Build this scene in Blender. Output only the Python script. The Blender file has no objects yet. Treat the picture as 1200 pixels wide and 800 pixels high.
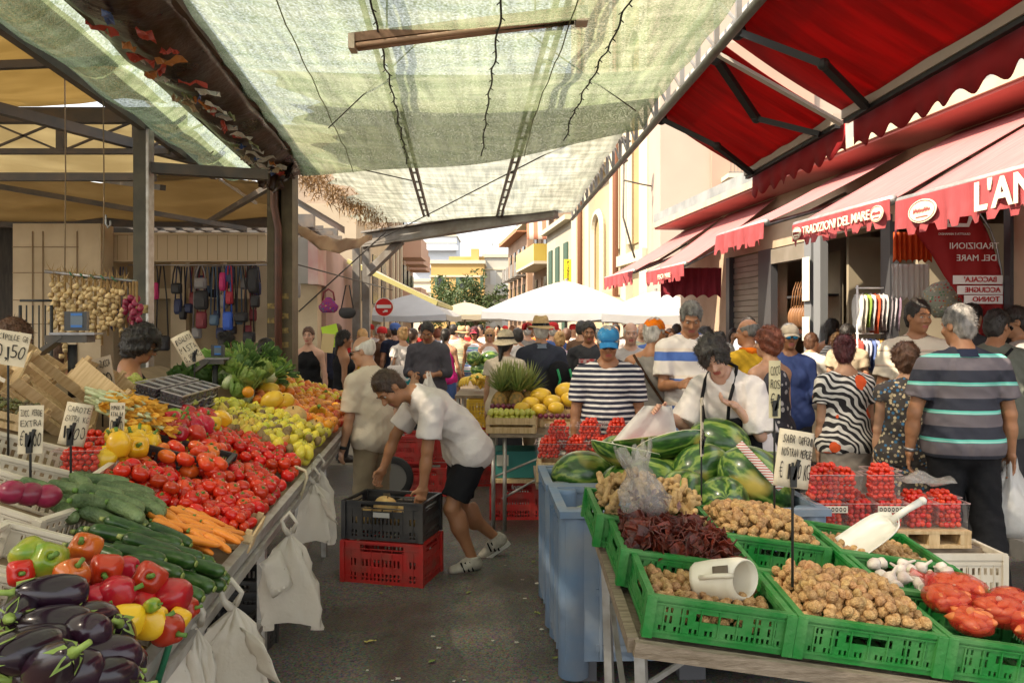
import bpy,math,random
import numpy as np
from mathutils import Vector,Matrix,Euler,noise as mnoise
sc=bpy.context.scene
COL=sc.collection
R=math.radians
rnd=random.Random(7)
F_PX=950.0;CAM_H=1.6
cam=bpy.data.objects.new("camera",bpy.data.cameras.new("camera"));COL.objects.link(cam)
cam.location=(0,0,CAM_H);cam.rotation_euler=(R(90),0,0)
cam.data.sensor_width=36;cam.data.lens=36*F_PX/1200
cam.data.shift_y=-15/1200;cam.data.clip_end=600;cam.data.clip_start=.05
sc.camera=cam
SUN_EL,SUN_AZ=46.0,240.0
w=bpy.data.worlds.new("World");sc.world=w;w.use_nodes=True
nt=w.node_tree;bg=nt.nodes["Background"]
sky=nt.nodes.new("ShaderNodeTexSky");sky.sky_type='NISHITA';sky.sun_disc=False
sky.sun_elevation=R(SUN_EL);sky.sun_rotation=R(SUN_AZ)
sky.dust_density=5.0;sky.air_density=1.1;sky.ozone_density=.3
tcw=nt.nodes.new("ShaderNodeTexCoord");mpw=nt.nodes.new("ShaderNodeMapping");mpw.inputs["Scale"].default_value=(1,1,3);nt.links.new(tcw.outputs["Generated"],mpw.inputs[0])
nzw=nt.nodes.new("ShaderNodeTexNoise");nzw.inputs["Scale"].default_value=2.2;nzw.inputs["Detail"].default_value=8;nt.links.new(mpw.outputs[0],nzw.inputs[0])
mrw=nt.nodes.new("ShaderNodeMapRange");mrw.inputs[1].default_value=.3;mrw.inputs[2].default_value=.65;mrw.inputs[3].default_value=.5;mrw.inputs[4].default_value=.92;nt.links.new(nzw.outputs[0],mrw.inputs[0])
mxw=nt.nodes.new("ShaderNodeMix");mxw.data_type='RGBA';nt.links.new(mrw.outputs[0],mxw.inputs["Factor"]);nt.links.new(sky.outputs[0],mxw.inputs["A"]);mxw.inputs["B"].default_value=(4.3,4.3,4.25,1)
nt.links.new(mxw.outputs["Result"],bg.inputs[0]);bg.inputs[1].default_value=.15
sl=bpy.data.lights.new("sun",'SUN');sl.energy=3.3;sl.angle=R(.5);sl.color=(1,.86,.66)
so=bpy.data.objects.new("sun",sl);COL.objects.link(so)
az,el=R(SUN_AZ),R(SUN_EL)
sdir=Vector((math.sin(az)*math.cos(el),math.cos(az)*math.cos(el),math.sin(el)))
so.rotation_euler=(-sdir).to_track_quat('-Z','Y').to_euler();so.location=sdir*40
sc.view_settings.view_transform='Standard';sc.view_settings.look='None'
sc.view_settings.exposure=1.65;sc.view_settings.gamma=1;sc.view_settings.use_curve_mapping=False
sc.cycles.max_bounces=8;sc.cycles.transparent_max_bounces=24
sc.cycles.diffuse_bounces=4;sc.cycles.glossy_bounces=3;sc.cycles.transmission_bounces=5
sc.cycles.caustics_reflective=False;sc.cycles.caustics_refractive=False
sc.cycles.sample_clamp_indirect=6
sc.cycles.use_denoising=True
def at(px,py,Y):
 return Vector(((px-600)/F_PX*Y,Y,CAM_H-(py-385)/F_PX*Y))
def tag(o,label=None,cat=None,group=None,kind=None):
 if label:o["label"]=label
 if cat:o["category"]=cat
 if group:o["group"]=group
 if kind:o["kind"]=kind
 return o
def thing(name,label,cat,loc=(0,0,0),rz=0.0,group=None):
 o=bpy.data.objects.new(name,None);COL.objects.link(o)
 o.location=loc;o.rotation_euler=(0,0,rz);o.empty_display_size=.1
 return tag(o,label,cat,group)
def copy_tree(o,parent=None):
 c=o.copy();COL.objects.link(c);c.parent=parent
 for ch in o.children:copy_tree(ch,c)
 return c
class MB:
 def __init__(s):s.v=[];s.f=[];s.m=[];s.mats=[];s.cur=0;s.smooth=False;s.sm=[]
 def use(s,m):
  if m not in s.mats:s.mats.append(m)
  s.cur=s.mats.index(m);return s
 def add(s,vs,fs):
  n=len(s.v);s.v+=[tuple(q) for q in vs]
  s.f+=[[i+n for i in f] for f in fs];s.m+=[s.cur]*len(fs);s.sm+=[s.smooth]*len(fs);return s
 def box(s,c,size,M=None):
  x,y,z=(q/2 for q in size);c=Vector(c)
  vs=[Vector((a*x,b*y,d*z)) for a in(-1,1) for b in(-1,1) for d in(-1,1)]
  if M is not None:vs=[M@q for q in vs]
  return s.add([c+q for q in vs],[(0,1,3,2),(4,6,7,5),(0,4,5,1),(2,3,7,6),(0,2,6,4),(1,5,7,3)])
 def box2(s,a,b):
  return s.box([(p+q)/2 for p,q in zip(a,b)],[abs(p-q) for p,q in zip(a,b)])
 def bar(s,p0,p1,wd,ht=None,up=(0,0,1)):
  p0=Vector(p0);p1=Vector(p1);d=p1-p0;L=d.length
  if L<1e-6:return s
  z=d/L;x=z.cross(Vector(up))
  if x.length<1e-3:x=z.cross(Vector((1,0,0)))
  x.normalize();y=x.cross(z)
  M=Matrix((x,y,z)).transposed()
  return s.box((p0+p1)/2,(wd,ht or wd,L),M)
 def tube(s,pts,r,n=8,cap=True):
  pts=[Vector(p) for p in pts];rs=r if isinstance(r,(list,tuple)) else[r]*len(pts)
  rings=[];prev=None
  for i,p in enumerate(pts):
   d=(pts[min(i+1,len(pts)-1)]-pts[max(i-1,0)]).normalized()
   if prev is None:
    x=d.cross(Vector((0,0,1)))
    if x.length<1e-2:x=d.cross(Vector((1,0,0)))
   else:x=prev-d*prev.dot(d)
   x.normalize();prev=x;y=d.cross(x)
   rings.append([p+(x*math.cos(2*math.pi*k/n)+y*math.sin(2*math.pi*k/n))*rs[i] for k in range(n)])
  vs=[q for rg in rings for q in rg];fs=[]
  for i in range(len(pts)-1):
   for k in range(n):
    fs.append((i*n+k,i*n+(k+1)%n,(i+1)*n+(k+1)%n,(i+1)*n+k))
  if cap:fs.append(tuple(range(n))[::-1]);fs.append(tuple((len(pts)-1)*n+k for k in range(n)))
  return s.add(vs,fs)
 def lathe(s,prof,n=16,c=(0,0,0),M=None,fn=None,cap=False):
  c=Vector(c);vs=[];fs=[]
  for(r,z) in prof:
   for k in range(n):
    a=2*math.pi*k/n;q=Vector((r*math.cos(a),r*math.sin(a),z))
    if fn:q=fn(q,a)
    vs.append(c+(M@q if M is not None else q))
  for i in range(len(prof)-1):
   for k in range(n):
    fs.append((i*n+k,i*n+(k+1)%n,(i+1)*n+(k+1)%n,(i+1)*n+k))
  if cap:fs.append(tuple(range(n))[::-1]);fs.append(tuple((len(prof)-1)*n+k for k in range(n)))
  return s.add(vs,fs)
 def ball(s,c,r,n=12,m=8,M=None,fn=None):
  rr=(r,r,r) if isinstance(r,(int,float)) else r;c=Vector(c);vs=[];fs=[]
  for j in range(1,m):
   t=math.pi*j/m
   for k in range(n):
    a=2*math.pi*k/n
    q=Vector((math.sin(t)*math.cos(a),math.sin(t)*math.sin(a),math.cos(t)))
    f=fn(q,a,t) if fn else 1.0
    q=Vector((q.x*rr[0]*f,q.y*rr[1]*f,q.z*rr[2]*(f if not fn else 1)));vs.append(q)
  top=Vector((0,0,rr[2]*(fn(Vector((0,0,1)),0,0) if fn else 1)));bot=Vector((0,0,-rr[2]*(fn(Vector((0,0,-1)),0,math.pi) if fn else 1)))
  vs+=[top,bot];T=len(vs)-2;B=len(vs)-1
  for j in range(m-2):
   for k in range(n):fs.append((j*n+k,(j+1)*n+k,(j+1)*n+(k+1)%n,j*n+(k+1)%n))
  for k in range(n):
   fs.append((T,k,(k+1)%n));fs.append((B,(m-2)*n+(k+1)%n,(m-2)*n+k))
  if M is not None:vs=[M@q for q in vs]
  return s.add([c+q for q in vs],fs)
 def sheet(s,grid,thick=0.0):
  """grid: rows of points; a sheet with real thickness"""
  nr=len(grid);nc=len(grid[0]);P=[[Vector(q) for q in row] for row in grid]
  vs=[q for row in P for q in row];fs=[]
  for i in range(nr-1):
   for j in range(nc-1):fs.append((i*nc+j,i*nc+j+1,(i+1)*nc+j+1,(i+1)*nc+j))
  if thick:
   N=[]
   for i in range(nr):
    for j in range(nc):
     a=P[min(i+1,nr-1)][j]-P[max(i-1,0)][j];b=P[i][min(j+1,nc-1)]-P[i][max(j-1,0)]
     n_=a.cross(b);N.append(n_.normalized() if n_.length>1e-9 else Vector((0,0,1)))
   o=len(vs);vs=vs+[v+n_*thick for v,n_ in zip(vs,N)]
   fs+=[tuple(reversed([q+o for q in f])) for f in fs]
   edge=[(0,j) for j in range(nc)]+[(i,nc-1) for i in range(1,nr)]+[(nr-1,j) for j in range(nc-2,-1,-1)]+[(i,0) for i in range(nr-2,0,-1)]
   ids=[i*nc+j for i,j in edge]
   for a,b in zip(ids,ids[1:]+ids[:1]):fs.append((b,a,a+o,b+o))
  return s.add(vs,fs)
 def prism(s,outline,M,depth):
  """2-D outline in M's xy plane, extruded along M's z by depth"""
  n=len(outline);vs=[M@Vector((x,y,0)) for x,y in outline]+[M@Vector((x,y,depth)) for x,y in outline]
  fs=[tuple(range(n))[::-1],tuple(range(n,2*n))]+[(k,(k+1)%n,n+(k+1)%n,n+k) for k in range(n)]
  return s.add(vs,fs)
 def xf(s,M):
  s.v=[tuple(M@Vector(q)) for q in s.v];return s
 def shift(s,d):
  d=Vector(d);s.v=[tuple(Vector(q)+d) for q in s.v];return s
 def build(s,name,mat=None,parent=None,loc=None,smooth=None,world=False):
  if world and parent is not None:
   inv=(Matrix.Translation(parent.location)@parent.rotation_euler.to_matrix().to_4x4()).inverted()
   s.v=[tuple(inv@Vector(q)) for q in s.v]
  me=bpy.data.meshes.new(name);me.from_pydata(s.v,[],s.f)
  if s.mats:
   for m in s.mats:me.materials.append(m)
   me.polygons.foreach_set("material_index",s.m)
  elif mat:me.materials.append(mat)
  sm=s.sm if smooth is None else[smooth]*len(s.f)
  me.polygons.foreach_set("use_smooth",sm)
  me.update()
  o=bpy.data.objects.new(name,me);COL.objects.link(o);o.parent=parent
  if loc is not None:o.location=loc
  return o
def mesh_np(name,v,f,mat,parent=None,smooth=True):
 me=bpy.data.meshes.new(name)
 me.vertices.add(len(v));me.vertices.foreach_set("co",np.asarray(v,np.float32).ravel())
 me.loops.add(f.size);me.loops.foreach_set("vertex_index",f.ravel().astype(np.int32))
 me.polygons.add(len(f));me.polygons.foreach_set("loop_start",np.arange(0,f.size,f.shape[1],dtype=np.int32))
 try:me.polygons.foreach_set("loop_total",np.full(len(f),f.shape[1],np.int32))
 except Exception:pass
 me.polygons.foreach_set("use_smooth",np.full(len(f),smooth))
 me.materials.append(mat) if not isinstance(mat,(list,tuple)) else[me.materials.append(m) for m in mat]
 me.update(calc_edges=True)
 o=bpy.data.objects.new(name,me);COL.objects.link(o);o.parent=parent
 return o
MATS={}
def mat(name,c=(.5,.5,.5),rough=.6,c2=None,scale=8.0,metal=0.0,bump=0.0,bscale=None,spec=.5,rand=0.0,hue=0.0,transl=0.0,alpha=1.0,coat=0.0,detail=6.0,stretch=None,contrast=(.35,.65),emit=0.0,rough2=None,sss=0.0,voro=False):
 if name in MATS:return MATS[name]
 m=bpy.data.materials.new(name);m.use_nodes=True;n=m.node_tree.nodes;L=m.node_tree.links
 p=n["Principled BSDF"];out=n["Material Output"]
 p.inputs["Roughness"].default_value=rough;p.inputs["Metallic"].default_value=metal
 p.inputs["Specular IOR Level"].default_value=spec;p.inputs["Coat Weight"].default_value=coat;p.inputs["Coat Roughness"].default_value=.08
 tc=n.new("ShaderNodeTexCoord");vec=tc.outputs["Object"]
 if stretch:
  mp=n.new("ShaderNodeMapping");mp.inputs["Scale"].default_value=stretch;L.new(vec,mp.inputs[0]);vec=mp.outputs[0]
 col=None
 if c2 is not None or bump or rough2 is not None:
  nz=n.new("ShaderNodeTexVoronoi" if voro else "ShaderNodeTexNoise");nz.inputs["Scale"].default_value=scale
  if not voro:nz.inputs["Detail"].default_value=detail
  L.new(vec,nz.inputs["Vector"])
 if c2 is not None:
  rp=n.new("ShaderNodeValToRGB");rp.color_ramp.elements[0].position=contrast[0];rp.color_ramp.elements[1].position=contrast[1]
  rp.color_ramp.elements[0].color=(*c,1);rp.color_ramp.elements[1].color=(*c2,1)
  L.new(nz.outputs[0],rp.inputs[0]);col=rp.outputs[0]
 else:
  rg=n.new("ShaderNodeRGB");rg.outputs[0].default_value=(*c,1);col=rg.outputs[0]
 if rand or hue:
  oi=n.new("ShaderNodeObjectInfo");hs=n.new("ShaderNodeHueSaturation")
  a=n.new("ShaderNodeMapRange");a.inputs[3].default_value=1-rand;a.inputs[4].default_value=1+rand
  b=n.new("ShaderNodeMapRange");b.inputs[3].default_value=.5-hue;b.inputs[4].default_value=.5+hue
  mu=n.new("ShaderNodeMath");mu.operation='FRACT';m2=n.new("ShaderNodeMath");m2.operation='MULTIPLY';m2.inputs[1].default_value=7.31
  L.new(oi.outputs["Random"],a.inputs[0]);L.new(oi.outputs["Random"],m2.inputs[0]);L.new(m2.outputs[0],mu.inputs[0]);L.new(mu.outputs[0],b.inputs[0])
  L.new(a.outputs[0],hs.inputs["Value"]);L.new(b.outputs[0],hs.inputs["Hue"]);L.new(col,hs.inputs["Color"]);col=hs.outputs[0]
 L.new(col,p.inputs["Base Color"])
 if rough2 is not None:
  mr=n.new("ShaderNodeMapRange");mr.inputs[1].default_value=.35;mr.inputs[2].default_value=.65;mr.inputs[3].default_value=rough;mr.inputs[4].default_value=rough2
  L.new(nz.outputs[0],mr.inputs[0]);L.new(mr.outputs[0],p.inputs["Roughness"])
 if bump:
  b2=n.new("ShaderNodeTexNoise");b2.inputs["Scale"].default_value=bscale or scale*3;b2.inputs["Detail"].default_value=5;L.new(vec,b2.inputs["Vector"])
  bp=n.new("ShaderNodeBump");bp.inputs["Strength"].default_value=bump;bp.inputs["Distance"].default_value=.01
  L.new(b2.outputs[0],bp.inputs["Height"]);L.new(bp.outputs[0],p.inputs["Normal"])
 if sss:p.inputs["Subsurface Weight"].default_value=sss;p.inputs["Subsurface Radius"].default_value=(.012,.006,.003);p.inputs["Subsurface Scale"].default_value=1.0
 if emit:p.inputs["Emission Strength"].default_value=emit;L.new(col,p.inputs["Emission Color"])
 sh=p.outputs[0]
 if transl:
  t=n.new("ShaderNodeBsdfTranslucent");mx=n.new("ShaderNodeMixShader");mx.inputs[0].default_value=transl
  L.new(col,t.inputs[0]);L.new(sh,mx.inputs[1]);L.new(t.outputs[0],mx.inputs[2]);sh=mx.outputs[0]
 if alpha<1:
  t=n.new("ShaderNodeBsdfTransparent");mx=n.new("ShaderNodeMixShader");mx.inputs[0].default_value=alpha
  L.new(t.outputs[0],mx.inputs[1]);L.new(sh,mx.inputs[2]);sh=mx.outputs[0]
 L.new(sh,out.inputs[0])
 MATS[name]=m;return m
def nodes_of(m):return m.node_tree.nodes,m.node_tree.links
def stripe_mat(name,bands,axis=2,period=1.0,offset=0.0,rough=.8,wob=.004,transl=0.0):
 """bands: list of (start 0-1, colour) repeated every period metres along object axis"""
 m=mat(name,(.5,.5,.5),rough,bump=.15,scale=60,transl=transl);n,L=nodes_of(m);p=n["Principled BSDF"]
 tc=n.new("ShaderNodeTexCoord");nz=n.new("ShaderNodeTexNoise");nz.inputs["Scale"].default_value=7
 sp=n.new("ShaderNodeSeparateXYZ");L.new(tc.outputs["Object"],sp.inputs[0]);L.new(tc.outputs["Object"],nz.inputs[0])
 mu=n.new("ShaderNodeMath");mu.operation='MULTIPLY_ADD';mu.inputs[1].default_value=wob*2;L.new(nz.outputs[0],mu.inputs[0]);L.new(sp.outputs[axis],mu.inputs[2])
 a=n.new("ShaderNodeMath");a.operation='ADD';a.inputs[1].default_value=100*period+offset;L.new(mu.outputs[0],a.inputs[0])
 d=n.new("ShaderNodeMath");d.operation='DIVIDE';d.inputs[1].default_value=period;L.new(a.outputs[0],d.inputs[0])
 fr=n.new("ShaderNodeMath");fr.operation='FRACT';L.new(d.outputs[0],fr.inputs[0])
 rp=n.new("ShaderNodeValToRGB");rp.color_ramp.interpolation='CONSTANT';el_=rp.color_ramp.elements
 el_[0].position=bands[0][0];el_[0].color=(*bands[0][1],1)
 el_[1].position=bands[1][0];el_[1].color=(*bands[1][1],1)
 for q,c in bands[2:]:
  e=el_.new(q);e.color=(*c,1)
 L.new(fr.outputs[0],rp.inputs[0]);L.new(rp.outputs[0],p.inputs["Base Color"])
 for nn in n:
  if nn.bl_idname=="ShaderNodeBsdfTranslucent":L.new(rp.outputs[0],nn.inputs[0])
 return m
def blot_mat(name,base,cols,scale=14,rough=.8,kind='voro',thr=.35):
 """cloth print: voronoi blobs of several colours on a base"""
 m=mat(name,base,rough,bump=.15,scale=60);n,L=nodes_of(m);p=n["Principled BSDF"]
 tc=n.new("ShaderNodeTexCoord");v=n.new("ShaderNodeTexVoronoi");v.inputs["Scale"].default_value=scale;L.new(tc.outputs["Object"],v.inputs[0])
 sp=n.new("ShaderNodeSeparateColor");L.new(v.outputs["Color"],sp.inputs[0])
 rp=n.new("ShaderNodeValToRGB");rp.color_ramp.interpolation='CONSTANT';e=rp.color_ramp.elements
 e[0].color=(*cols[0],1);e[0].position=0
 e[1].color=(*cols[-1],1);e[1].position=(len(cols)-1)/len(cols)
 for i,c in enumerate(cols[1:-1]):
  q=e.new((i+1)/len(cols));q.color=(*c,1)
 L.new(sp.outputs[0],rp.inputs[0])
 lt=n.new("ShaderNodeMath");lt.operation='LESS_THAN';lt.inputs[1].default_value=thr;L.new(v.outputs["Distance"],lt.inputs[0])
 mx=n.new("ShaderNodeMix");mx.data_type='RGBA';L.new(lt.outputs[0],mx.inputs["Factor"]);mx.inputs["A"].default_value=(*base,1);L.new(rp.outputs[0],mx.inputs["B"])
 L.new(mx.outputs["Result"],p.inputs["Base Color"]);return m
steel=mat("steel",(.33,.33,.34),.38,c2=(.22,.2,.18),scale=9,metal=.8,bump=.15)
alu=mat("aluminium",(.5,.49,.47),.4,c2=(.36,.33,.29),scale=14,metal=.6,bump=.2)
darkmetal=mat("dark painted steel",(.075,.07,.065),.55,c2=(.13,.1,.075),scale=5,bump=.3)
greymetal=mat("grey painted steel",(.22,.215,.205),.55,c2=(.13,.11,.09),scale=4,bump=.2)
cream=mat("cream painted panel",(.66,.55,.38),.7,c2=(.5,.4,.26),scale=1.6,bump=.15)
wood=mat("crate wood",(.68,.5,.28),.75,c2=(.52,.35,.17),scale=5,stretch=(14,14,1.5),bump=.3,rand=.1)
oldwood=mat("grey weathered wood",(.33,.26,.19),.8,c2=(.2,.15,.1),scale=5,stretch=(3,14,14),bump=.4)
white_pl=mat("white crate plastic",(.74,.68,.56),.5,c2=(.6,.53,.42),scale=6,bump=.1)
green_pl=mat("green crate plastic",(.012,.2,.03),.42,c2=(.09,.27,.08),scale=9,bump=.3,bscale=60,detail=9,contrast=(.42,.72),rough2=.6)
red_pl=mat("red crate plastic",(.46,.02,.015),.45,c2=(.3,.05,.035),scale=9,bump=.3,detail=9,contrast=(.45,.7))
black_pl=mat("black crate plastic",(.014,.014,.016),.45,c2=(.05,.045,.04),scale=5,bump=.1)
blue_pl=mat("pale blue bin plastic",(.15,.23,.35),.6,c2=(.24,.27,.31),scale=4,bump=.35,bscale=24,spec=.3)
clear_pl=mat("clear plastic",(.35,.35,.35),.06,alpha=.1,spec=1)
bag_pl=mat("white bag film",(.85,.84,.8),.35,transl=.45,bump=.5,bscale=30)
black=mat("black rubber",(.02,.02,.02),.6)
sky_white=(.8,.8,.8)
def smin(a,b,k):
 h=np.clip(.5+.5*(b-a)/k,0,1);return b*(1-h)+a*h-k*h*(1-h)
class Field:
 def __init__(s):s.p=[];s.planes=[];s.disp=None
 def cap(s,a,b,ra,rb,k=.02,u=None,w=1.0,flat=False,sub=False,cl=None):
  s.p.append(('c',np.array(a,float),np.array(b,float),ra,rb,k,None if u is None else np.array(u,float),w,flat,sub,cl));return s
 def ell(s,c,r,M=None,k=.02,sub=False,cl=None):
  s.p.append(('e',np.array(c,float),np.array(r,float),None if M is None else np.array(M,float),k,sub,cl));return s
 def bounds(s):
  lo=np.full(3,1e9);hi=-lo
  for q in s.p:
   if q[0]=='c':
    if q[9]:continue
    r=max(q[3],q[4])*max(q[7],1)
    lo=np.minimum(lo,np.minimum(q[1],q[2])-r);hi=np.maximum(hi,np.maximum(q[1],q[2])+r)
   else:
    if q[5]:continue
    r=q[2].max();lo=np.minimum(lo,q[1]-r);hi=np.maximum(hi,q[1]+r)
  return lo,hi
 def mesh(s,h,extra=None):
  lo,hi=s.bounds();lo=lo-3*h-.012;hi=hi+3*h+.012
  n=np.ceil((hi-lo)/h).astype(int)+1
  ax=[lo[i]+h*np.arange(n[i]) for i in range(3)]
  V=np.full(n,1.0,np.float32)
  for q in s.p:
   if q[0]=='c':r=max(q[3],q[4])*max(q[7],1);a=np.minimum(q[1],q[2])-r;b=np.maximum(q[1],q[2])+r;k=q[5];sub=q[9];cl=q[10]
   else:r=q[2].max();a=q[1]-r;b=q[1]+r;k=q[4];sub=q[5];cl=q[6]
   mg=k+3*h+.01
   i0=np.clip(np.floor((a-mg-lo)/h).astype(int),0,n);i1=np.clip(np.ceil((b+mg-lo)/h).astype(int)+1,0,n)
   if(i1<=i0).any():continue
   X,Y,Z=np.meshgrid(ax[0][i0[0]:i1[0]],ax[1][i0[1]:i1[1]],ax[2][i0[2]:i1[2]],indexing='ij',sparse=True)
   if q[0]=='c':
    px,py,pz=X-q[1][0],Y-q[1][1],Z-q[1][2];ba=q[2]-q[1];L2=(ba@ba)+1e-12
    tr=(px*ba[0]+py*ba[1]+pz*ba[2])/L2;t=np.clip(tr,0,1)
    rx,ry,rz=px-t*ba[0],py-t*ba[1],pz-t*ba[2]
    rr=rx*rx+ry*ry+rz*rz
    if q[6] is not None:
     uu=rx*q[6][0]+ry*q[6][1]+rz*q[6][2];rr=rr-uu*uu*(1-1/q[7]**2)
    d=np.sqrt(np.maximum(rr,0))-(q[3]+(q[4]-q[3])*t)
    if q[8]:
     L=math.sqrt(L2)
     if q[8] in(True,'both','b'):d=np.maximum(d,(tr-1)*L)
     if q[8] in('both','a'):d=np.maximum(d,-tr*L)
   else:
    px,py,pz=X-q[1][0],Y-q[1][1],Z-q[1][2]
    if q[3] is not None:
     M=q[3];px,py,pz=(px*M[0,i]+py*M[1,i]+pz*M[2,i] for i in range(3))
    e=np.sqrt((px/q[2][0])**2+(py/q[2][1])**2+(pz/q[2][2])**2)
    g=np.sqrt((px/q[2][0]**2)**2+(py/q[2][1]**2)**2+(pz/q[2][2]**2)**2)+1e-6
    d=e*(e-1)/g
   if cl is not None:
    for(pt,nn) in cl:d=np.maximum(d,(X-pt[0])*nn[0]+(Y-pt[1])*nn[1]+(Z-pt[2])*nn[2])
   S=V[i0[0]:i1[0],i0[1]:i1[1],i0[2]:i1[2]]
   S[...]=-smin(-S,d,k) if sub else smin(S,d.astype(np.float32),k)
  if s.planes or s.disp:
   X,Y,Z=np.meshgrid(*ax,indexing='ij',sparse=True)
   if s.disp:V+=s.disp(X,Y,Z)
   for(pt,nn) in s.planes:V[...]=np.maximum(V,(X-pt[0])*nn[0]+(Y-pt[1])*nn[1]+(Z-pt[2])*nn[2])
  return nets(V,lo,h)
def nets(V,lo,h):
 V=np.where(V==0,1e-6,V)
 ins=V<0
 c=[(i,j,k) for i in(0,1) for j in(0,1) for k in(0,1)]
 nx,ny,nz=V.shape
 sl=lambda A,o:A[o[0]:nx-1+o[0],o[1]:ny-1+o[1],o[2]:nz-1+o[2]]
 cnt=np.zeros((nx-1,ny-1,nz-1),np.int8)
 for o in c:cnt+=sl(ins,o)
 act=(cnt>0)&(cnt<8)
 idx=np.argwhere(act);vid=np.full(act.shape,-1,np.int32);vid[act]=np.arange(len(idx))
 vals={o:V[idx[:,0]+o[0],idx[:,1]+o[1],idx[:,2]+o[2]] for o in c}
 acc=np.zeros((len(idx),3));num=np.zeros(len(idx))
 for a in c:
  for axn in range(3):
   if a[axn]:continue
   b=list(a);b[axn]=1;b=tuple(b)
   va,vb=vals[a],vals[b];m=(va<0)!=(vb<0)
   t=np.where(m,va/np.where(m,va-vb,1),0)
   p=np.tile(np.array(a,float),(len(idx),1));p[:,axn]=t
   acc[m]+=p[m];num[m]+=1
 v=(idx+acc/num[:,None])*h+lo
 F=[]
 for axn in range(3):
  o1,o2=[(1,2),(2,0),(0,1)][axn]
  A=ins;sA=[slice(None)]*3;sB=[slice(None)]*3;sA[axn]=slice(0,-1);sB[axn]=slice(1,None)
  a=A[tuple(sA)];b=A[tuple(sB)]
  ch=np.argwhere(a!=b);ok=(ch[:,o1]>0)&(ch[:,o2]>0)&(ch[:,o1]<V.shape[o1]-1)&(ch[:,o2]<V.shape[o2]-1)
  ch=ch[ok];s_=a[ch[:,0],ch[:,1],ch[:,2]]
  def g(d1,d2):
   q=ch.copy();q[:,o1]-=d1;q[:,o2]-=d2;return vid[q[:,0],q[:,1],q[:,2]]
  quad=np.stack([g(1,1),g(0,1),g(0,0),g(1,0)],1)
  quad[~s_]=quad[~s_][:,::-1];F.append(quad)
 f=np.concatenate(F);f=f[(f>=0).all(1)]
 return v,f
def folds(amp,seed=0,sc_=1.0):
 r=random.Random(seed);ph=[r.uniform(0,6) for _ in range(9)]
 def fn(X,Y,Z):
  wx=np.sin(Z*9*sc_+ph[0]+1.3*np.sin(X*11+ph[1]));wz=np.sin(X*8*sc_+ph[2]+Y*7)
  a=np.sin(X*26*sc_+Z*13*sc_+2.2*wx+ph[3]);b=np.sin(Z*30*sc_-X*14+Y*18+2.5*wz+ph[4])
  c_=np.sin(Y*32*sc_+Z*9+2*wx+ph[5])
  d_=np.sin(X*55*sc_+Z*38+2.8*wx+ph[6])*np.sin(Z*21+ph[7]+1.5*wz)
  return(amp*(.6*np.abs(a)+.55*np.abs(b)+.3*c_+.3*d_-.5)).astype(np.float32)
 return fn
def curls(amp,f=60,seed=0):
 r=random.Random(seed);p=[r.uniform(0,6) for _ in range(6)]
 def fn(X,Y,Z):
  return(amp*(np.sin(X*f+2*np.sin(Y*f*.6+p[0])+p[1])*np.sin(Y*f+p[2]+np.sin(Z*f*.7))+.7*np.sin(Z*f*1.1+2*np.sin(X*f*.5+p[3])))).astype(np.float32)
 return fn
skin_mats={}
def skin(tone):
 base={'fair':(.62,.36,.25),'mid':(.5,.27,.16),'tan':(.38,.175,.085),'olive':(.42,.22,.12)}[tone]
 return mat("skin "+tone,base,.5,c2=tuple(q*.86 for q in base),scale=14,bump=.1,bscale=120,sss=.12)
lip=mat("lips",(.38,.1,.08),.45)
hair_m=lambda c:mat("hair %s"%(c,),{'black':(.015,.012,.01),'brown':(.07,.03,.014),'darkbrown':(.035,.018,.01),'grey':(.2,.19,.17),'white':(.4,.37,.32),'ashgrey':(.12,.112,.1),'blonde':(.4,.25,.1),'auburn':(.13,.035,.015),'saltpepper':(.07,.062,.055),'burgundy':(.045,.008,.01)}[c],.5,c2=tuple(q*1.8+.004 for q in{'black':(.015,.012,.01),'brown':(.07,.03,.014),'darkbrown':(.035,.018,.01),'grey':(.36,.34,.31),'white':(.4,.38,.34),'ashgrey':(.2,.18,.16),'blonde':(.35,.2,.08),'auburn':(.13,.035,.015),'saltpepper':(.1,.1,.09),'burgundy':(.06,.01,.012)}[c]),scale=30,stretch=(1,1,.25),bump=.6,bscale=90)
eye_white=mat("eye white",(.42,.38,.34),.3);eye_dark=mat("iris",(.03,.018,.01),.15)
V3=lambda*a:np.array(a,float)
def rotx(a):c,s_=math.cos(a),math.sin(a);return np.array([[1,0,0],[0,c,-s_],[0,s_,c]])
def roty(a):c,s_=math.cos(a),math.sin(a);return np.array([[c,0,s_],[0,1,0],[-s_,0,c]])
def rotz(a):c,s_=math.cos(a),math.sin(a);return np.array([[c,-s_,0],[s_,c,0],[0,0,1]])
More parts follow.
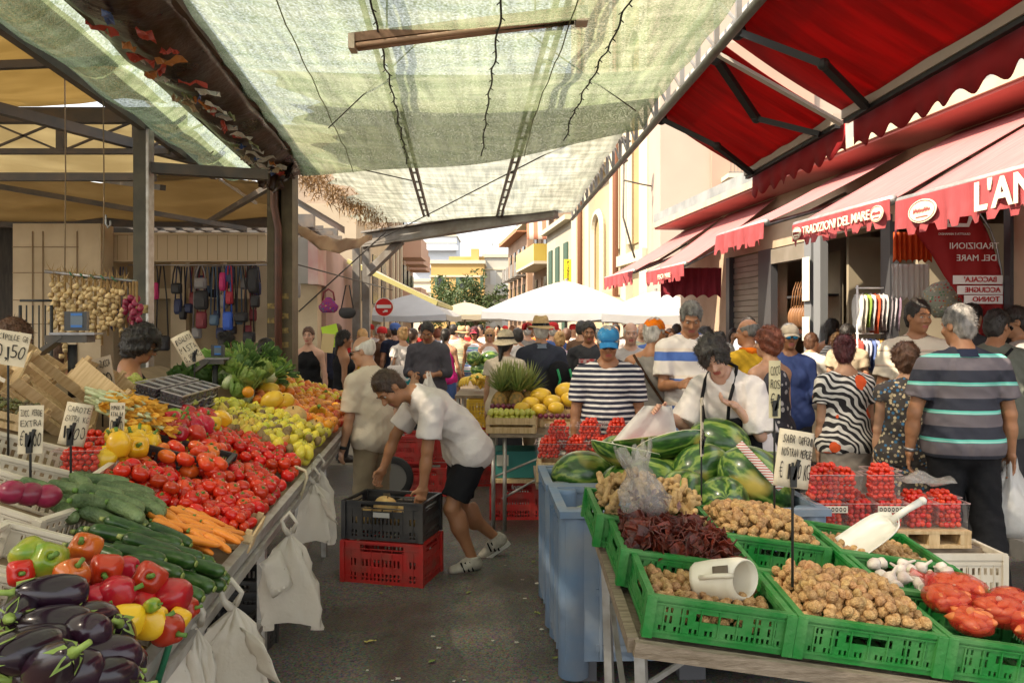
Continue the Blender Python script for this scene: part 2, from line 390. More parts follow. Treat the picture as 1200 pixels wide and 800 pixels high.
def person(label,loc,face,H=1.7,sex='m',sk='mid',hair=('short','brown'),top=None,bot=None,shoes=(.05,.04,.035),vox=.011,lean=0.0,bend=0.0,side=0.0,twist=0.0,head=(0,0,0),armL=None,armR=None,legL=None,legR=None,fat=1.0,hands=False,hat=None,glasses=None,group=None,apron=None,curl=.5,curlR=None,z0=0.0,cat="person",foot_pitch=(0,0),neckfwd=.0):
 """local frame: x right, y forward, z up; face = rotation about z in degrees (0 looks along +Y, 180 at the camera).
    arms: (upper direction, fore direction[, finger direction]); legs: (knee offset, ankle offset) from the hip in m for a 1.72 m person"""
 S=H/1.765;curlR=curl if curlR is None else curlR
 root=thing("person",label,cat,(loc[0],loc[1],z0),R(face),group)
 f=sex=='f'
 hipw=.095 if f else .09;shw=(.165 if f else .19)*(1+(fat-1)*.25)
 pel=V3(0,0,.93)
 hips=[V3(-hipw,0,.9),V3(hipw,0,.9)]
 T=rotz(R(twist))@roty(R(side))@rotx(-R(lean));T2=T@rotx(-R(bend))
 sp=pel+T@V3(0,0,.17);ch=sp+T2@V3(0,0,.2);nb=sp+T2@V3(0,-.01,.375)
 sh=[sp+T2@V3(-shw,0,.288),sp+T2@V3(shw,0,.288)]
 HR=T2@rotz(R(head[1]))@roty(R(head[2]))@rotx(-R(head[0]))
 hc=nb+T2@V3(0,.02+neckfwd,.05)+HR@V3(0,.012,.115)
 def arm(sd,spec):
  s0=sh[sd];sg=-1 if sd==0 else 1
  if spec is None:spec=((.16,-.06,-1),(.06,.22,-1))
  u=V3(spec[0][0]*sg,spec[0][1],spec[0][2]);u/=np.linalg.norm(u)
  v=V3(spec[1][0]*sg,spec[1][1],spec[1][2]);v/=np.linalg.norm(v)
  e=s0+u*.29;w_=e+v*.25
  d=v if len(spec)<3 else V3(spec[2][0]*sg,spec[2][1],spec[2][2]);d=d/np.linalg.norm(d)
  return s0,e,w_,d
 arms=[arm(0,armL),arm(1,armR)]
 def leg(sd,spec):
  s0=hips[sd];sg=-1 if sd==0 else 1
  if spec is None:spec=((.015,.03,-.42),(.02,-.02,-.82))
  return s0,s0+V3(spec[0][0]*sg,spec[0][1],spec[0][2]),s0+V3(spec[1][0]*sg,spec[1][1],spec[1][2])
 legs=[leg(0,legL),leg(1,legR)]
 X=T2@V3(1,0,0)
 B=Field();g=fat
 B.cap(hips[0]+V3(.02,0,.02),hips[1]+V3(-.02,0,.02),.115*(1.03 if f else .97)*g**.5,.115*(1.03 if f else .97)*g**.5,.05)
 B.cap(pel,sp,.105*g,.1*g,.06,u=T@V3(1,0,0),w=1.35)
 B.cap(sp,ch,.1*g,.112,.06,u=X,w=1.3)
 B.ell(sp+T2@V3(0,.0,.21),V3(.155*(.92 if f else 1)*(.6+.4*g),.105*(.7+.3*g),.16),T2,.05)
 if g>1.05:B.ell(sp+T@V3(0,.045,-.03),V3(.14*g,.12*g,.15),T,.06)
 if f:
  for s_ in(-1,1):B.ell(sp+T2@V3(s_*.075,.085,.17),V3(.06,.055,.06)*g**.5,T2,.03)
 B.cap(sh[0]-X*-.04,sh[1]-X*.04,.055,.055,.05)
 for s_ in(0,1):B.cap(nb+T2@V3(0,-.005,.0),sh[s_],.052,.045,.06)
 B.cap(nb+T2@V3(0,-.01,-.02),hc+HR@V3(0,-.012,-.06),.056 if not f else .047,.054 if not f else .045,.03)
 for(s0,e,w_,d) in arms:
  m_=(.85 if f else 1.0)*(.8+.2*g)
  B.cap(s0,e,.052*m_,.039*m_,.03);B.cap(e,e+(w_-e)*.45,.038*m_,.037*m_,.015);B.cap(e+(w_-e)*.35,w_,.038*m_,.026*m_,.02)
 for(s0,kn,an) in legs:
  m_=.9+.1*g
  B.cap(s0+V3(0,0,-.02),kn,.09*m_,.052,.04);B.cap(kn,kn+(an-kn)*.35,.05,.052*m_,.02)
  B.ell(kn+(an-kn)*.3+V3(0,-.02,0),V3(.05,.05,.1)*m_,None,.03);B.cap(kn+(an-kn)*.35,an,.05*m_,.033,.03)
 hs=.97 if not f else .93
 def hp(x,y,z):return hc+HR@(V3(x,y,z)*hs)
 B.ell(hp(0,-.012,.03),V3(.077,.097,.1)*hs,HR,.02);B.ell(hp(0,.025,-.04),V3(.058 if f else .062,.066,.082)*hs,HR,.03)
 B.ell(hp(0,.062,-.095),V3(.026,.024,.02)*hs,HR,.025)
 B.cap(hp(0,.086,.012),hp(0,.112,-.028),.009*hs,.014*hs,.012)
 for s_ in(-1,1):
  B.cap(hp(s_*.012,.088,.026),hp(s_*.042,.077,.024),.011*hs,.009*hs,.012)
  B.ell(hp(s_*.031,.098,.003),V3(.014,.014,.009)*hs,HR,.012,sub=True)
  B.ell(hp(s_*.04,.066,-.028),V3(.022,.02,.02)*hs,HR,.02)
  B.cap(hp(s_*.012,.092,-.034),hp(s_*.012,.098,-.034),.008*hs,.008*hs,.008)
  B.ell(hp(s_*.077,-.008,-.005),V3(.009,.02,.031)*hs,HR,.008)
 B.cap(hp(-.018,.083,-.062),hp(.018,.083,-.062),.0075*hs,.0075*hs,.008)
 B.cap(hp(-.016,.08,-.073),hp(.016,.08,-.073),.0085*hs,.0085*hs,.008)
 v,q=B.mesh(vox/S)
 sm_=skin(sk)
 HS=[]
 for sd,(s0,e,w_,d) in enumerate(arms):
  sg=-1 if sd==0 else 1
  fa=(w_-e)/np.linalg.norm(w_-e)
  th=V3(-sg*.35,1,.15) if abs(d[1])<.75 else V3(-sg*.6,0,1)
  th=th-d*(th@d);th/=np.linalg.norm(th);nn=np.cross(d,th)*(1 if sd==0 else-1)
  if nn[0]*sg>0 and abs(d[2])>.5:nn=-nn
  cu=curl if sd==0 else curlR;k_=.92 if f else 1.0
  Hd=Field()
  Hd.cap(w_-fa*.04,w_+d*.01,.026*k_,.024*k_,.012,u=th,w=1.15)
  Hd.cap(w_+d*.01,w_+d*.075*k_,.014,.0125,.018,u=th,w=2.6)
  for i,(ofs,ln) in enumerate(((.03,.072),(.0105,.08),(-.0095,.074),(-.028,.058))):
   b0=w_+d*.078*k_+th*ofs*k_
   a1=cu*1.1;d1=d*math.cos(a1*.5)+nn*math.sin(a1*.5);p1=b0+d1*ln*.45*k_
   d2=d*math.cos(a1*1.3)+nn*math.sin(a1*1.3);p2=p1+d2*ln*.32*k_
   d3=d*math.cos(a1*1.9)+nn*math.sin(a1*1.9);p3=p2+d3*ln*.25*k_
   Hd.cap(b0-d*.012,p1,.0092,.0086,.004);Hd.cap(p1,p2,.0086,.0078,.003);Hd.cap(p2,p3,.0078,.0068,.003)
  t0=w_+d*.022+th*.024;t1=t0+(d*.5+th*.75+nn*.25)*.042;t2=t1+(d*.85+th*.25+nn*.45*(.4+cu))*.034
  Hd.cap(t0,t1,.013,.0105,.01);Hd.cap(t1,t2,.0105,.0085,.003)
  hv,hq=Hd.mesh((.0042 if hands else max(.0065,vox*.7))/S)
  HS.append((w_,d,th,nn))
  q=np.concatenate([q,hq+len(v)]);v=np.concatenate([v,hv])
 bo=mesh_np("body",v*S,q,[sm_,lip],root)
 if vox<.012:
  cen=v[q].mean(1);lc=(cen-hc)@HR/hs
  mi=((np.abs(lc[:,0])<.024)&(lc[:,1]>.07)&(np.abs(lc[:,2]+.068)<.012)).astype(np.int32)
  bo.data.polygons.foreach_set("material_index",mi)
  for s_ in(-1,1):
   e_=MB();e_.smooth=True
   M3=Matrix([list(r_) for r_ in HR])
   e_.use(eye_white).ball(hp(s_*.031,.0765,.003)*S,(.0125*S,.0115*S,.008*S),10,8).use(eye_dark).ball(hp(s_*.031,.0835,.003)*S,.0058*S,8,6)
   e_.build("eye",None,root)
   br=MB();br.smooth=True;br.tube([hp(s_*.014,.099,.028)*S,hp(s_*.032,.096,.034)*S,hp(s_*.047,.082,.028)*S],[.003*S,.0035*S,.002*S],6).build("eyebrow",hair_m(hair[1]),root)
 hk,hcol=hair
 if hk!='none':
  Hf=Field();fc=[(hp(0,.05,0),HR@V3(0,0,-1))]
  t_={'short':.007,'curly':.026,'long':.013,'bun':.012,'pony':.011,'bob':.02,'bald':.004,'afro':.045}[hk]
  Hf.ell(hp(0,-.016,.036),(V3(.079,.098,.1)+t_)*hs,HR,.01)
  if hk in('short','curly','bob','afro','bun','pony','long'):
   Hf.ell(hp(0,-.052,-.02),(V3(.068,.05,.07)+t_)*hs,HR,.02)
  if hk=='bob':Hf.ell(hp(0,-.03,-.03),(V3(.08,.06,.08)+t_)*hs,HR,.03)
  if hk=='long':Hf.cap(hp(0,-.06,.0),hp(0,-.09,-.24),.07,.05,.03,u=X,w=1.4)
  if hk=='pony':Hf.cap(hp(0,-.1,.03),hp(0,-.13,-.2),.03,.018,.02)
  if hk=='bun':Hf.ell(hp(0,-.1,.1),V3(.045,.045,.04),HR,.015)
  Hf.ell(hp(0,.075,-.028),V3(.07 if hk not in('long','bob','curly') else .062,.07,.1 if hk not in('curly','bob') else .09)*hs,HR,.012,sub=True)
  for s_ in(-1,1):Hf.ell(hp(s_*.085,.0,-.02),V3(.022,.03,.04)*hs,HR,.01,sub=True) if hk in('short','bald','bun','pony') else None
  if hk=='bald':Hf.ell(hp(0,.02,.11),V3(.085,.115,.075),HR,.015,sub=True)
  am={'curly':.0075,'afro':.009,'bob':.005,'short':.0028,'bald':.0015}.get(hk,.003)
  Hf.disp=curls(am,{'curly':75,'afro':70,'bob':55}.get(hk,80),seed=len(label))
  hv,hq=Hf.mesh(min(vox,.008)/S if vox<.014 else vox/S)
  if len(hq):
   if vox<.0119:
    rs=np.random.RandomState(len(label));n_s={'bald':500,'short':2600}.get(hk,3200);ii=rs.randint(0,len(hv),n_s);b0=hv[ii];nr=b0-(hc+HR@V3(0,-.015,.02));nr/=np.linalg.norm(nr,axis=1)[:,None]
    dn=HR@V3(0,-.35,-1.0);tg=dn[None]-nr*(nr@dn)[:,None];tg/=np.linalg.norm(tg,axis=1)[:,None]+1e-6
    wild={'curly':1.0,'afro':1.3,'bob':.5,'bun':.3,'pony':.25}.get(hk,.35);L_s={'short':.016,'bald':.012,'curly':.02,'afro':.024,'bob':.026}.get(hk,.03)
    d_s=tg+nr*(.28+.25*wild)+rs.normal(0,.3+.5*wild,b0.shape);d_s/=np.linalg.norm(d_s,axis=1)[:,None];sd_=np.cross(d_s,nr);sd_/=np.linalg.norm(sd_,axis=1)[:,None]+1e-6
    ln_=L_s*rs.uniform(.5,1.2,(n_s,1));t1_=b0-nr*.002+d_s*ln_;w_s=.0019
    sv=np.stack([b0-sd_*w_s-nr*.002,b0+sd_*w_s-nr*.002,t1_+sd_*w_s*.3,t1_-sd_*w_s*.3],1).reshape(-1,3);sq=np.arange(4*n_s).reshape(-1,4)+len(hv)
    hq=np.concatenate([hq,sq]);hv=np.concatenate([hv,sv])
   mesh_np("hair",hv*S,hq,hair_m(hcol),root)
 if hat:
  kind_,hm=hat[0],hat[1]
  M3=Matrix([list(r_) for r_ in HR]);hb=MB();hb.smooth=True;n_=28
  if kind_=='cap':
   hb.lathe([(.084,.045),(.092,.052),(.094,.075),(.089,.1),(.07,.128),(.038,.144),(.0,.148)],n_,c=tuple(hp(0,-.012,-.012)*S),M=M3*S*hs,fn=lambda q_,a:Vector((q_.x*.93,q_.y*1.14,q_.z+.003*math.sin(a*6))))
   pk=[[Vector(hp(x_,.085+dy+.0*abs(x_)-3.2*x_*x_,.045-dy*.32-3.5*x_*x_)*S) for x_ in np.linspace(-.072,.072,11)] for dy in(0,.025,.05,.075)]
   cp_=hb.build("cap",hm,root);b2=MB();b2.smooth=True;b2.sheet(pk,.004);b2.build("peak",hat[2] if len(hat)>2 else hm,cp_)
  else:
   rb=.155 if kind_=='straw' else .15;dz=-.01 if kind_=='straw' else-.05
   pr=[(rb,.045+dz),(rb-.03,.05+dz*.5),(.1,.052),(.094,.062),(.086,.12),(.075,.15),(.06,.158),(.03,.152),(0,.15)] if kind_=='straw' else[(rb,.0),(rb-.025,.02),(.1,.055),(.096,.07),(.09,.11),(.07,.145),(.03,.158),(0,.16)]
   hb.lathe(pr,n_,c=tuple(hp(0,-.01,-.005)*S),M=M3*S,fn=lambda q_,a:Vector((q_.x*.95,q_.y*1.1,q_.z+(.012*math.sin(a*2+1) if q_.length>.12 else 0))))
   ho=hb.build("hat",hm,root)
   bd=MB();bd.smooth=True;bd.lathe([(.0985,.058),(.097,.06),(.094,.083),(.09,.084)],n_,c=tuple(hp(0,-.01,-.005)*S),M=M3*S,fn=lambda q_,a:Vector((q_.x*.97,q_.y*1.12,q_.z))).build("hat_band",hat[2] if len(hat)>2 else black,ho)
 if glasses:
  gb=MB();gb.smooth=True;lens=MB();lens.smooth=True
  M3=Matrix([list(r_) for r_ in HR])
  for s_ in(-1,1):
   lens.ball(hp(s_*.033,.105,.002)*S,(.025*S,.005*S,.018*S),12,8,M=M3)
   gb.tube([hp(s_*.057,.098,.008)*S,hp(s_*.083,.04,.01)*S,hp(s_*.085,-.01,.006)*S],.0025*S,6)
  gb.tube([hp(-.012,.108,.005)*S,hp(.012,.108,.005)*S],.0025*S,6)
  go=gb.build("glasses",black,root);lens.build("lens",glasses,go)
 def torso(G,t,hem,neck=.0,looseb=None,u0=0):
  lb=t if looseb is None else looseb
  G.cap(hips[0]+V3(.02,0,.02),hips[1]+V3(-.02,0,.02),.117*g**.5*(1.03 if f else .98)+lb,.117*g**.5*(1.03 if f else .98)+lb,.05)
  G.cap(pel,sp,.107*g+lb,.103*g+t,.05,u=T@V3(1,0,0),w=1.35);G.cap(sp,ch,.103*g+t,.114+t,.05,u=X,w=1.3)
  G.ell(sp+T2@V3(0,0,.21),V3(.158*(.92 if f else 1)*(.6+.4*g),.108*(.7+.3*g),.16)+t,T2,.05)
  if g>1.05:G.ell(sp+T@V3(0,.045,-.03),V3(.14*g,.12*g,.15)+t,T,.06)
  if f:
   for s_ in(-1,1):G.ell(sp+T2@V3(s_*.075,.085,.17),V3(.06,.055,.06)*g**.5+t,T2,.035)
 if top:
  G=Field();t=top.get('t',.012);kd=top.get('kind','tee');hem=top.get('hem',.12)
  torso(G,t,hem,looseb=top.get('lb',t+.014))
  if kd!='tank':
   G.cap(sh[0]+X*.05,sh[1]-X*.05,.055+t,.055+t,.05)
   for s_ in(0,1):G.cap(nb+T2@V3(0,0,-.012),sh[s_],.05+t*.7,.05+t*.8,.05)
   sl_=top.get('sleeve',.55)
   for(s0,e,w_,d) in arms:
    fl=top.get('flare',.012)
    if sl_<=1:G.cap(s0,s0+(e-s0)*sl_,.056+t,.047+t+fl,.025,flat='b')
    else:
     G.cap(s0,e,.056+t,.046+t,.025);G.cap(e,e+(w_-e)*(sl_-1),.046+t,.036+t*.9,.02,flat='b')
  else:
   for s_ in(0,1):G.cap(nb+T2@V3(0,0,-.03)+(sh[s_]-nb)*.45,ch+(sh[s_]-nb)*.4+T2@V3(0,.0,0),.05+t,.06+t,.02)
   for s_ in(-1,1):G.ell(sp+T2@V3(s_*(shw+.03),.0,.28),V3(.058,.2,.11),T2,.015,sub=True)
  nz_=top.get('neck',0.0)
  G.ell(nb+T2@V3(0,.02+(.02 if kd=='tank' else 0),.02),V3(.068+nz_,.075+nz_,.06+nz_),T2,.006,sub=True)
  G.disp=folds(top.get('fold',.006),seed=len(label),sc_=1)
  up_=T@V3(0,0,-1);cl_pt=pel+T@V3(0,0,-hem)
  pls=[(cl_pt,up_)]
  if abs(lean)<25:
   G.planes=pls if kd!='dress' else[]
   if kd=='dress':
    z1=top.get('len',.38)
    G.cap(V3(0,0,.95),V3(0,0,z1),.12*g+t,top.get('sw',.17),.05,u=V3(1,0,0),w=1.3,flat='b');G.planes=[(V3(0,0,z1),V3(0,0,-1))]
  else:G.planes=[(cl_pt,T@V3(0,0,-1)*.85+V3(0,-.0,0)+T@V3(0,.0,0))]
  gv,gq=G.mesh(vox*top.get('vf',.9)/S)
  so_=mesh_np({'dress':'dress','tank':'tank_top','shirt':'shirt','polo':'polo_shirt'}.get(kd,'tee_shirt'),gv*S,gq,top['m'],root)
  if kd in('shirt','polo'):
   cb=MB();cb.smooth=True;M3=Matrix([list(r_) for r_ in T2])
   cb.lathe([(.079,-.025),(.07,.02),(.066,.028),(.075,.022),(.094,-.02)],22,c=tuple((nb+T2@V3(0,-.004,0))*S),M=M3*S,fn=lambda q_,a:Vector((q_.x*1.06,q_.y,q_.z-.045*max(0,math.sin(a))**2)))
   cb.build("collar",top.get('collar',top['m']),so_)
 if bot:
  kd=bot.get('kind','trousers');G=Field();t=bot.get('t',.012)
  wz=pel[2]+bot.get('waist',.09)
  G.cap(hips[0]+V3(.02,0,.02),hips[1]+V3(-.02,0,.02),.117*g**.5*(1.03 if f else .98)+t,.117*g**.5*(1.03 if f else .98)+t,.05)
  G.cap(pel+V3(0,0,-.02),pel+T@V3(0,0,.12),.107*g+t,.102*g+t*.8,.05,u=V3(1,0,0),w=1.32)
  if kd=='skirt':
   z1=bot.get('len',.42);G.cap(V3(0,0,.93),V3(0,0,z1),.125+t,bot.get('sw',.15),.05,u=V3(1,0,0),w=1.35,flat='b')
   G.planes=[(V3(0,0,z1),V3(0,0,-1)),(V3(0,0,wz),V3(0,0,1))]
  else:
   for(s0,kn,an) in legs:
    if kd=='shorts':
     fr_=bot.get('frac',.8);e_=s0+(kn-s0)*fr_
     G.cap(s0+V3(0,0,-.02),e_,.093+t,bot.get('hemr',.082),.03,flat='b')
    else:
     en=an+V3(0,0,.0);G.cap(s0+V3(0,0,-.02),kn,.096+t,.066+t,.03)
     G.cap(kn,kn+(en-kn)*.4,.068+t,.07+t,.03);G.cap(kn+(en-kn)*.4,en,.07+t,bot.get('cuff',.056+t),.03,flat='b')
   G.planes=[(pel+T@V3(0,0,bot.get('waist',.09)),T@V3(0,0,1))]
  G.disp=folds(bot.get('fold',.005),seed=len(label)+3)
  gv,gq=G.mesh(vox*.95/S)
  mesh_np(kd,gv*S,gq,bot['m'],root)
 if shoes is not None:
  smm=shoes if not isinstance(shoes,tuple) else mat("shoe %.2f %.2f"%shoes[:2],shoes,.55,c2=tuple(q_*.7 for q_ in shoes),scale=30)
  sole=mat("sole",(.5,.48,.44),.7) if isinstance(shoes,tuple) and sum(shoes)>.6 else black
  for sd,(s0,kn,an) in enumerate(legs):
   sg=-1 if sd==0 else 1;Fm=rotz(-sg*.15)@rotx(R(foot_pitch[sd]))
   Sf=Field();a_=an
   def fp(x,y,z):return a_+Fm@V3(x,y,z)
   Sf.cap(fp(0,-.03,-.035),fp(0,.05,-.03),.04,.042,.02);Sf.cap(fp(0,.04,-.04),fp(0,.15,-.052),.04,.03,.03,u=Fm@V3(1,0,0),w=1.15)
   Sf.cap(fp(0,-.005,-.03),fp(0,-.005,.02),.042,.045,.02,flat='b');Sf.planes=[(fp(0,0,-.078),Fm@V3(0,0,-1))]
   gv,gq=Sf.mesh(max(.007,vox*.8)/S);so_=mesh_np("shoe",gv*S,gq,smm,root)
   if vox<.012:
    sb=MB();ol=[(x_*.047*(1.0 if y_<.05 else 1),y_) for x_,y_ in((-.7,-.065),(-1,-.04),(-.85,.03),(-1.02,.11),(-.7,.165),(0,.19),(.7,.165),(1.02,.11),(.85,.03),(1,-.04),(.7,-.065))]
    Mx=Matrix([list(r_) for r_ in Fm]).to_4x4();Mx.translation=Vector(fp(0,0,-.092));Mx=Matrix.Scale(S,4)@Mx
    sb.prism(ol,Mx,.022).build("sole",sole,so_)
 root["_"]=0;del root["_"]
 info=dict(S=S,root=root,arms=arms,hands=HS,T2=T2,sp=sp,nb=nb,sh=sh,hc=hc,HR=HR,pel=pel,T=T)
 return info
def wpt(info,p):
 """local (unscaled) point to world"""
 r=info['root'];return Matrix.Translation(r.location)@r.rotation_euler.to_matrix().to_4x4()@Vector(np.array(p)*info['S'])
# ================================================================ GROUND
asph=mat("asphalt",(.09,.076,.056),.75,c2=(.16,.137,.108),scale=1.1,bump=.9,bscale=110,detail=9)
n,L=nodes_of(asph);p=n["Principled BSDF"];tc=n.new("ShaderNodeTexCoord")
wz=n.new("ShaderNodeTexNoise");wz.inputs["Scale"].default_value=.8;wz.inputs["Detail"].default_value=7;wz.inputs["Distortion"].default_value=.6;L.new(tc.outputs["Object"],wz.inputs[0])
wr=n.new("ShaderNodeMapRange");wr.inputs[1].default_value=.44;wr.inputs[2].default_value=.6;wr.inputs[3].default_value=.3;wr.inputs[4].default_value=.85;L.new(wz.outputs[0],wr.inputs[0]);L.new(wr.outputs[0],p.inputs["Roughness"])
old=p.inputs["Base Color"].links[0].from_socket
mx=n.new("ShaderNodeMix");mx.data_type='RGBA';mx.blend_type='MULTIPLY';mx.inputs["Factor"].default_value=1
wr2=n.new("ShaderNodeMapRange");wr2.inputs[1].default_value=.42;wr2.inputs[2].default_value=.58;wr2.inputs[3].default_value=.72;wr2.inputs[4].default_value=1.15;L.new(wz.outputs[0],wr2.inputs[0])
L.new(old,mx.inputs["A"]);L.new(wr2.outputs[0],mx.inputs["B"])
gr=n.new("ShaderNodeTexVoronoi");gr.inputs["Scale"].default_value=110;L.new(tc.outputs["Object"],gr.inputs[0])
m3=n.new("ShaderNodeMix");m3.data_type='RGBA';m3.blend_type='OVERLAY';m3.inputs["Factor"].default_value=.8;L.new(mx.outputs["Result"],m3.inputs["A"]);L.new(gr.outputs["Color"],m3.inputs["B"])
hs=n.new("ShaderNodeHueSaturation");hs.inputs["Saturation"].default_value=.75;L.new(m3.outputs["Result"],hs.inputs["Color"]);L.new(hs.outputs[0],p.inputs["Base Color"])
g=MB();g.box2((-200,-30,-.3),(200,400,0));tag(g.build("ground",asph),kind="structure")
slab=mat("painted sunlit lane",(0.231,0.204,0.156),.7,c2=(0.17,0.15,0.116),scale=1.5,bump=.3,bscale=30)
g=MB();g.box2((-2.9,9.5,0.0),(1.6,200,.004));tag(g.build("road",slab),kind="structure")  # paler sheet over the asphalt: sunlight on the street put into colour
TH=R(7.2);cR,sR=math.cos(TH),math.sin(TH);FRM=Matrix.Rotation(TH,4,'Z')
def D(p,Y):return(Y-p*sR)/cR
def FRp(p,d,z):return FRM@Vector((p,d,z))
g=MB();g.box2((4.2,2,0),(9,40,.13));g.xf(FRM);tag(g.build("pavement",mat("pavement stone",(.26,.25,.23),.8,c2=(.18,.17,.15),scale=3,bump=.3)),kind="structure")
def rthing(name,label,cat,p,d,z=0,group=None):
 return thing(name,label,cat,FRp(p,d,z),TH,group)
def rb(mb,name,m,T,smooth=None):
 mb.xf(FRM);return mb.build(name,m,T,world=True,smooth=smooth)
def text(body,size,m,M,parent=None,name="lettering",depth=.004,thin=0.0,shear=0.0,mirror=False,spacing=1.0,align='CENTER'):
 c=bpy.data.curves.new(name,'FONT');c.body=body;c.size=size;c.align_x=align;c.align_y='CENTER';c.extrude=depth/2;c.offset=thin;c.shear=shear;c.space_character=spacing
 c.resolution_u=3
 o=bpy.data.objects.new(name+" curve",c);me=bpy.data.meshes.new_from_object(o)
 bpy.data.objects.remove(o);bpy.data.curves.remove(c)
 if mirror:me.transform(Matrix.Scale(-1,4,(1,0,0)))
 me.transform(M);me.materials.clear();me.materials.append(m)
 if parent is not None:
  inv=(Matrix.Translation(parent.location)@parent.rotation_euler.to_matrix().to_4x4()).inverted();me.transform(inv)
 o=bpy.data.objects.new(name,me);COL.objects.link(o);o.parent=parent;return o
def basis(x,y,o):
 x=Vector(x).normalized();y=Vector(y);y=(y-x*x.dot(y)).normalized();z=x.cross(y)
 M=Matrix((x,y,z)).transposed().to_4x4();M.translation=Vector(o);return M
# ================================================================ SHOP ROW ON THE RIGHT
pink_wall=mat("shop stucco",(.5,.38,.27),.8,c2=(.42,.31,.21),scale=2.5,bump=.2)
soffit_red=mat("red painted soffit",(.45,.13,.11),.7,c2=(.36,.11,.09),scale=2)
slab_m=mat("pale cornice concrete",(.3,.31,.3),.8,c2=(.2,.21,.21),scale=3,bump=.2)
creamlip=mat("cream cornice edge",(0.49,0.422,0.306),.7,c2=(0.408,0.34,0.245),scale=4)
shutter_m=mat("roller shutter",(.36,.32,.27),.45,c2=(.28,.25,.2),scale=4,metal=.3)
dark_frame=mat("dark door frame",(.06,.06,.065),.4)
greyframe=mat("grey door frame",(.2,.21,.22),.5)
glass_d=mat("shop glass",(.03,.03,.03),.05,spec=.9,alpha=.45)
inside_m=mat("shop interior wall",(.4,.34,.24),.8,c2=(.32,.27,.19),scale=2)
P0=5.02
def Yp(px):return 5.06/((px-600)/950+.1263)
def Dp(px):return D(P0,Yp(px))
T=rthing("shop_building","long single storey shop building with pale cornice on the right of the market","building",5.4,D(P0,9))
g=MB()
g.box2((P0,2.5,2.72),(P0+.3,Dp(845),3.42))
for a,b in((843,853),(896,899)):g.box2((P0,Dp(b),0.1),(P0+.3,Dp(a),2.72))
g.box2((P0+.0,Dp(1300),0.1),(P0+.3,Dp(1182),2.72))
g.box2((P0+2.6,2.5,.1),(P0+2.8,Dp(843),3.42))
g.box2((P0+.02,Dp(845),.1),(P0+2.8,D(P0,15.2),3.415))
rb(g,"wall",pink_wall,T)
g=MB();g.box2((P0-.56,2,3.45),(P0+2.9,D(4.4,15.0),3.54));rb(g,"cornice_lip",creamlip,T)
g=MB();g.box2((P0-.545,2,3.543),(P0+2.9,D(4.4,14.98),3.7));rb(g,"cornice",slab_m,T)
g=MB();g.box2((P0-.53,2,3.423),(P0+2.85,D(4.4,14.95),3.447));rb(g,"soffit",soffit_red,T)
g=MB();g.box2((P0+.3,Dp(965)-.05,.1),(P0+2.59,Dp(965),2.72));g.box2((P0+.9,Dp(1038),.1),(P0+.95,Dp(968),2.72));g.box2((P0+.3,Dp(1045),.1),(P0+2.59,Dp(1045)+.06,2.72));rb(g,"partition",inside_m,T)
for a,b in((945,953),(956,964),(1035,1046)):
 g=MB();g.box2((P0-.03,Dp(b),.13),(P0+.07,Dp(a),2.8));rb(g,"door_post",greyframe if a<1000 else dark_frame,T)
for a,b in((852,856),(890,905)):
 g=MB();g.box2((P0-.02,Dp(b),.13),(P0+.08,Dp(a),2.719));rb(g,"shutter_guide",dark_frame,T)
g=MB()
for k in range(30):g.box2((P0+.05+.012*(k%2),Dp(890),.14+k*.086),(P0+.09,Dp(856),.14+k*.086+.078))
rb(g,"roller_shutter",shutter_m,T)
g=MB();g.box2((P0-.02,Dp(945),2.5),(P0+.12,Dp(905),2.7));rb(g,"shutter_box",shutter_m,T)
T=rthing("shelf_display","shop window display of tan leather bags and hats on shelves","shop display",P0+.7,Dp(925),.13)
g=MB();g.box2((P0+.46,Dp(945),.13),(P0+.5,Dp(905),2.6));rb(g,"back_panel",inside_m,T)
for z in(1.0,1.5,2.02):
 g=MB();g.box2((P0+.2,Dp(945)+.03,z),(P0+.455,Dp(905)-.03,z+.03));rb(g,"shelf",dark_frame,T)
g=MB();g.box2((P0+.2,Dp(930),1.535),(P0+.4,Dp(908),1.76));rb(g,"box",mat("orange box",(.5,.13,.05),.7),T)
tan=mat("tan leather",(.24,.11,.04),.5,c2=(.16,.07,.03),scale=10,rand=.2)
for k in range(7):
 d=Dp(944)+.12+k*.07;t=rthing("hanging_bag","tan leather bag hung on a hook in the shop window","bag",P0+.14,d,1.75,"tan leather bags hanging in the shop window")
 g=MB();g.smooth=True;g.ball((P0+.14,d,1.75),(.12,.03,.16),12,8);rb(g,"bag_body",tan,t)
 g=MB();g.smooth=True;g.tube([(P0+.07,d,1.85),(P0+.1,d,2.1),(P0+.14,d,2.22),(P0+.18,d,2.1),(P0+.21,d,1.85)],.008,6);rb(g,"strap",tan,t)
paper=mat("paper",(.75,.72,.62),.8,c2=(.68,.64,.52),scale=9)
for i,(z,h) in enumerate(((1.95,.55),(1.45,.3))):
 g=MB();g.box2((P0-.068,Dp(954.5),z),(P0-.064,Dp(946),z+h));o=rb(g,"notice",paper,None)
 tag(o,["long white notice taped on the grey shop door post","small white notice with a drawing below the long one on the door post"][i],"notice")
T=rthing("shop_window","dark glazed shop front behind the red feather flag","window",P0,Dp(1190),.13)
g=MB();g.box2((P0-.03,Dp(1188),.13),(P0+.05,Dp(1180),2.72));g.box2((P0-.03,Dp(1290),.13),(P0+.05,Dp(1280),2.72));g.box2((P0-.02,Dp(1280),1.0),(P0+.03,Dp(1188),1.06));rb(g,"window_frame",dark_frame,T)
pinkaw=mat("faded pink awning cloth",(.6,.25,.24),.8,c2=(.5,.18,.18),scale=3,stretch=(1,14,1),transl=.3,bump=.1)
valm=mat("red valance cloth",(.5,.1,.11),.8,c2=(.4,.07,.08),scale=4,transl=.25,bump=.2)
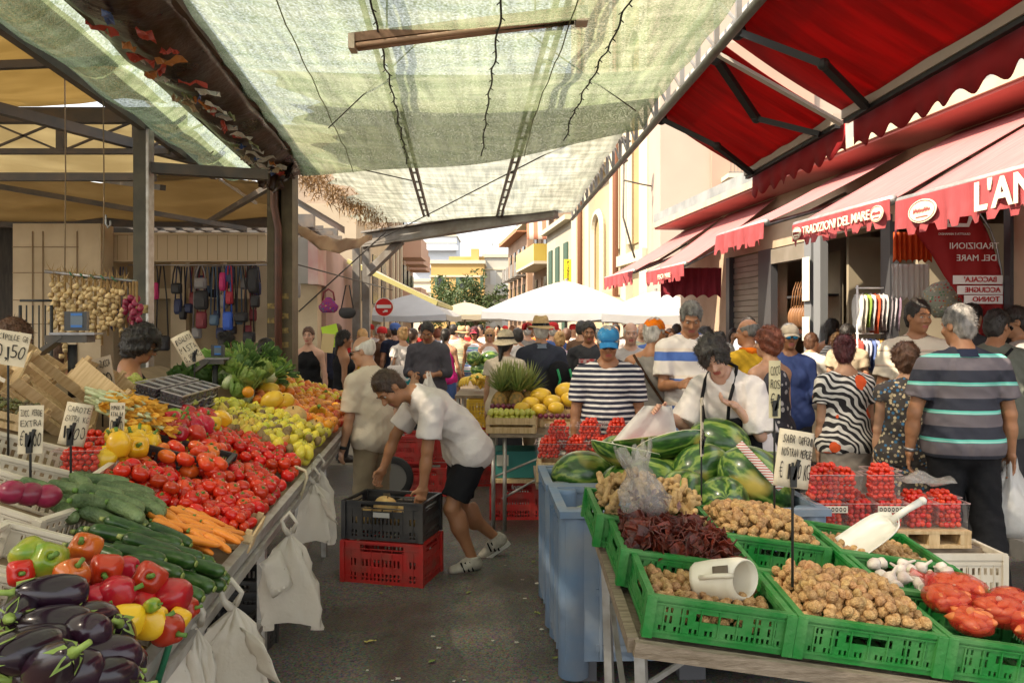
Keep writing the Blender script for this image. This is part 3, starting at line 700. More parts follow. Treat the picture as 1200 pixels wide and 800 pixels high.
cream_l=mat("cream lettering",(.8,.74,.56),.8)
def awning(label,p1,z1,p2,z2,d0,d1,drop,wl=.16,amp=.05,top=pinkaw,val=valm,sag=.03,group=None,square=True,arms=True):
 """from (p1,z1) at the wall down to the front bar (p2,z2), between distances d0 (near) and d1 (far)"""
 T=rthing("awning",label,"awning",p1,(d0+d1)/2,z1,group)
 rows=[]
 for i in range(13):
  t=i/12;rows.append([(p1+(p2-p1)*t,d0+(d1-d0)*j/10,z1+(z2-z1)*t-sag*math.sin(math.pi*t)) for j in range(11)])
 g=MB();g.smooth=True;g.sheet(rows,.004);rb(g,"canopy_cloth",top,T)
 g=MB();g.smooth=True;g.tube([(p2,d0,z2),(p2,d1,z2)],.032,8);bar=rb(g,"front_bar",alu,T)
 n_=max(24,int((d1-d0)/wl*8));g=MB();rr=[[],[],[]]
 for j in range(n_+1):
  t=j/n_;d=d0+(d1-d0)*t;ph=(t*(d1-d0)/wl)%1
  e=(amp if ph<.5 else 0) if square else amp*(.5-.5*math.cos(2*math.pi*ph))
  wv=.018*math.sin(d*21)+.01*math.sin(d*47)
  rr[0].append((p2-.034,d,z2-.0));rr[1].append((p2-.036+wv*.5,d,z2-drop*.5));rr[2].append((p2-.036+wv,d,z2-drop+e))
 g.sheet(rr,.003);rb(g,"valance",val,T)
 if arms:
  for s_ in(.08,.92):
   d=d0+(d1-d0)*s_;g=MB();g.smooth=True
   g.tube([(p1,d,z1-.25),((p1+p2)/2+.1,d+.35*(1 if s_<.5 else-1),(z1+z2)/2-.16),(p2+.02,d,z2-.02)],.022,8);rb(g,"folding_arm",steel,T)
 return T
pf=3.45
Da=lambda px:D(pf,{927:7.3,1067:5.82,1075:5.75,1260:4.2}[px])
A1=awning("pink awning with TRADIZIONI DEL MARE lettered on its red valance",P0,3.41,pf,2.53,Da(1067),Da(927),.2,sag=.0)
A2=awning("nearest pink awning lettered L'AN in big cream letters beside an oval crest",P0,3.41,pf,2.5,Da(1260),Da(1075),.255,sag=.0)
A3=awning("pink awning over the closed roller shutter",P0-.02,3.41,3.52,2.66,D(3.55,8.05),D(3.55,9.3),.22)
A4=awning("further pink awning with white lettering on a dark red valance",P0,3.41,3.72,2.48,D(3.75,11.0),D(3.75,12.75),.22)
A5=awning("furthest pink awning past the end of the cornice",P0,3.4,3.55,2.52,D(3.6,12.9),D(3.6,14.8),.22)
def val_text(T,body,size,px_p,d,z,**k):
 o_=FRp(px_p,d,z);return text(body,size,cream_l,basis(FRM.to_3x3()@Vector((0,-1,0)),(0,0,1),o_),T,**k)
val_text(A1,"TRADIZIONI DEL MARE",.104,pf-.052,(Da(1067)+Da(927))/2+.0,2.445,depth=.006,thin=.001,spacing=.95)
val_text(A2,"L'AN",.24,pf-.052,D(pf,4.68),2.385,depth=.006,thin=.006,spacing=1.0)
val_text(A4,"PESCA  MARE",.1,3.72-.052,D(3.75,11.8),2.36,depth=.006)
def crest(T,d,z,rx,rz_,p_):
 g=MB();M=basis((0,-1,0),(0,0,1),(p_,d,z));g.prism([(rx*math.cos(a*math.pi/14),rz_*math.sin(a*math.pi/14)) for a in range(28)],M,.004);e=rb(g,"crest",cream_l,T)
 g=MB();rr=random.Random(int(d*100));zz=[-rx*.6+rx*1.2*k/22 for k in range(23)]
 g.tube([(p_-.006,d-x_,z+(rz_*.3 if k%2 else-rz_*.18)*rr.uniform(.5,1)) for k,x_ in enumerate(zz)],rz_*.05,4)
 g.tube([(p_-.006,d-x_*.7,z-rz_*.5+(.004 if k%2 else-.004)) for k,x_ in enumerate(zz)],rz_*.035,4)
 g.tube([(p_-.006,d+rx*.9*math.cos(a*.3),z+rz_*.88*math.sin(a*.3)) for a in range(22)],rz_*.03,4)
 g.xf(FRM);o=g.build("crest_mark",valm,T,world=True)
crest(A1,Da(927)-.13,2.44,.085,.055,pf-.058);crest(A1,Da(1067)+.12,2.44,.085,.06,pf-.058)
crest(A2,Da(1075)-.34,2.385,.15,.078,pf-.058)
darkred=mat("dark red side cloth",(.25,.015,.03),.8,c2=(.2,.012,.025),scale=4,transl=.15)
g=MB();rr=[[],[]]
for j in range(49):
 t=j/48;x=2.2+(3.1-2.2)*t;rr[0].append((x,12.0+.02*math.sin(j),2.5));rr[1].append((x,12.0+.03*math.sin(j*.7),2.05+.05*abs(math.sin(t*math.pi*5))))
g.sheet(rr,.004);tag(g.build("side_curtain",darkred),"dark red scalloped cloth hung below the further pink awnings","curtain")
orange=mat("orange frill cloth",(.75,.12,.015),.8,transl=.3,c2=(.65,.09,.01),scale=8)
lace=mat("white lace curtain",(.75,.75,.74),.8,transl=.4,alpha=.85,bump=.3)
def drape(x0,x1,Y,z0,z1,m,name,label,cat,wl=.05,amp=.015,scal=0.03,seed=0,Y1=None):
 g=MB();g.smooth=True;rr=[];Y1=Y if Y1 is None else Y1
 for i in range(8):
  row=[]
  for j in range(61):
   t=j/60;x=x0+(x1-x0)*t;k=i/7
   row.append((x,Y+(Y1-Y)*t+amp*(.4+.6*k)*math.sin(x/wl*2*math.pi+seed+math.sin(x*31)*.8),z0+(z1-z0)*k+(scal*abs(math.sin(t*math.pi*6)) if i==7 else 0)))
  rr.append(row)
 g.sheet(rr,.003);return tag(g.build(name,m),label,cat)
q0=at(1047,275,7.6);q1=at(1098,275,7.5)
drape(q0.x,q1.x,7.6,at(0,272,7.6).z,at(0,308,7.6).z,orange,"frill_curtain","orange gathered frill cloth hung beside the red flag","curtain")
drape(q0.x,q1.x,7.64,at(0,309,7.6).z,at(0,352,7.6).z,lace,"lace_curtain","white lace curtain hanging just below the orange frill","curtain",seed=2)
flagm=mat("red flag cloth",(.5,.03,.03),.7,transl=.45,c2=(.42,.025,.025),scale=3)
T=thing("feather_flag","tall red feather flag seen from behind with mirrored TRADIZIONI DEL MARE lettering","flag",at(1172,385,6.9).xy.to_3d(),0)
FY=6.9
def fpix(x,y,dy=0):v=at(x,y,FY);return Vector((v.x,FY+dy,v.z))
edge=[(1146,250),(1158,268),(1166,290),(1171,315),(1174,345),(1175,380),(1175,400)]
left=[(1066,262),(1080,280),(1093,298),(1105,323),(1125,352),(1133,380),(1136,400)]
g=MB();g.smooth=True;rr=[]
for(a,b) in zip(left,edge):
 rr.append([fpix(a[0]+(b[0]-a[0])*t/14,a[1]+(b[1]-a[1])*t/14,.03*math.sin(t*.9+a[1]*.05)) for t in range(15)])
g.sheet(rr,.003);g.build("flag_cloth",flagm,T,world=True)
g=MB();g.smooth=True;g.tube([fpix(1178,520),fpix(1177,400)]+[fpix(x+2,y) for x,y in reversed(edge)]+[fpix(1120,244),fpix(1080,258)],.009,6);g.build("pole",steel,T,world=True)
fw=mat("flag white print",(.8,.76,.72),.8)
FM=lambda x,y:Matrix.Translation(fpix(x,y,-.045))@Matrix.Rotation(R(90),4,'X')
text("TRADIZIONI",.075,fw,FM(1138,289),T,mirror=True);text("DEL MARE",.075,fw,FM(1141,303),T,mirror=True);text("GIULITTA E ARMANDO",.026,fw,FM(1115,275),T,mirror=True)
for y,s_,xl in((328,"BACCALA'",1117),(340,"ACCIUGHE",1122),(351,"TONNO",1130)):
 g=MB();a=fpix(xl-3,y+5,-.038);b=fpix(1172,y-5,-.034);g.box2(a,b);g.build("printed_band",fw,T,world=True)
 text(s_,.06,mat("flag red print",(.45,.03,.03),.8),FM((xl+1170)/2+2,y),T,mirror=True,thin=.001)
g=MB();M=Matrix.Translation(fpix(1118,264,-.045))@Matrix.Rotation(R(90),4,'X')
g.prism([(-.1,.05),(-.1,-.02),(.1,-.02),(.14,.07),(.1,.07),(.085,.01),(-.07,.01),(-.07,.05)],M,.004);g.build("flag_emblem",fw,T,world=True)
T=thing("patterned_drum","round drum with a flowered pattern and a black end beside the lace curtain","drum",at(1108,350,7.2),0)
g=MB();g.smooth=True;M=Matrix.Rotation(R(68),3,'Y')@Matrix.Rotation(R(20),3,'X');g.lathe([(.06,-.16),(.13,-.14),(.165,-.05),(.16,.04),(.13,.13)],24,M=M)
g.build("drum_body",blot_mat("flower print",(.3,.32,.25),[(.5,.05,.05),(.6,.55,.4),(.1,.25,.12),(.5,.3,.1)],40),T)
g=MB();g.smooth=True;g.lathe([(.0,.132),(.05,.133),(.11,.134),(.13,.128),(.13,.12)],24,M=M);g.build("drum_end",black,T)
T=thing("clothes_rack","white two tier rack of scarves and cloths outside the shop","rack",(at(1027,385,8.6).x,8.6,.13))
g=MB();g.smooth=True
for s_ in(-1,1):g.tube([(s_*.2,0,0),(s_*.2,0,1.93)],.012,6)
for z in(1.9,1.42):g.tube([(-.22,0,z),(.22,0,z)],.01,6)
g.tube([(-.2,-.2,.01),(-.2,.2,.01)],.012,6);g.tube([(.2,-.2,.01),(.2,.2,.01)],.012,6)
g.build("rack_frame",mat("white rack metal",(.75,.75,.75),.4),T)
cl=[(.7,.7,.68),(.65,.6,.5),(.3,.45,.08),(.6,.6,.62),(.7,.12,.04),(.55,.5,.5),(.65,.62,.6),(.35,.3,.33),(.6,.55,.6),(.3,.2,.28)]
cl2=[(.5,.08,.06),(.6,.6,.65),(.55,.58,.7),(.15,.22,.5),(.3,.35,.55),(.55,.3,.06),(.6,.35,.08),(.5,.25,.05),(.55,.55,.55),(.5,.1,.08)]
for tier,(cs,z,ln) in enumerate(((cl,1.88,.4),(cl2,1.4,.34))):
 for k,c_ in enumerate(cs):
  g=MB();g.smooth=True;x=-.2+.044*k;rr=[]
  for i in range(6):rr.append([(x+.016*math.sin(j*1.9+i),-.12+.24*j/8,z-.03-ln*(1+.1*math.sin(k*2.1))*i/5-.08*abs(j/8-.5)*(i==0)) for j in range(9)])
  g.sheet(rr,.004);g.build("hanging_cloth",mat("cloth %d %d"%(tier,k),c_,.8,transl=.2),T)
# ================================================================ CHURCH AND HOUSES BEYOND
fac=mat("church cream stucco",(0.462,0.381,0.245),.85,c2=(0.408,0.326,0.204),scale=.7,bump=.1)
ochre=mat("church ochre panel",(0.408,0.286,0.136),.85,c2=(0.354,0.245,0.116),scale=.8)
white_st=mat("white stucco trim",(0.53,0.476,0.367),.8)
PC=6.4*cR
def Yc(px):return 6.4/((px-600)/950+.1263)
def Dc(px):return D(PC,Yc(px))
T=rthing("church","tall cream church front with arched niches and pilasters","church",PC+3,Dc(720))
g=MB();g.box2((PC,Dc(768),0),(PC+9,Dc(671),17));rb(g,"wall",fac,T)
for a,b in((768,758),(742,735.5),(728,722),(697,692),(682,676)):
 g=MB();g.box2((PC-.22,Dc(a),0),(PC-.002,Dc(b),16));rb(g,"pilaster",white_st,T)
g=MB();g.box2((PC-.5,Dc(735),0),(PC-.002,Dc(692),.5));g.box2((PC-.35,Dc(768),3.4),(PC-.23,Dc(735),3.7));rb(g,"plinth",white_st,T)
def arch_outline(w_,h_,n_=10):
 return[(-w_/2,0),(w_/2,0)]+[(w_/2*math.cos(math.pi*k/n_),h_-w_/2+w_/2*math.sin(math.pi*k/n_)) for k in range(n_+1)]
def arch(pa,pb,z0,z1):
 d0,d1=Dc(pa),Dc(pb);w_=d1-d0;M=basis((0,1,0),(0,0,1),(PC-.0,(d0+d1)/2,z0))
 g=MB();g.prism(arch_outline(w_,z1-z0),basis((0,1,0),(0,0,1),(PC-.04,(d0+d1)/2,z0)),.038);pn=rb(g,"niche_panel",ochre,T)
 g=MB();o1=arch_outline(w_+.3,z1-z0+.15,14);o2=arch_outline(w_-.02,z1-z0-.01,14)
 pts=[(w_/2+.08,0),(w_/2+.08,z1-z0-w_/2)]+[((w_/2+.08)*math.cos(math.pi*k/12),z1-z0-w_/2+(w_/2+.08)*math.sin(math.pi*k/12)) for k in range(1,12)]+[(-w_/2-.08,z1-z0-w_/2),(-w_/2-.08,0)]
 g.tube([(PC-.1,(d0+d1)/2+x,z0+z) for x,z in pts],.12,6);rb(g,"arch_moulding",white_st,T)
arch(757,744,4.0,9.8);arch(734,729,4.0,9.0);arch(709,699.5,2.4,5.4)
g=MB();g.box2((PC-.6,Dc(722),7.0),(PC-.002,Dc(693),7.35));g.box2((PC-.45,Dc(722),6.75),(PC-.002,Dc(693),6.998));rb(g,"cornice",white_st,T)
for a in(734.8,691):
 g=MB();g.smooth=True;g.tube([(PC-.35,Dc(a),0),(PC-.35,Dc(a),14)],.09,8);rb(g,"drainpipe",mat("brown drainpipe",(.22,.09,.05),.5),T)
T=rthing("low_house","low cream house with dark green shutters past the church","house",PC+2,Dc(655))
g=MB();g.box2((PC,Dc(671)+.05,0),(PC+8,Dc(641),5.9));rb(g,"wall",mat("pale house stucco",(0.462,0.428,0.34),.85,c2=(0.408,0.374,0.292),scale=.7),T)
g=MB();g.box2((PC-.3,Dc(671)+.05,5.9),(PC+8,Dc(641),6.1));rb(g,"cornice",white_st,T)
shut=mat("green shutters",(.05,.1,.07),.6)
for px_,z in((664,3.6),(654,3.6),(646,3.6),(652,.8),(662,.8)):
 g=MB();g.box2((PC-.07,Dc(px_)-.4,z),(PC-.004,Dc(px_)+.4,z+1.5));wv_=rb(g,"window",shut,T)
 g=MB();g.box2((PC-.1,Dc(px_)-.5,z-.1),(PC-.0,Dc(px_)+.5,z-.02));rb(g,"sill",white_st,wv_) if False else rb(g,"window_sill",white_st,T)
yellow=mat("yellow sign",(.8,.62,.02),.5)
c0=at(661,304,31.5);c1=at(670,338,31.5)
T=thing("hanging_sign","tall narrow yellow PIZZERIA sign sticking out from the street wall","sign",((c0.x+c1.x)/2,31.5,c1.z))
g=MB();g.box2((c0.x,31.45,c1.z),(c1.x,31.55,c0.z));g.build("sign_board",yellow,T,world=True)
for k,ch_ in enumerate("PIZZERIA"):
 text(ch_,.16,black,Matrix.Translation(((c0.x+c1.x)/2,31.44,c0.z-.12-k*(c0.z-c1.z-.18)/7.3))@Matrix.Rotation(R(90),4,'X'),T,name="letter")
g=MB();g.bar((c1.x,31.5,c0.z-.1),(c1.x+.9,31.5,c0.z-.1),.04);g.bar((c1.x,31.5,c1.z+.1),(c1.x+.9,31.5,c1.z+.1),.04);g.build("bracket",darkmetal,T,world=True)
T=thing("pink_building","pale pink stucco building rising behind the shop cornice","building",(7.5,22,0))
g=MB();g.box2((3.55,19.4,0),(15,26,16));g.build("wall",mat("pale pink stucco",(0.449,0.354,0.286),.85,c2=(0.408,0.313,0.252),scale=.6,bump=.1),T,world=True)
g=MB();g.box2((4.75,19.3,4.2),(7.2,19.38,8.4));g.build("wall_panel",mat("pinker stucco panel",(0.422,0.286,0.218),.85,c2=(0.381,0.258,0.197),scale=.9),T,world=True)
g=MB();g.box2((4.6,19.24,6.55),(7.4,19.299,6.75));g.build("string_course",white_st,T,world=True)
b=thing("balcony_rail","small iron balcony railing on the pink building","railing",(5.6,18.7,5.2))
g=MB()
for k in range(14):g.bar((5.05+.08*k,18.7,5.2),(5.05+.08*k,18.7,6.1),.015)
g.bar((5.0,18.7,6.1),(6.2,18.7,6.1),.03);g.bar((5.0,18.7,5.2),(6.2,18.7,5.2),.03);g.bar((5.02,18.7,6.1),(5.02,19.4,6.1),.03);g.build("railing",greymetal,b,world=True)
g=MB();g.box2((4.98,18.66,5.08),(6.3,19.39,5.18));g.build("slab",white_st,b,world=True)
l0=at(731,178,20);T=thing("street_lamp","old iron street lantern fixed high on the church front","lamp",l0)
g=MB();g.lathe([(.0,.42),(.1,.3),(.2,.26),(.17,.24)],8);g.lathe([(.1,-.24),(.11,-.2),(.02,-.3),(0,-.34)],8);g.build("lantern_frame",darkmetal,T)
g=MB();g.lathe([(.165,.24),(.1,-.22)],8);g.build("lantern_glass",clear_pl,T)
g=MB();g.smooth=True;g.tube([(0,0,-.3),(.0,.1,-1.6),(.3,.2,-2.6)],.025,6);g.tube([(0,0,-.7),(.5,.3,-.75),(1.6,1.5,-.7)],.02,6);g.build("bracket",darkmetal,T)
PB=7.0*cR
def house(T,p0,d0,d1,z1,m):g=MB();g.box2((p0,d0,0),(p0+9,d1,z1));return rb(g,"wall",m,T)
peach=mat("peach stucco",(0.381,0.272,0.19),.85,c2=(0.326,0.231,0.163),scale=.6)
darkwin=mat("dark window",(.03,.035,.04),.2)
T=rthing("balcony_house","peach apartment house with stacked balconies and a striped awning","house",PB+3,D(PB,46))
house(T,PB+.6,D(PB,42),D(PB,50),9.2,peach)
for z in(2.4,5.0,7.6):
 g=MB();g.box2((PB-.5,D(PB,42.5),z),(PB+.6,D(PB,49.5),z+.15));rb(g,"balcony_slab",white_st,T)
 g=MB();g.box2((PB-.5,D(PB,42.5),z+.15),(PB-.45,D(PB,49.5),z+1.05));g.box2((PB-.45,D(PB,42.5),z+.15),(PB+.6,D(PB,42.5)+.05,z+1.05));rb(g,"balcony_panel",mat("ochre balcony glass",(.5,.38,.08),.3) if z<6 else greymetal,T)
 for k in range(4):
  g=MB();g.box2((PB+.53,D(PB,43)+k*1.7,z+.15),(PB+.59,D(PB,43)+k*1.7+.8,z+2.1));rb(g,"window",darkwin if k%2 else peach,T)
stw=stripe_mat("striped awning cloth",[(0,(.75,.7,.62)),(.5,(.6,.25,.15))],axis=0,period=.44,transl=.4)
a0=at(617,262,42);a1=at(643,283,42)
g=MB();g.smooth=True;g.sheet([[(a0.x+(a1.x-a0.x)*j/8,41.9-.9*i/4,a0.z+.6-(a0.z+.6-a1.z)*i/4) for j in range(9)] for i in range(5)],.02);tag(g.build("striped_awning",stw),"white and salmon striped awning dropped over an upper balcony","awning")
T=rthing("street_house","narrow dark peach house with iron balconies before the trees","house",PB+3,D(PB,55))
house(T,PB+.3,D(PB,50.2),D(PB,60),7.6,mat("brown stucco",(.42,.27,.18),.85,c2=(.34,.22,.15),scale=.6))
for z in(2.5,4.9):
 for k in range(4):
  d=D(PB,51)+k*2.2
  g=MB();g.box2((PB+.2,d,z+.1),(PB+.29,d+.9,z+1.9));rb(g,"window",darkwin,T)
  g=MB();g.box2((PB-.3,d-.3,z),(PB+.3,d+1.2,z+.1));g.box2((PB-.3,d-.3,z+.1),(PB-.27,d+1.2,z+.9));rb(g,"balcony",greymetal,T)
g=MB();g.box2((PB-.4,D(PB,50.2),7.6),(PB+9,D(PB,60),7.85));rb(g,"eaves",mat("terracotta eaves",(.45,.2,.1),.8),T)
def flat_house(name,label,x0,x1,Y,z1,m,depth=10,trim=white_st):
 T=thing(name,label,"house",((x0+x1)/2,Y+depth/2,0));g=MB();g.box2((x0,Y,0),(x1,Y+depth,z1));g.build("wall",m,T,world=True)
 g=MB();g.box2((x0-.15,Y-.15,z1),(x1+.15,Y+depth,z1+.3));g.box2((x0-.1,Y-.1,z1-1.15),(x1+.1,Y,z1-1.0));g.build("cornice",trim,T,world=True);return T
def win(T,x0,x1,z0,z1,Y,m=None,sh=None):
 g=MB();g.box2((x0,Y-.06,z0),(x1,Y-.004,z1));g.build("window",m or darkwin,T,world=True)
 if sh:
  for a,b in((x0-(x1-x0)*.5,x0-.02),(x1+.02,x1+(x1-x0)*.5)):
   g=MB();g.box2((a,Y-.1,z0),(b,Y-.004,z1));g.build("shutter",sh,T,world=True)
yst=mat("yellow stucco",(0.49,0.313,0.109),.85,c2=(0.449,0.286,0.0952),scale=.4)
T=flat_house("yellow_house","yellow ochre house with green shuttered windows closing the street",-7.0,-2.45,70,7.2,yst)
win(T,-4.35,-3.85,6.0,7.0-.02,70,sh=shut) if False else None
win(T,-4.5,-3.8,5.05,6.05,70,sh=shut);win(T,-6.45,-6.05,5.05,6.05,70,sh=shut);win(T,-2.75,-2.5,5.05,6.05,70,m=shut);win(T,-4.5,-3.8,1.5,3.0,70,sh=shut)
g=MB();g.box2((-5.6,72,7.5),(-2.5,76,8.0));g.box2((-3.6,71,7.5),(-2.9,72,8.6));g.build("roof_hut",yst,T,world=True)
wst=mat("white stucco",(0.476,0.462,0.408),.85,c2=(0.422,0.408,0.36),scale=.5)
T=flat_house("white_house","white house with a small balcony beside the yellow one",-2.6,2.5,74,8.1,wst)
for x in(-2.0,-.9,.3):win(T,x,x+.55,5.0,6.9,74,m=mat("grey blind",(.5,.5,.48),.6));win(T,x,x+.5,1.8,3.6,74,m=mat("grey blind",(.5,.5,.48),.6))
g=MB();g.box2((-3.4,73.1,4.6),(-.3,73.99,4.75));g.box2((-3.4,73.1,4.75),(-1.5,73.16,5.6));g.build("balcony",wst,T,world=True)
g=MB()
for k in range(9):g.bar((-2.4+.6*k,74.2,8.4),(-2.4+.6*k,74.2,9.6 if k<6 else 9.2),.05)
g.bar((-2.4,74.2,9.3),(2.4,74.2,9.3),.05);g.build("roof_railing",greymetal,T,world=True)
T=flat_house("apartment_tower","distant pale grey apartment tower above the yellow house",-17,-9.6,140,17.5,mat("far grey stucco",(.5,.52,.55),.85))
for k in range(3):g=MB();g.box2((-17.4,139,9+k*3),(-9.2,139.98,9.9+k*3));g.build("balcony",mat("far balcony",(.42,.44,.48),.8),T,world=True)
T=flat_house("backdrop_block","long pale block behind the trees at the end of the street",-30,-7.2,85,6.5,mat("far cream stucco",(.62,.56,.45),.85));win(T,-9.5,-8.6,3,4.6,85)
T=flat_house("backdrop_block","pale block partly hidden behind the balconied houses",2.7,30,80,7.5,mat("far cream stucco",(.62,.56,.45),.85));win(T,3.5,4.5,3,4.6,80)
leafm=mat("tree leaves",(.045,.075,.022),.6,c2=(.09,.13,.04),scale=2,transl=.25,rand=.1)
bark=mat("tree bark",(.1,.075,.05),.9,bump=.4)
def tree(label,x,Y,h,rad,n_=2600,seed=1):
 T=thing("street_tree",label,"tree",(x,Y,0),0,"trees at the end of the street");r_=random.Random(seed)
 g=MB();g.smooth=True;g.tube([(0,0,0),(.05,0,h*.35),(.1,.05,h*.7)],[.16,.12,.06],8)
 for k in range(6):a=k*1.05;g.tube([(.05,0,h*.4),(math.cos(a)*rad*.4,math.sin(a)*rad*.4,h*.6),(math.cos(a)*rad*.7,math.sin(a)*rad*.7,h*.72)],[.07,.04,.015],6)
 g.build("trunk",bark,T)
 cl_=[(Vector((r_.gauss(0,.42),r_.gauss(0,.42),r_.gauss(0,.36)))*rad,r_.uniform(.28,.5)*rad) for _ in range(16)]
 g=MB()
 for k in range(n_):
  c_,rr_=r_.choice(cl_);q=Vector((r_.gauss(0,1),r_.gauss(0,1),r_.gauss(0,1))).normalized()*rr_*r_.uniform(.6,1.05)+c_+Vector((0,0,h*.68))
  s_=r_.uniform(.08,.17);a_=Vector((r_.gauss(0,1),r_.gauss(0,1),r_.gauss(0,1))).normalized();b_=a_.cross(Vector((r_.gauss(0,1),r_.gauss(0,1),r_.gauss(0,1)))).normalized()
  g.add([q-a_*s_,q+b_*s_*.45,q+a_*s_,q-b_*s_*.45],[(0,1,2,3)])
 g.build("crown",leafm,T)
tree("dark green street tree left of the pair before the yellow house",-4.5,57,5.2,1.9,seed=3)
tree("rounder greyer green street tree right of the pair before the yellow house",-2.5,55,4.6,1.85,seed=5)
tree("low street tree half hidden behind the cream parasol",-3.3,60,3.6,1.5,1600,seed=8)
# ================================================================ LEFT SIDE OF THE STREET
def wallbox(name,label,pts,z0,z1,m,cat="building",parts=(),th=4):
 """upright wall along a line with thickness on the left"""
 T=thing(name,label,cat,(pts[0][0]-.5,pts[0][1]+.5,0));g=MB()
 for a,b in zip(pts[:-1],pts[1:]):
  a_=Vector((a[0],a[1],0));b_=Vector((b[0],b[1],0));nrm=Vector((-(b_-a_).y,(b_-a_).x,0)).normalized()*th
  o_=[a_,b_,b_+nrm,a_+nrm];g.prism([(q.x,q.y) for q in o_],Matrix.Translation((0,0,z0)),z1-z0)
 g.build("wall",m,T,world=True);return T
pinkp=mat("faded pink wall",(0.408,0.258,0.204),.85,c2=(0.354,0.231,0.184),scale=1.5,bump=.1)
T=wallbox("stall_kiosk","low pink walled kiosk with a white upper box behind the steel post",[(-2.98,13),(-3.55,18)],0,3.0,pinkp,th=.3)
g=MB();g.box2((-3.48,12.6,2.3),(-3.12,12.98,3.02));g.build("white_box",mat("whitewash",(0.476,0.462,0.422),.8,c2=(0.408,0.394,0.354),scale=3),T,world=True)
g=MB();g.box2((-3.4,12.7,0),(-3.05,12.98,2.298));g.build("panel_wall",cream,T,world=True)
g=MB();g.box2((-3.12,12.4,2.28),(-2.97,12.97,2.95));g.build("side_panel",mat("rosy panel",(.62,.36,.34),.7,c2=(.66,.5,.45),scale=4),T,world=True)
T=wallbox("cream_house","low cream house front past the steel canopy post",[(-3.75,19.5),(-4.25,28)],0,4.6,mat("cream street stucco",(0.435,0.354,0.252),.85,c2=(0.374,0.306,0.218),scale=.8))
for k in range(3):
 y_=20.5+k*2.4;x_=-3.75-(y_-19.5)*.0588
 g=MB();g.box2((x_-.06,y_,2.3),(x_+.03,y_+.9,3.7));g.build("window",darkwin,T,world=True)
T=wallbox("tall_house","taller grey and beige house with drainpipes down its front",[(-4.35,28.1),(-4.95,36)],0,8.6,mat("grey beige stucco",(0.326,0.258,0.197),.85,c2=(0.272,0.218,0.17),scale=.8))
for k in range(6):
 y_=28.8+k*1.25;x_=-4.35-(y_-28.1)*.076
 g=MB();g.box2((x_-.05,y_,0),(x_+.12,y_+.22,8.4));g.build("pilaster",white_st if k%2 else mat("brown pipe stucco",(.3,.22,.16),.8),T,world=True)
T=wallbox("balcony_building","pinkish beige building with shallow balconies left of the trees",[(-5.0,36.1),(-6.1,50)],0,7.2,mat("rosy beige stucco",(0.408,0.286,0.204),.85,c2=(0.354,0.245,0.184),scale=.8))
for z in(2.6,4.9):
 for k in range(3):
  y_=37.5+k*4;x_=-5.0-(y_-36.1)*.079
  g=MB();g.box2((x_-.1,y_,z),(x_+.9,y_+2.4,z+.15));g.box2((x_+.84,y_,z+.15),(x_+.9,y_+2.4,z+.9));g.box2((x_-.1,y_,z+.15),(x_+.84,y_+.06,z+.9));g.build("balcony",mat("rosy balcony",(.56,.36,.27),.8),T,world=True)
  g=MB();g.box2((x_-.1,y_+.6,z+.15),(x_+.04,y_+1.5,z+2));g.build("window",darkwin,T,world=True)
ya=mat("yellow green awning edge",(.42,.38,.14),.6);ct=mat("cream awning cloth",(.66,.6,.45),.8,transl=.35)
T=thing("side_awning","cream extended awning with a yellow green rail sloping over the street","awning",(-3.4,17,2.8))
g=MB();g.smooth=True;g.sheet([[(-3.25+1.75*i/8,16+4*j/8,2.98-.82*i/8-.03*math.sin(math.pi*i/8)) for j in range(9)] for i in range(9)],.005);g.build("awning_cloth",ct,T,world=True)
g=MB();g.bar((-3.25,16,2.93),(-1.48,16,2.1),.05,.09);g.bar((-1.48,16,2.1),(-1.48,20,2.1),.05,.09);g.build("awning_rail",ya,T,world=True)
pw=mat("white parasol cloth",(.56,.56,.56),.8,transl=.35,c2=(.5,.5,.5),scale=2,bump=.1);pc_=mat("cream parasol cloth",(0.576,0.512,0.384),.8,transl=.35)
def parasol(label,x,Y,w_,ze,za,m,rz=0,group="square parasols over the street stalls",drop=.16):
 T=thing("market_parasol",label,"parasol",(x,Y,0),R(rz),group)
 N=8;g=MB();g.smooth=False;h=w_/2
 for sd in range(4):
  M=Matrix.Rotation(sd*math.pi/2,4,'Z');rr=[]
  for i in range(7):
   t=i/6;rr.append([M@Vector((-h*t+2*h*t*j/N,-h*t,za+(ze-za)*t**1.08-.05*math.sin(math.pi*j/N)*t+.04*math.sin(math.pi*t))) for j in range(N+1)])
  rr.append([M@Vector((-h+2*h*j/N,-h-.01,ze-drop-.05*math.sin(math.pi*j/N)+.02*math.sin(j*2.2))) for j in range(N+1)])
  g.sheet(rr[1:],.006)
  g.add([rr[1][0],rr[1][-1],Vector((0,0,za))],[(0,1,2)])
 g.build("canopy",m,T)
 g=MB();g.smooth=True;g.tube([(0,0,0),(0,0,za+.05)],.035,8);g.build("pole",greymetal,T)
 g=MB();g.smooth=True
 for sx in(-1,1):
  for sy in(-1,1):g.tube([(0,0,za-.06),(sx*h*.97,sy*h*.97,ze-.04)],.014,5)
 g.build("ribs",greymetal,T)
parasol("big white square parasol in the middle of the street",1.3,19.5,3.5,1.98,2.75,pw,-8)
parasol("white square parasol in front of the dark red side cloth",3.05,17.2,2.2,1.9,2.4,pw,-8)
parasol("white square parasol behind the round no entry sign",-2.95,24,2.5,2.0,2.62,pw,-6)
parasol("cream square parasol furthest down the street",-1.9,33,2.4,2.1,2.65,pc_,-6)
parasol("low cream square parasol left of the big white one",-1.6,27.5,1.9,2.1,2.5,pc_,10)
g=MB();g.smooth=True;c_=[at(700,343,24),at(735,328,25),at(758,348,24),at(712,360,22)]
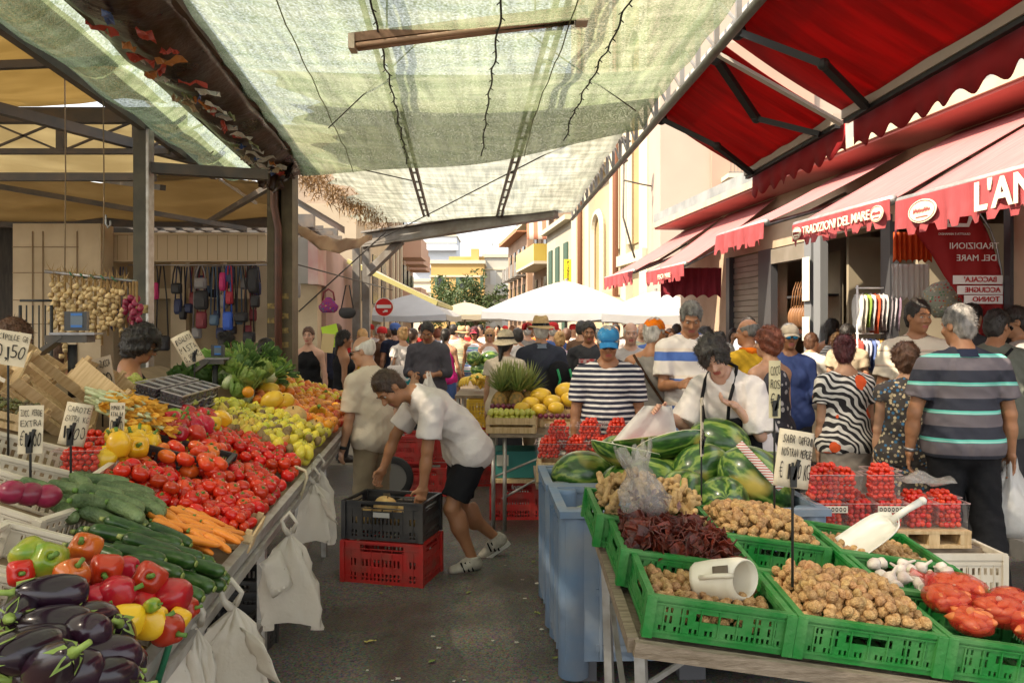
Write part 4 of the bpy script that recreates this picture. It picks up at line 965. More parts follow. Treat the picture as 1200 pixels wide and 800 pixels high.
g.sheet([[c_[0].lerp(c_[1],j/6).lerp(c_[3].lerp(c_[2],j/6),i/6)-Vector((0,0,.12*math.sin(math.pi*i/6)*math.sin(math.pi*j/6))) for j in range(7)] for i in range(7)],.006)
tag(g.build("sailcloth",mat("beige sailcloth",(.5,.4,.27),.8,transl=.3)),"beige cloth stretched between the two white parasols","cloth")
q=at(450,360,20);T=thing("no_entry_sign","round red no entry sign with a white bar on a thin pole","sign",(q.x,20,0))
g=MB();g.smooth=True;g.tube([(0,0.03,0),(0,.03,q.z+.5)],.022,8);g.build("pole",greymetal,T)
M=Matrix.Rotation(R(90),3,'X');g=MB();g.lathe([(0,0),(.215,0),(.215,-.01),(0,-.01)],32,c=(0,0,q.z),M=M);g.build("disc",mat("sign red",(.6,.015,.015),.35),T)
g=MB();g.lathe([(.217,.004),(.235,.004),(.235,-.01),(.217,-.01)],32,c=(0,0,q.z),M=M);g.build("rim",mat("sign white",(.8,.8,.8),.4),T)
g=MB();g.box((0,-.006,q.z+.02),(.36,.006,.085));g.box((-.01,-.006,q.z-.11),(.04,.006,.035));g.box((.05,-.006,q.z-.09),(.08,.006,.05));g.build("bar",mat("sign white",(.8,.8,.8),.4),T)
# ================================================================ CANOPY OVER THE MARKET
def net_mat(name,c,c2,holes=.3,tr=.7,scale=26):
 """woven shade net: translucent threads with real gaps that let some sun straight through"""
 m=mat(name,c,.8,c2=c2,scale=2.2,stretch=(1,5,1),detail=8);n,L=nodes_of(m);p=n["Principled BSDF"];out=n["Material Output"]
 col=p.inputs["Base Color"].links[0].from_socket
 tc=n.new("ShaderNodeTexCoord");wv=n.new("ShaderNodeTexWave");wv.inputs["Scale"].default_value=scale;wv.inputs["Distortion"].default_value=1.2;wv.inputs["Detail"].default_value=3;wv.inputs["Detail Scale"].default_value=1.5
 wv.bands_direction='Y';L.new(tc.outputs["Object"],wv.inputs[0])
 nz=n.new("ShaderNodeTexNoise");nz.inputs["Scale"].default_value=70;nz.inputs["Detail"].default_value=3;L.new(tc.outputs["Object"],nz.inputs[0])
 mp=n.new("ShaderNodeMapping");mp.inputs["Scale"].default_value=(9,.7,1);L.new(tc.outputs["Object"],mp.inputs[0])
 ns=n.new("ShaderNodeTexNoise");ns.inputs["Scale"].default_value=2.0;ns.inputs["Detail"].default_value=7;L.new(mp.outputs[0],ns.inputs[0])
 mm=n.new("ShaderNodeMix");mm.data_type='RGBA';mm.blend_type='MULTIPLY';mm.inputs["Factor"].default_value=1
 r1=n.new("ShaderNodeMapRange");r1.inputs[1].default_value=.3;r1.inputs[2].default_value=.7;r1.inputs[3].default_value=.62;r1.inputs[4].default_value=1.1;L.new(ns.outputs[0],r1.inputs[0])
 r2=n.new("ShaderNodeMapRange");r2.inputs[3].default_value=.78;r2.inputs[4].default_value=1.12;L.new(wv.outputs["Fac"],r2.inputs[0])
 mu=n.new("ShaderNodeMath");mu.operation='MULTIPLY';L.new(r1.outputs[0],mu.inputs[0]);L.new(r2.outputs[0],mu.inputs[1])
 L.new(col,mm.inputs["A"]);L.new(mu.outputs[0],mm.inputs["B"])
 t=n.new("ShaderNodeBsdfTranslucent");d=n.new("ShaderNodeBsdfDiffuse");L.new(mm.outputs["Result"],t.inputs[0]);L.new(mm.outputs["Result"],d.inputs[0])
 a=n.new("ShaderNodeMixShader");a.inputs[0].default_value=tr;L.new(d.outputs[0],a.inputs[1]);L.new(t.outputs[0],a.inputs[2])
 tp=n.new("ShaderNodeBsdfTransparent");b=n.new("ShaderNodeMixShader")
 h=n.new("ShaderNodeMapRange");h.inputs[1].default_value=.35;h.inputs[2].default_value=.7;h.inputs[3].default_value=1-holes*1.4;h.inputs[4].default_value=1-holes*.4;L.new(nz.outputs[0],h.inputs[0])
 L.new(h.outputs[0],b.inputs[0]);L.new(tp.outputs[0],b.inputs[1]);L.new(a.outputs[0],b.inputs[2]);L.new(b.outputs[0],out.inputs[0])
 return m
netA=net_mat("cream green shade net",(.38,.41,.28),(.24,.29,.17),.42,tr=.85)
netB=net_mat("bright white shade net",(.62,.62,.53),(.42,.43,.35),.28,tr=.8,scale=12)
netC=net_mat("pale green net strip",(.34,.4,.27),(.2,.26,.15),.44,tr=.8)
XL=lambda Y:-1.42-.101*Y+.02
XR=lambda Y:1.40-.042*Y
def canopy_sheet(name,label,fn,m,nu=26,nv=26,th=.003):
 g=MB();g.smooth=True;g.sheet([[fn(i/nu,j/nv) for j in range(nv+1)] for i in range(nu+1)],th);return tag(g.build(name,m),label,"shade net")
def fA(u,v):
 far=8.85+(6.9-8.85)*u;Y=-3+(far+3)*v
 x=XL(Y)+(XR(Y)-XL(Y))*u
 z=3.42-.1*math.sin(math.pi*u)-.05*math.sin(math.pi*((v*3.2)%1))-.12*v**14*(1-.2*u)+.012*math.sin(Y*9+u*7)+.03*(1-abs(2*u-1))*math.sin(Y*2.4)
 return(x,Y,z)
canopy_sheet("shade_net","cream green shade net stretched over the near half of the aisle",fA,netA,40,90)
def fB(u,v):
 Y=6.2+(12.3+1.4*(1-u)-6.2)*v;x=(XL(Y)+.05)+(XR(Y)-XL(Y))*u
 if u<.25:x+=.22*(1-u*4)*(1+.7*math.sin(Y*4.7)+.4*math.sin(Y*13))
 return(x,Y,3.58-.2*v*v-.04*math.sin(math.pi*u)+.01*math.sin(Y*7)-.03*math.sin(math.pi*((v*4)%1)))
canopy_sheet("shade_net","bright white shade net over the far half of the aisle",fB,netB,30,40)
def fC(u,v):
 Y=-2.5+(9.0+2.5)*v;x=-2.45+(.53)*u-.101*Y
 return(x,Y,3.36-.16*math.sin(math.pi*u)+.05*u+.02*math.sin(Y*5+u*3))
canopy_sheet("shade_net","narrow sagging pale green net strip left of the litter filled gutter",fC,netC,10,40)
lacing=mat("dark lacing cord",(.03,.03,.025),.8)
for k,(u,v0,v1,lb) in enumerate(((.36,.45,.98,"dark lacing cord threaded left of the strip light"),(.58,.3,.98,"dark doubled lacing cord down the middle of the near net"),(.8,.5,.98,"dark lacing cord on the right part of the near net"))):
 g=MB();pts=[]
 for i in range(90):
  t=v0+(v1-v0)*i/89;q=Vector(fA(u+.0025*math.sin(i*.9),t));q.z-=.012;pts.append(q)
 g.tube(pts,.006,4)
 for i in range(2,88,2):g.tube([pts[i],pts[i]+Vector((.02*(1 if i%4 else-1),.02,-.01))],.004,3)
 tag(g.build("lacing_cord",lacing),lb,"cord")
for k,(u,lb) in enumerate(((.18,"left"),(.7,"right"))):
 g=MB();g.tube([Vector(fA(u+.03*(1-i/59),i/59))-Vector((0,0,.006)) for i in range(60)],.004,4)
 tag(g.build("net_seam",mat("seam cord",(.2,.22,.12),.8)),"thin straight seam on the %s part of the near net"%lb,"cord")
for k,(x0,lb) in enumerate(((-.54,"left twin tube roof purlin above the aisle nets"),(.59,"right twin tube roof purlin above the aisle nets"))):
 T=thing("roof_purlin",lb,"beam",(x0,7,3.6),0,"twin tube purlins carrying the nets")
 for dx in(-.035,.035):
  g=MB();g.smooth=True;g.tube([(x0+dx-.063*Y+.0,Y,3.56-.019*(Y-1.5)) for Y in(1.5,12.6)],.02,8);g.build("tube",greymetal,T,world=True)
 g=MB()
 for i in range(20):Y=2+i*.53;g.box((x0-.063*Y,Y,3.56-.019*(Y-1.5)),(.07,.03,.02))
 g.build("spacers",greymetal,T,world=True)
T=thing("canopy_beam","grey steel beam closing the far end of the canopy","beam",(-.9,13,3.3))
g=MB();g.bar(at(428,281,14),at(652,247,12.2),.12,.17);g.build("beam_web",greymetal,T,world=True)
g=MB();g.bar(at(428,273,14)+Vector((0,-.04,0)),at(652,240,12.2)+Vector((0,-.04,0)),.22,.03);g.bar(at(428,289,14),at(652,254,12.2),.2,.03);g.build("flange",greymetal,T,world=True)
T=thing("steel_post","grey twin channel steel post under the far canopy beam","post",(-2.6,14,0))
for dx in(-.085,.085):g=MB();g.box2((-2.6+dx-.06,13.93,0),(-2.6+dx+.06,14.07,3.0));g.build("channel",greymetal,T,world=True)
g=MB();g.bar((-2.5,14,2.55),at(470,282,13.7),.12,.12);g.build("bracket",greymetal,T,world=True)
T=thing("lattice_truss","grey lattice truss along the right edge of the canopy","truss",(1.1,7,3.4))
def xr(Y):return XR(Y)+.06
g=MB();g.smooth=True
g.tube([(xr(-3),-3,3.3),(xr(12.6),12.6,3.3)],.028,8);g.build("lower_chord",greymetal,T,world=True)
g=MB();g.smooth=True;g.tube([(xr(-3),-3,3.62),(xr(12.6),12.6,3.62)],.028,8);g.build("upper_chord",greymetal,T,world=True)
g=MB()
for i in range(27):
 Y=1.6+i*.42;g.bar((xr(Y),Y,3.31),(xr(Y),Y,3.61),.03);g.bar((xr(Y),Y,3.31),(xr(Y+.42),Y+.42,3.61),.016)
g.build("web",greymetal,T,world=True)
T=thing("awning_tube","pale square tube bolted beside the lattice truss","tube",(1.3,5,3.42));g=MB();g.bar((xr(1.4)+.09,1.4,3.42),(xr(7.2)+.09,7.2,3.42),.05);g.build("square_tube",mat("pale tube",(.6,.56,.5),.5),T,world=True)
wire=mat("thin wire",(.04,.035,.03),.6)
def cable(pts,r,lb,name="wire",m=None,sag=0.0):
 a,b=Vector(pts[0]),Vector(pts[-1]);P=pts if len(pts)>2 else[a.lerp(b,i/10)-Vector((0,0,sag*4*(i/10)*(1-i/10))) for i in range(11)]
 g=MB();g.smooth=True;g.tube(P,r,5);return tag(g.build(name,m or wire),lb,"wire")
cable([at(385,190,9),at(600,238,12)],.008,"thin dark wire crossing below the white net to the right")
cable([at(440,283,13),at(700,150,8)],.008,"thin dark wire crossing the white net towards the truss")
cable([at(385,150,6.5),at(500,40,5)],.005,"faint tie wire under the near net on the left")
cable([at(620,40,5),at(745,130,6.4)],.005,"faint tie wire under the near net on the right")
cable([at(350,365,12.5),at(452,272,13.5)],.012,"grey stay wire rising to the far canopy post")
cable([at(330,305,9),at(460,340,16)],.01,"black power cable slung from the brown pillar")
T=thing("strip_light","long rusty strip light fitting hung under the near net","lamp",at(545,33,4.6))
a,b=at(412,47,4.6),at(680,15,4.5);rust=mat("rusty fitting",(.3,.17,.1),.6,c2=(.2,.11,.07),scale=7,bump=.2)
g=MB();g.bar(a,b,.085,.05);g.build("housing",rust,T,world=True)
g=MB();g.smooth=True
for dy in(-.03,.03):g.tube([a+Vector((.03,dy,-.04)),b+Vector((-.03,dy,-.04))],.015,8)
g.build("tube_lamp",mat("dusty lamp tube",(.5,.32,.22),.4),T,world=True)
g=MB();g.bar(a+Vector((-.01,0,-.02)),a+Vector((.025,0,-.02)),.1,.085);g.bar(b+Vector((-.025,0,-.02)),b+Vector((.04,0,-.02)),.1,.085);g.build("end_cap",mat("pale cap",(.6,.5,.4),.6),T,world=True)
cable([a+Vector((.2,0,0)),a+Vector((.2,0,.28))],.006,"left hanger wire of the strip light");cable([b+Vector((-.25,0,0)),b+Vector((-.25,0,.28))],.006,"right hanger wire of the strip light")
gut=mat("dark stained gutter film",(.035,.022,.014),.25,c2=(.085,.04,.02),scale=3,bump=1,bscale=11,rough2=.5)
T=thing("roof_gutter","dark sagging gutter of film and boards running to the brown pillar","gutter",(-2.1,5,3.4))
g=MB();g.smooth=True;rr=[]
r_=random.Random(4)
for i in range(160):
 Y=-2+11.1*i/159;row=[]
 for j in range(17):
  u=j/16;x=-1.96+.56*u-.101*Y
  z=3.38-.1*math.sin(math.pi*u)-.03*mnoise.noise((x*5,Y*2.5,1))-.07*abs(mnoise.noise((x*2.5,Y*1.2,3)))
  row.append((x,Y,z))
 rr.append(row)
g.sheet(rr,.006);g.build("gutter_film",gut,T,world=True)
g=MB();g.bar((-1.40+.2,-2,3.42),(-1.40-.909,9,3.42),.06,.1);g.build("right_board",mat("rotten board",(.12,.075,.05),.8,c2=(.06,.04,.03),scale=6),T,world=True)
g=MB();g.bar((-1.94+.2,-2,3.4),(-1.94-.909,9,3.4),.05,.08);g.build("left_board",mat("rotten board",(.12,.075,.05),.8),T,world=True)
litter_c=[(.5,.5,.5),(.45,.06,.04),(.06,.12,.35),(.55,.45,.3),(.5,.2,.06),(.2,.25,.12),(.6,.6,.55)]
for k in range(48):
 Y=r_.uniform(4.2,8.8);u=r_.uniform(.3,.8);x=-1.96+.56*u-.101*Y;g=MB();g.smooth=False
 ln=r_.uniform(.05,.2);a_=r_.uniform(0,3.1);wd=r_.uniform(.01,.05)
 g.sheet([[(x+math.cos(a_)*ln*(i/5-.5)-math.sin(a_)*wd*(j-1)*(1-abs(i/5-.5)),Y+math.sin(a_)*ln*(i/5-.5)*1.6+math.cos(a_)*wd*(j-1),3.22+r_.uniform(-.02,.03)) for j in range(3)] for i in range(6)],.003)
 c_=r_.choice(litter_c);tag(g.build("litter_scrap",mat("litter %s"%(c_,),c_,.5)),"scrap of coloured litter caught in the sagging roof gutter","litter","scraps of litter in the gutter")
for k in range(3):
 g=MB();g.smooth=True;x0=-2.75+.14*k;rr=[]
 for i in range(9):rr.append([(x0+.16*j/8+.02*math.sin(j*2.3+i),8.75-.1*k+.03*math.sin(i*.7+j),3.4-(.3+.06*math.sin(k*2))*i/8*(1-.3*abs(j/8-.5))) for j in range(9)])
 g.sheet(rr,.003);g.build("film_fold",gut,T,world=True)
straw=mat("dry creeper stems",(.32,.19,.08),.85,c2=(.2,.12,.05),scale=9,transl=.15)
g=MB();r_=random.Random(9)
for k in range(1700):
 t=r_.random();a_=at(352+95*t,212+48*t,10+3*t)+Vector((r_.gauss(0,.12),r_.gauss(0,.25),r_.gauss(.02,.08)+.08*(1-t)))
 d_=Vector((r_.gauss(0,1),r_.gauss(0,1),r_.gauss(-.4,.7))).normalized()*r_.uniform(.06,.2);s_=Vector((0,0,1)).cross(d_).normalized()*.01
 g.add([a_-s_,a_+s_,a_+d_],[(0,1,2)])
tag(g.build("dry_creeper",straw),"tangle of dry brown creeper hanging from the canopy edge behind the pillar","plant",kind="stuff")
g=MB();g.smooth=True
g.sheet([[at(344+92*j/12,259+16*j/12+12*math.sin(math.pi*j/12)+(17*i/6*(.35+.65*math.sin(math.pi*(j/12)**.8)))+1.5*math.sin(j*2.1+i),10.5+2.6*j/12+.35*i/6) for j in range(13)] for i in range(7)],.004)
tag(g.build("torn_tarpaulin",mat("dirty cream tarpaulin",(.6,.52,.4),.7,c2=(.48,.38,.28),scale=3,transl=.3,bump=.3)),"torn dirty cream tarpaulin sagging between the pillar and the steel post","tarpaulin")
g=MB();g.smooth=True
g.sheet([[at(348+56*j/6,232+34*j/6+8*i/3,11+1.6*j/6+.5*i) for j in range(7)] for i in range(4)],.004)
tag(g.build("grey_sheeting",mat("grey roof sheeting",(.45,.46,.48),.6,c2=(.36,.37,.38),scale=3,transl=.2)),"grey roof sheeting below the dry creeper","roofing")
pil=mat("brown pillar paint",(.13,.1,.05),.6,c2=(.07,.05,.025),scale=5,bump=.3)
T=thing("canopy_pillar","thick brown square pillar with a rusty drainpipe and peeling notices","pillar",(-2.58,9.1,0))
g=MB();g.box2((-2.72,9.0,0),(-2.6,9.25,3.38));g.box2((-2.56,9.0,0),(-2.44,9.25,3.38));g.box2((-2.6,9.1,0),(-2.56,9.2,3.38));g.build("pillar_shaft",pil,T,world=True)
g=MB();g.smooth=True;g.tube([(-2.58,8.95,0),(-2.58,8.95,2.7),(-2.62,8.93,2.95),(-2.62,8.93,3.4)],.04,10);g.build("drainpipe",mat("rusty brown pipe",(.14,.05,.03),.45,c2=(.09,.04,.025),scale=6),T,world=True)
for k in range(12):
 z=.9+.09*k+.02*(k%3);xx=-2.71+.14*(k%2)
 g=MB();g.box2((xx,8.985,z),(xx+.09,8.996,z+.06));g.build("old_notice",mat("yellowed notice",(.42,.3,.1),.8,c2=(.16,.11,.05),scale=26),T,world=True)
g=MB();g.box2((-2.3-.3,8.9,3.36),(-2.3+.1,9.3,3.5));g.build("cap_plate",pil,T,world=True)
T=thing("steel_post","slim square steel post with a pale edge and stickers behind the garlic","post",(-3.16,6.95,0))
g=MB();g.box2((-3.225,6.9,0),(-3.115,7.0,3.38));g.build("post_shaft",mat("olive post paint",(.1,.09,.06),.6,c2=(.06,.055,.04),scale=6,bump=.2),T,world=True)
g=MB();g.box2((-3.112,6.89,.3),(-3.09,7.0,3.3));g.build("pale_edge",alu,T,world=True)
for y in(362,388,398,408):v=at(170,y,6.88);g=MB();g.box2((v.x-.03,6.88,v.z-.035),(v.x+.02,6.896,v.z+.035));g.build("sticker",mat("yellowed notice",(.42,.3,.1),.8),T,world=True)
T=thing("cross_beam","dark steel beam from the slim post to the gutter","beam",(-2.7,7,3.0));g=MB();g.bar((-3.2,6.95,2.98),(-2.2,7.3,2.98),.1,.09);g.build("beam_web",darkmetal,T,world=True)
g=MB();g.bar((-2.45+.2,-2,3.32),(-2.45-.93,9.2,3.32),.06,.06);tag(g.build("edge_beam",darkmetal),"dark tube carrying the lower edge of the pale green net strip","beam")
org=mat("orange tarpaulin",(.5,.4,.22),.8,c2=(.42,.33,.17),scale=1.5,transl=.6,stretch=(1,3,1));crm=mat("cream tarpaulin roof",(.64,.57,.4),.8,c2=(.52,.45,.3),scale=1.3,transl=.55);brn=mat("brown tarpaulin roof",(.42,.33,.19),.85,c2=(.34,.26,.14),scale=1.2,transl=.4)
def roof(name,x0,x1,Y0,Y1,z0,z1,m,label,jag=0):
 g=MB();g.smooth=True
 g.sheet([[(x0+(x1-x0)*i/16-.101*(Y0+(Y1-Y0)*j/12),Y0+(Y1-Y0)*j/12+(jag*mnoise.noise((i*.9,3,1)) if j==0 else 0),z0+(z1-z0)*j/12-.08*math.sin(math.pi*(i%5)/5)+.05*mnoise.noise((i*.5,j*.5,2))) for j in range(13)] for i in range(17)],.005)
 return tag(g.build(name,m),label,"tarpaulin")
g=MB();g.smooth=True;g.sheet([[(-9+6.5*i/12-.101*(-3+8*j/10),-3+8*j/10,3.85-.05*math.sin(i*1.3)) for j in range(11)] for i in range(13)],.004);tag(g.build("shade_net",netB),"unseen white net added over the near left stall to let sun through","shade net")  # out-of-view roof, added as a holed net so sun reaches the stall
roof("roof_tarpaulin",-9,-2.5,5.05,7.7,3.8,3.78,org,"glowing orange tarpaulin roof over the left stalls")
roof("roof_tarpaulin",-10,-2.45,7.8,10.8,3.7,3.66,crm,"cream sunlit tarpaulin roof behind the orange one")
roof("roof_tarpaulin",-11,-2.3,10.75,13.9,3.64,3.5,brn,"tarpaulin roof over the kiosk with its shade painted in as brown",jag=.8)  # brown colour and jagged edge stand for shade on the cream roof
T=thing("lattice_girder","dark lattice girder under the left tarpaulin roofs","truss",(-5,7.7,3.5))
g=MB();g.bar((-9,7.7,3.62),(-3.1,7.7,3.62),.1,.14);g.bar((-9,7.7,3.28),(-3.25,7.7,3.28),.06,.05)
for k in range(8):x=-8.6+k*.72;g.bar((x,7.7,3.28),(x,7.7,3.6),.07);g.bar((x,7.7,3.28),(x+.72,7.7,3.58),.02);g.bar((x,7.7,3.58),(x+.72,7.7,3.28),.02)
g.build("girder_frame",darkmetal,T,world=True)
for k,(a,b,w_,lb) in enumerate((((-9,7.2,2.95),(-3.3,7.5,3.0),.07,"long dark tie beam under the left roof"),((-5.6,5.2,3.62),(-3.2,8.2,3.3),.09,"dark sloping rafter from the orange roof to the post"),((-4.9,6.0,3.5),(-3.0,6.4,3.72),.06,"short dark brace under the orange tarpaulin"),((-7.0,9,3.4),(-3.6,11,2.95),.06,"thin dark diagonal under the cream roof"),((-2.6,9.2,3.3),(-5.0,13.2,3.3),.07,"dark diagonal strut above the kiosk"),((-3.1,7.2,2.85),(-5.2,9.6,3.4),.05,"dark strut rising left from the slim post"))):
 g=MB();g.bar(a,b,w_);tag(g.build("roof_strut",darkmetal),lb,"beam")
T=thing("slatted_roof","dark broken roof lattice with sky gaps above the kiosk","roof",(-6,15,3.5))
g=MB();g.bar((-11,13.95,3.45),(-3.4,13.95,3.45),.14,.22);g.bar((-11,18.6,3.65),(-4.0,18.6,3.65),.12,.5)
for k in range(20):g.bar((-10.5+k*.36,14.0,3.5),(-11.1+k*.36,18.6,3.62),.09,.05)
for k in range(5):g.bar((-11,14.6+k*.85,3.5),(-3.6,14.6+k*.85,3.52),.05,.08)
g.build("lattice",darkmetal,T,world=True)
g=MB();g.box2((-11,14.0,3.4),(-7.0,18.6,3.43));g.box2((-5.9,15.4,3.4),(-5.0,17,3.43));g.build("roof_board",mat("dark board",(.03,.025,.02),.8),T,world=True)
T=thing("lattice_truss","small white lattice truss glimpsed beyond the green strip","truss",(-3.5,10,3.3));g=MB();wt=mat("white truss paint",(.7,.7,.68),.5)
a,b=at(172,150,8.6),at(300,238,12.5);up=Vector((0,0,.3))
g.bar(a,b,.04);g.bar(a+up,b+up,.04)
for k in range(14):p0=a.lerp(b,k/14);p1=a.lerp(b,(k+.5)/14);p2=a.lerp(b,(k+1)/14);g.bar(p0,p1+up,.02);g.bar(p1+up,p2,.02)
g.build("truss_frame",wt,T,world=True)
g=MB();g.box2((-16,14.4,0),(-7.4,14.6,3.5));tag(g.build("boarded_wall",mat("dark boards",(.05,.04,.03),.8,c2=(.025,.02,.015),scale=4,stretch=(6,6,1))),"dark boarded wall at the far left of the market hall","wall")
KY=13.0
T=thing("market_kiosk","long cream panelled kiosk with a boarded fascia behind the left stall","kiosk",(-5.5,13.6,0))
x=lambda px,Y=KY:(px-600)/950*Y
zz=lambda py,Y=KY:1.6-(py-385)/950*Y
pan=stripe_mat("boarded cream fascia",[(0,(.62,.5,.33)),(.93,(.34,.26,.15))],axis=0,period=.16,wob=.0)
g=MB();g.box2((x(112),KY-.05,zz(305)),(x(313),KY+.1,zz(276)));g.build("fascia",pan,T,world=True)
g=MB();g.box2((x(112),KY-.1,zz(276)),(x(313),KY+.12,zz(273.5)));g.box2((x(112),KY-.1,zz(307)),(x(313),KY+.12,zz(305.3)));g.build("fascia_trim",cream,T,world=True)
g=MB();g.box2((x(15,12.5),12.5,0),(x(118,12.5),12.9,zz(262,12.5)));g.build("panel_wall",cream,T,world=True)
g=MB()
for y in(290,320,352,380):g.box2((x(15,12.5),12.486,zz(y,12.5)),(x(92,12.5),12.496,zz(y,12.5)+.012))
for px_ in(38,50,90):g.box2((x(px_,12.5),12.484,.2),(x(px_,12.5)+.014,12.494,3.1))
g.build("panel_joints",mat("panel joint",(.28,.2,.12),.8),T,world=True)
g=MB();g.box2((x(112,14),14.0,0),(x(318,14),14.1,2.9));g.build("back_wall",mat("kiosk back panel",(.42,.33,.21),.8,c2=(.34,.27,.17),scale=2),T,world=True)
for a_,b_ in((112,120),(200,218),(258,262),(300,318)):g=MB();g.box2((x(a_,13.7),13.7,0),(x(b_,13.7),13.85,2.75));g.build("panel_post",cream,T,world=True)
g=MB();g.box2((x(120,13.8),13.75,zz(350,13.8)),(x(318,13.8),13.95,zz(338,13.8)));g.build("shelf_rail",cream,T,world=True)
bagm={k:mat("bag "+k,c_,.6,bump=.2) for k,c_ in dict(black=(.02,.02,.022),pink=(.55,.03,.16),navy=(.03,.04,.1),red=(.4,.03,.05),blue=(.04,.12,.55),olive=(.2,.18,.1),maroon=(.2,.03,.04),denim=(.1,.17,.25),grey=(.25,.24,.24),white=(.6,.6,.58)).items()}
rail_z=zz(312,12.8);g=MB();g.smooth=True;g.tube([(x(150,12.8),12.8,rail_z+.02),(x(318,12.8),12.8,rail_z+.02)],.012,6);tag(g.build("hanging_rail",steel),"thin rail under the kiosk fascia hung with bags","rail")
def bag(px,y0,y1,w_,key,label,d_=.06,Y=12.72,strap=True):
 X_=x(px,Y);z0,z1=zz(y1,Y),zz(y0,Y);W=w_/950*Y/2
 T=thing("hanging_bag",label,"bag",(X_,Y,z0),0,"bags hanging from the kiosk")
 g=MB();g.smooth=True;h=(z1-z0)/2
 g.ball((0,0,h),(W,d_,h),14,10,fn=lambda q,a,t:1.0);
 g.v=[(max(-W*.86,min(W*.86,v[0]*1.25)),v[1],h+max(-h*.9,min(h*.9,(v[2]-h)*1.2))) for v in g.v]
 g.build("bag_body",bagm[key],T)
 g=MB();g.box2((-W*.6,-d_-.012,h*.4),(W*.6,-d_+.02,h*1.1));g.build("pocket",bagm[key],T)
 if strap:
  g=MB();g.smooth=True;top_=rail_z-z0
  for s_ in(-1,1):g.tube([(s_*W*.7,0,2*h*.92),(s_*W*.55,0,(2*h+top_)/2),(s_*.02,0,top_)],.012,5)
  g.build("strap",bagm[key] if key!='pink' else bagm['black'],T)
bag(207,331,345,14,'black',"small black shoulder bag on long straps, left of the backpack")
bag(236,339,364,18,'black',"large black backpack hanging lowest beside the slim post");bag(235,325,339,16,'grey',"dark grey satchel directly above the big black backpack",Y=12.68)
bag(261,318,342,8,'pink',"bright pink narrow bag on the kiosk rail");bag(270,312,335,9,'navy',"navy bag just right of the pink one",Y=12.76)
bag(269,341,357,9,'red',"small red pouch below the pink bag",Y=12.7);bag(263,344,362,10,'grey',"grey pouch left of the small red pouch",Y=12.8)
bag(267,364,388,13,'blue',"bright blue bag hanging low in the kiosk");bag(236,364,386,14,'maroon',"maroon and olive bag below the black backpack",Y=12.75)
bag(297,312,345,14,'black',"black bag near the brown pillar with a tangled strap");bag(299,345,361,12,'black',"round black pouch below the bag near the pillar",Y=12.7)
bag(283,365,378,18,'black',"flat black bag low between the blue bag and the pillar");bag(292,388,402,16,'black',"lowest flat black bag before the brown pillar");bag(251,368,382,12,'denim',"denim blue bag beside the blue one",Y=12.8)
bag(182,330,352,9,'pink',"pink and black bag just right of the slim post");bag(190,392,412,20,'black',"black hanging garment low right of the slim post",strap=True)
bag(348,330,350,9,'grey',"grey bag hanging right of the brown pillar",Y=11,strap=False)
for k in range(22):
 r2=random.Random(k+300);bag(122+9*k+r2.uniform(-3,3) if k<4 else 205+5.4*(k-3)+r2.uniform(-2,2),*((lambda a:(a,a+r2.uniform(10,22)))(r2.uniform(322,385))),r2.uniform(7,14),r2.choice(['black','black','black','navy','grey','olive','maroon','white','denim']),["small dark bag or garment hanging deeper inside the kiosk"][0],Y=12.85+.03*(k%4))
q=at(385,356,12);T=thing("handbag","colourful embroidered handbag hanging before the pink wall","bag",q)
g=MB();g.smooth=True;g.ball((0,0,-.03),(.13,.05,.13),16,10);g.v=[(v[0]*(1.15 if v[2]<0 else .85),v[1],max(-.13,v[2])) for v in g.v];g.build("bag_body",blot_mat("embroidery",(.25,.03,.14),[(.5,.3,.03),(.1,.03,.3),(.45,.05,.05),(.05,.2,.2)],28),T)
g=MB();g.smooth=True;g.tube([(-.09,0,.05),(-.07,0,.17),(0,0,.22),(.07,0,.17),(.09,0,.05)],.014,6);g.build("handle",bagm['maroon'],T)
q=at(407,366,12);T=thing("handbag","black leather handbag hanging beside the grey steel post","bag",q)
g=MB();g.smooth=True;g.ball((0,0,0),(.13,.05,.1),16,10);g.v=[(v[0],v[1],max(-.09,min(.07,v[2]))) for v in g.v];g.build("bag_body",bagm['black'],T)
g=MB();g.smooth=True;g.tube([(-.09,0,.05),(-.02,0,.4),(.03,0,.4),(.09,0,.05)],.01,6);g.build("handle",bagm['black'],T)
q=at(332,388,12.2)
g=MB();M=basis((1,0,.25),(0,.1,1),at(388,394,12.2));g.prism([(-.12,-.17),(.12,-.17),(.12,.17),(-.12,.17)],M,.01);tag(g.build("lime_card",mat("lime card",(.5,.75,.05),.7)),"lime green price card leaning by the pink wall","card")
g=MB();M=basis((1,0,-.1),(0,.1,1),at(384,402,12.0));g.prism([(-.09,-.14),(.09,-.14),(.09,.14),(-.09,.14)],M,.01);tag(g.build("tan_card",mat("tan card",(.55,.42,.2),.7)),"tan price card in front of the lime green one","card")
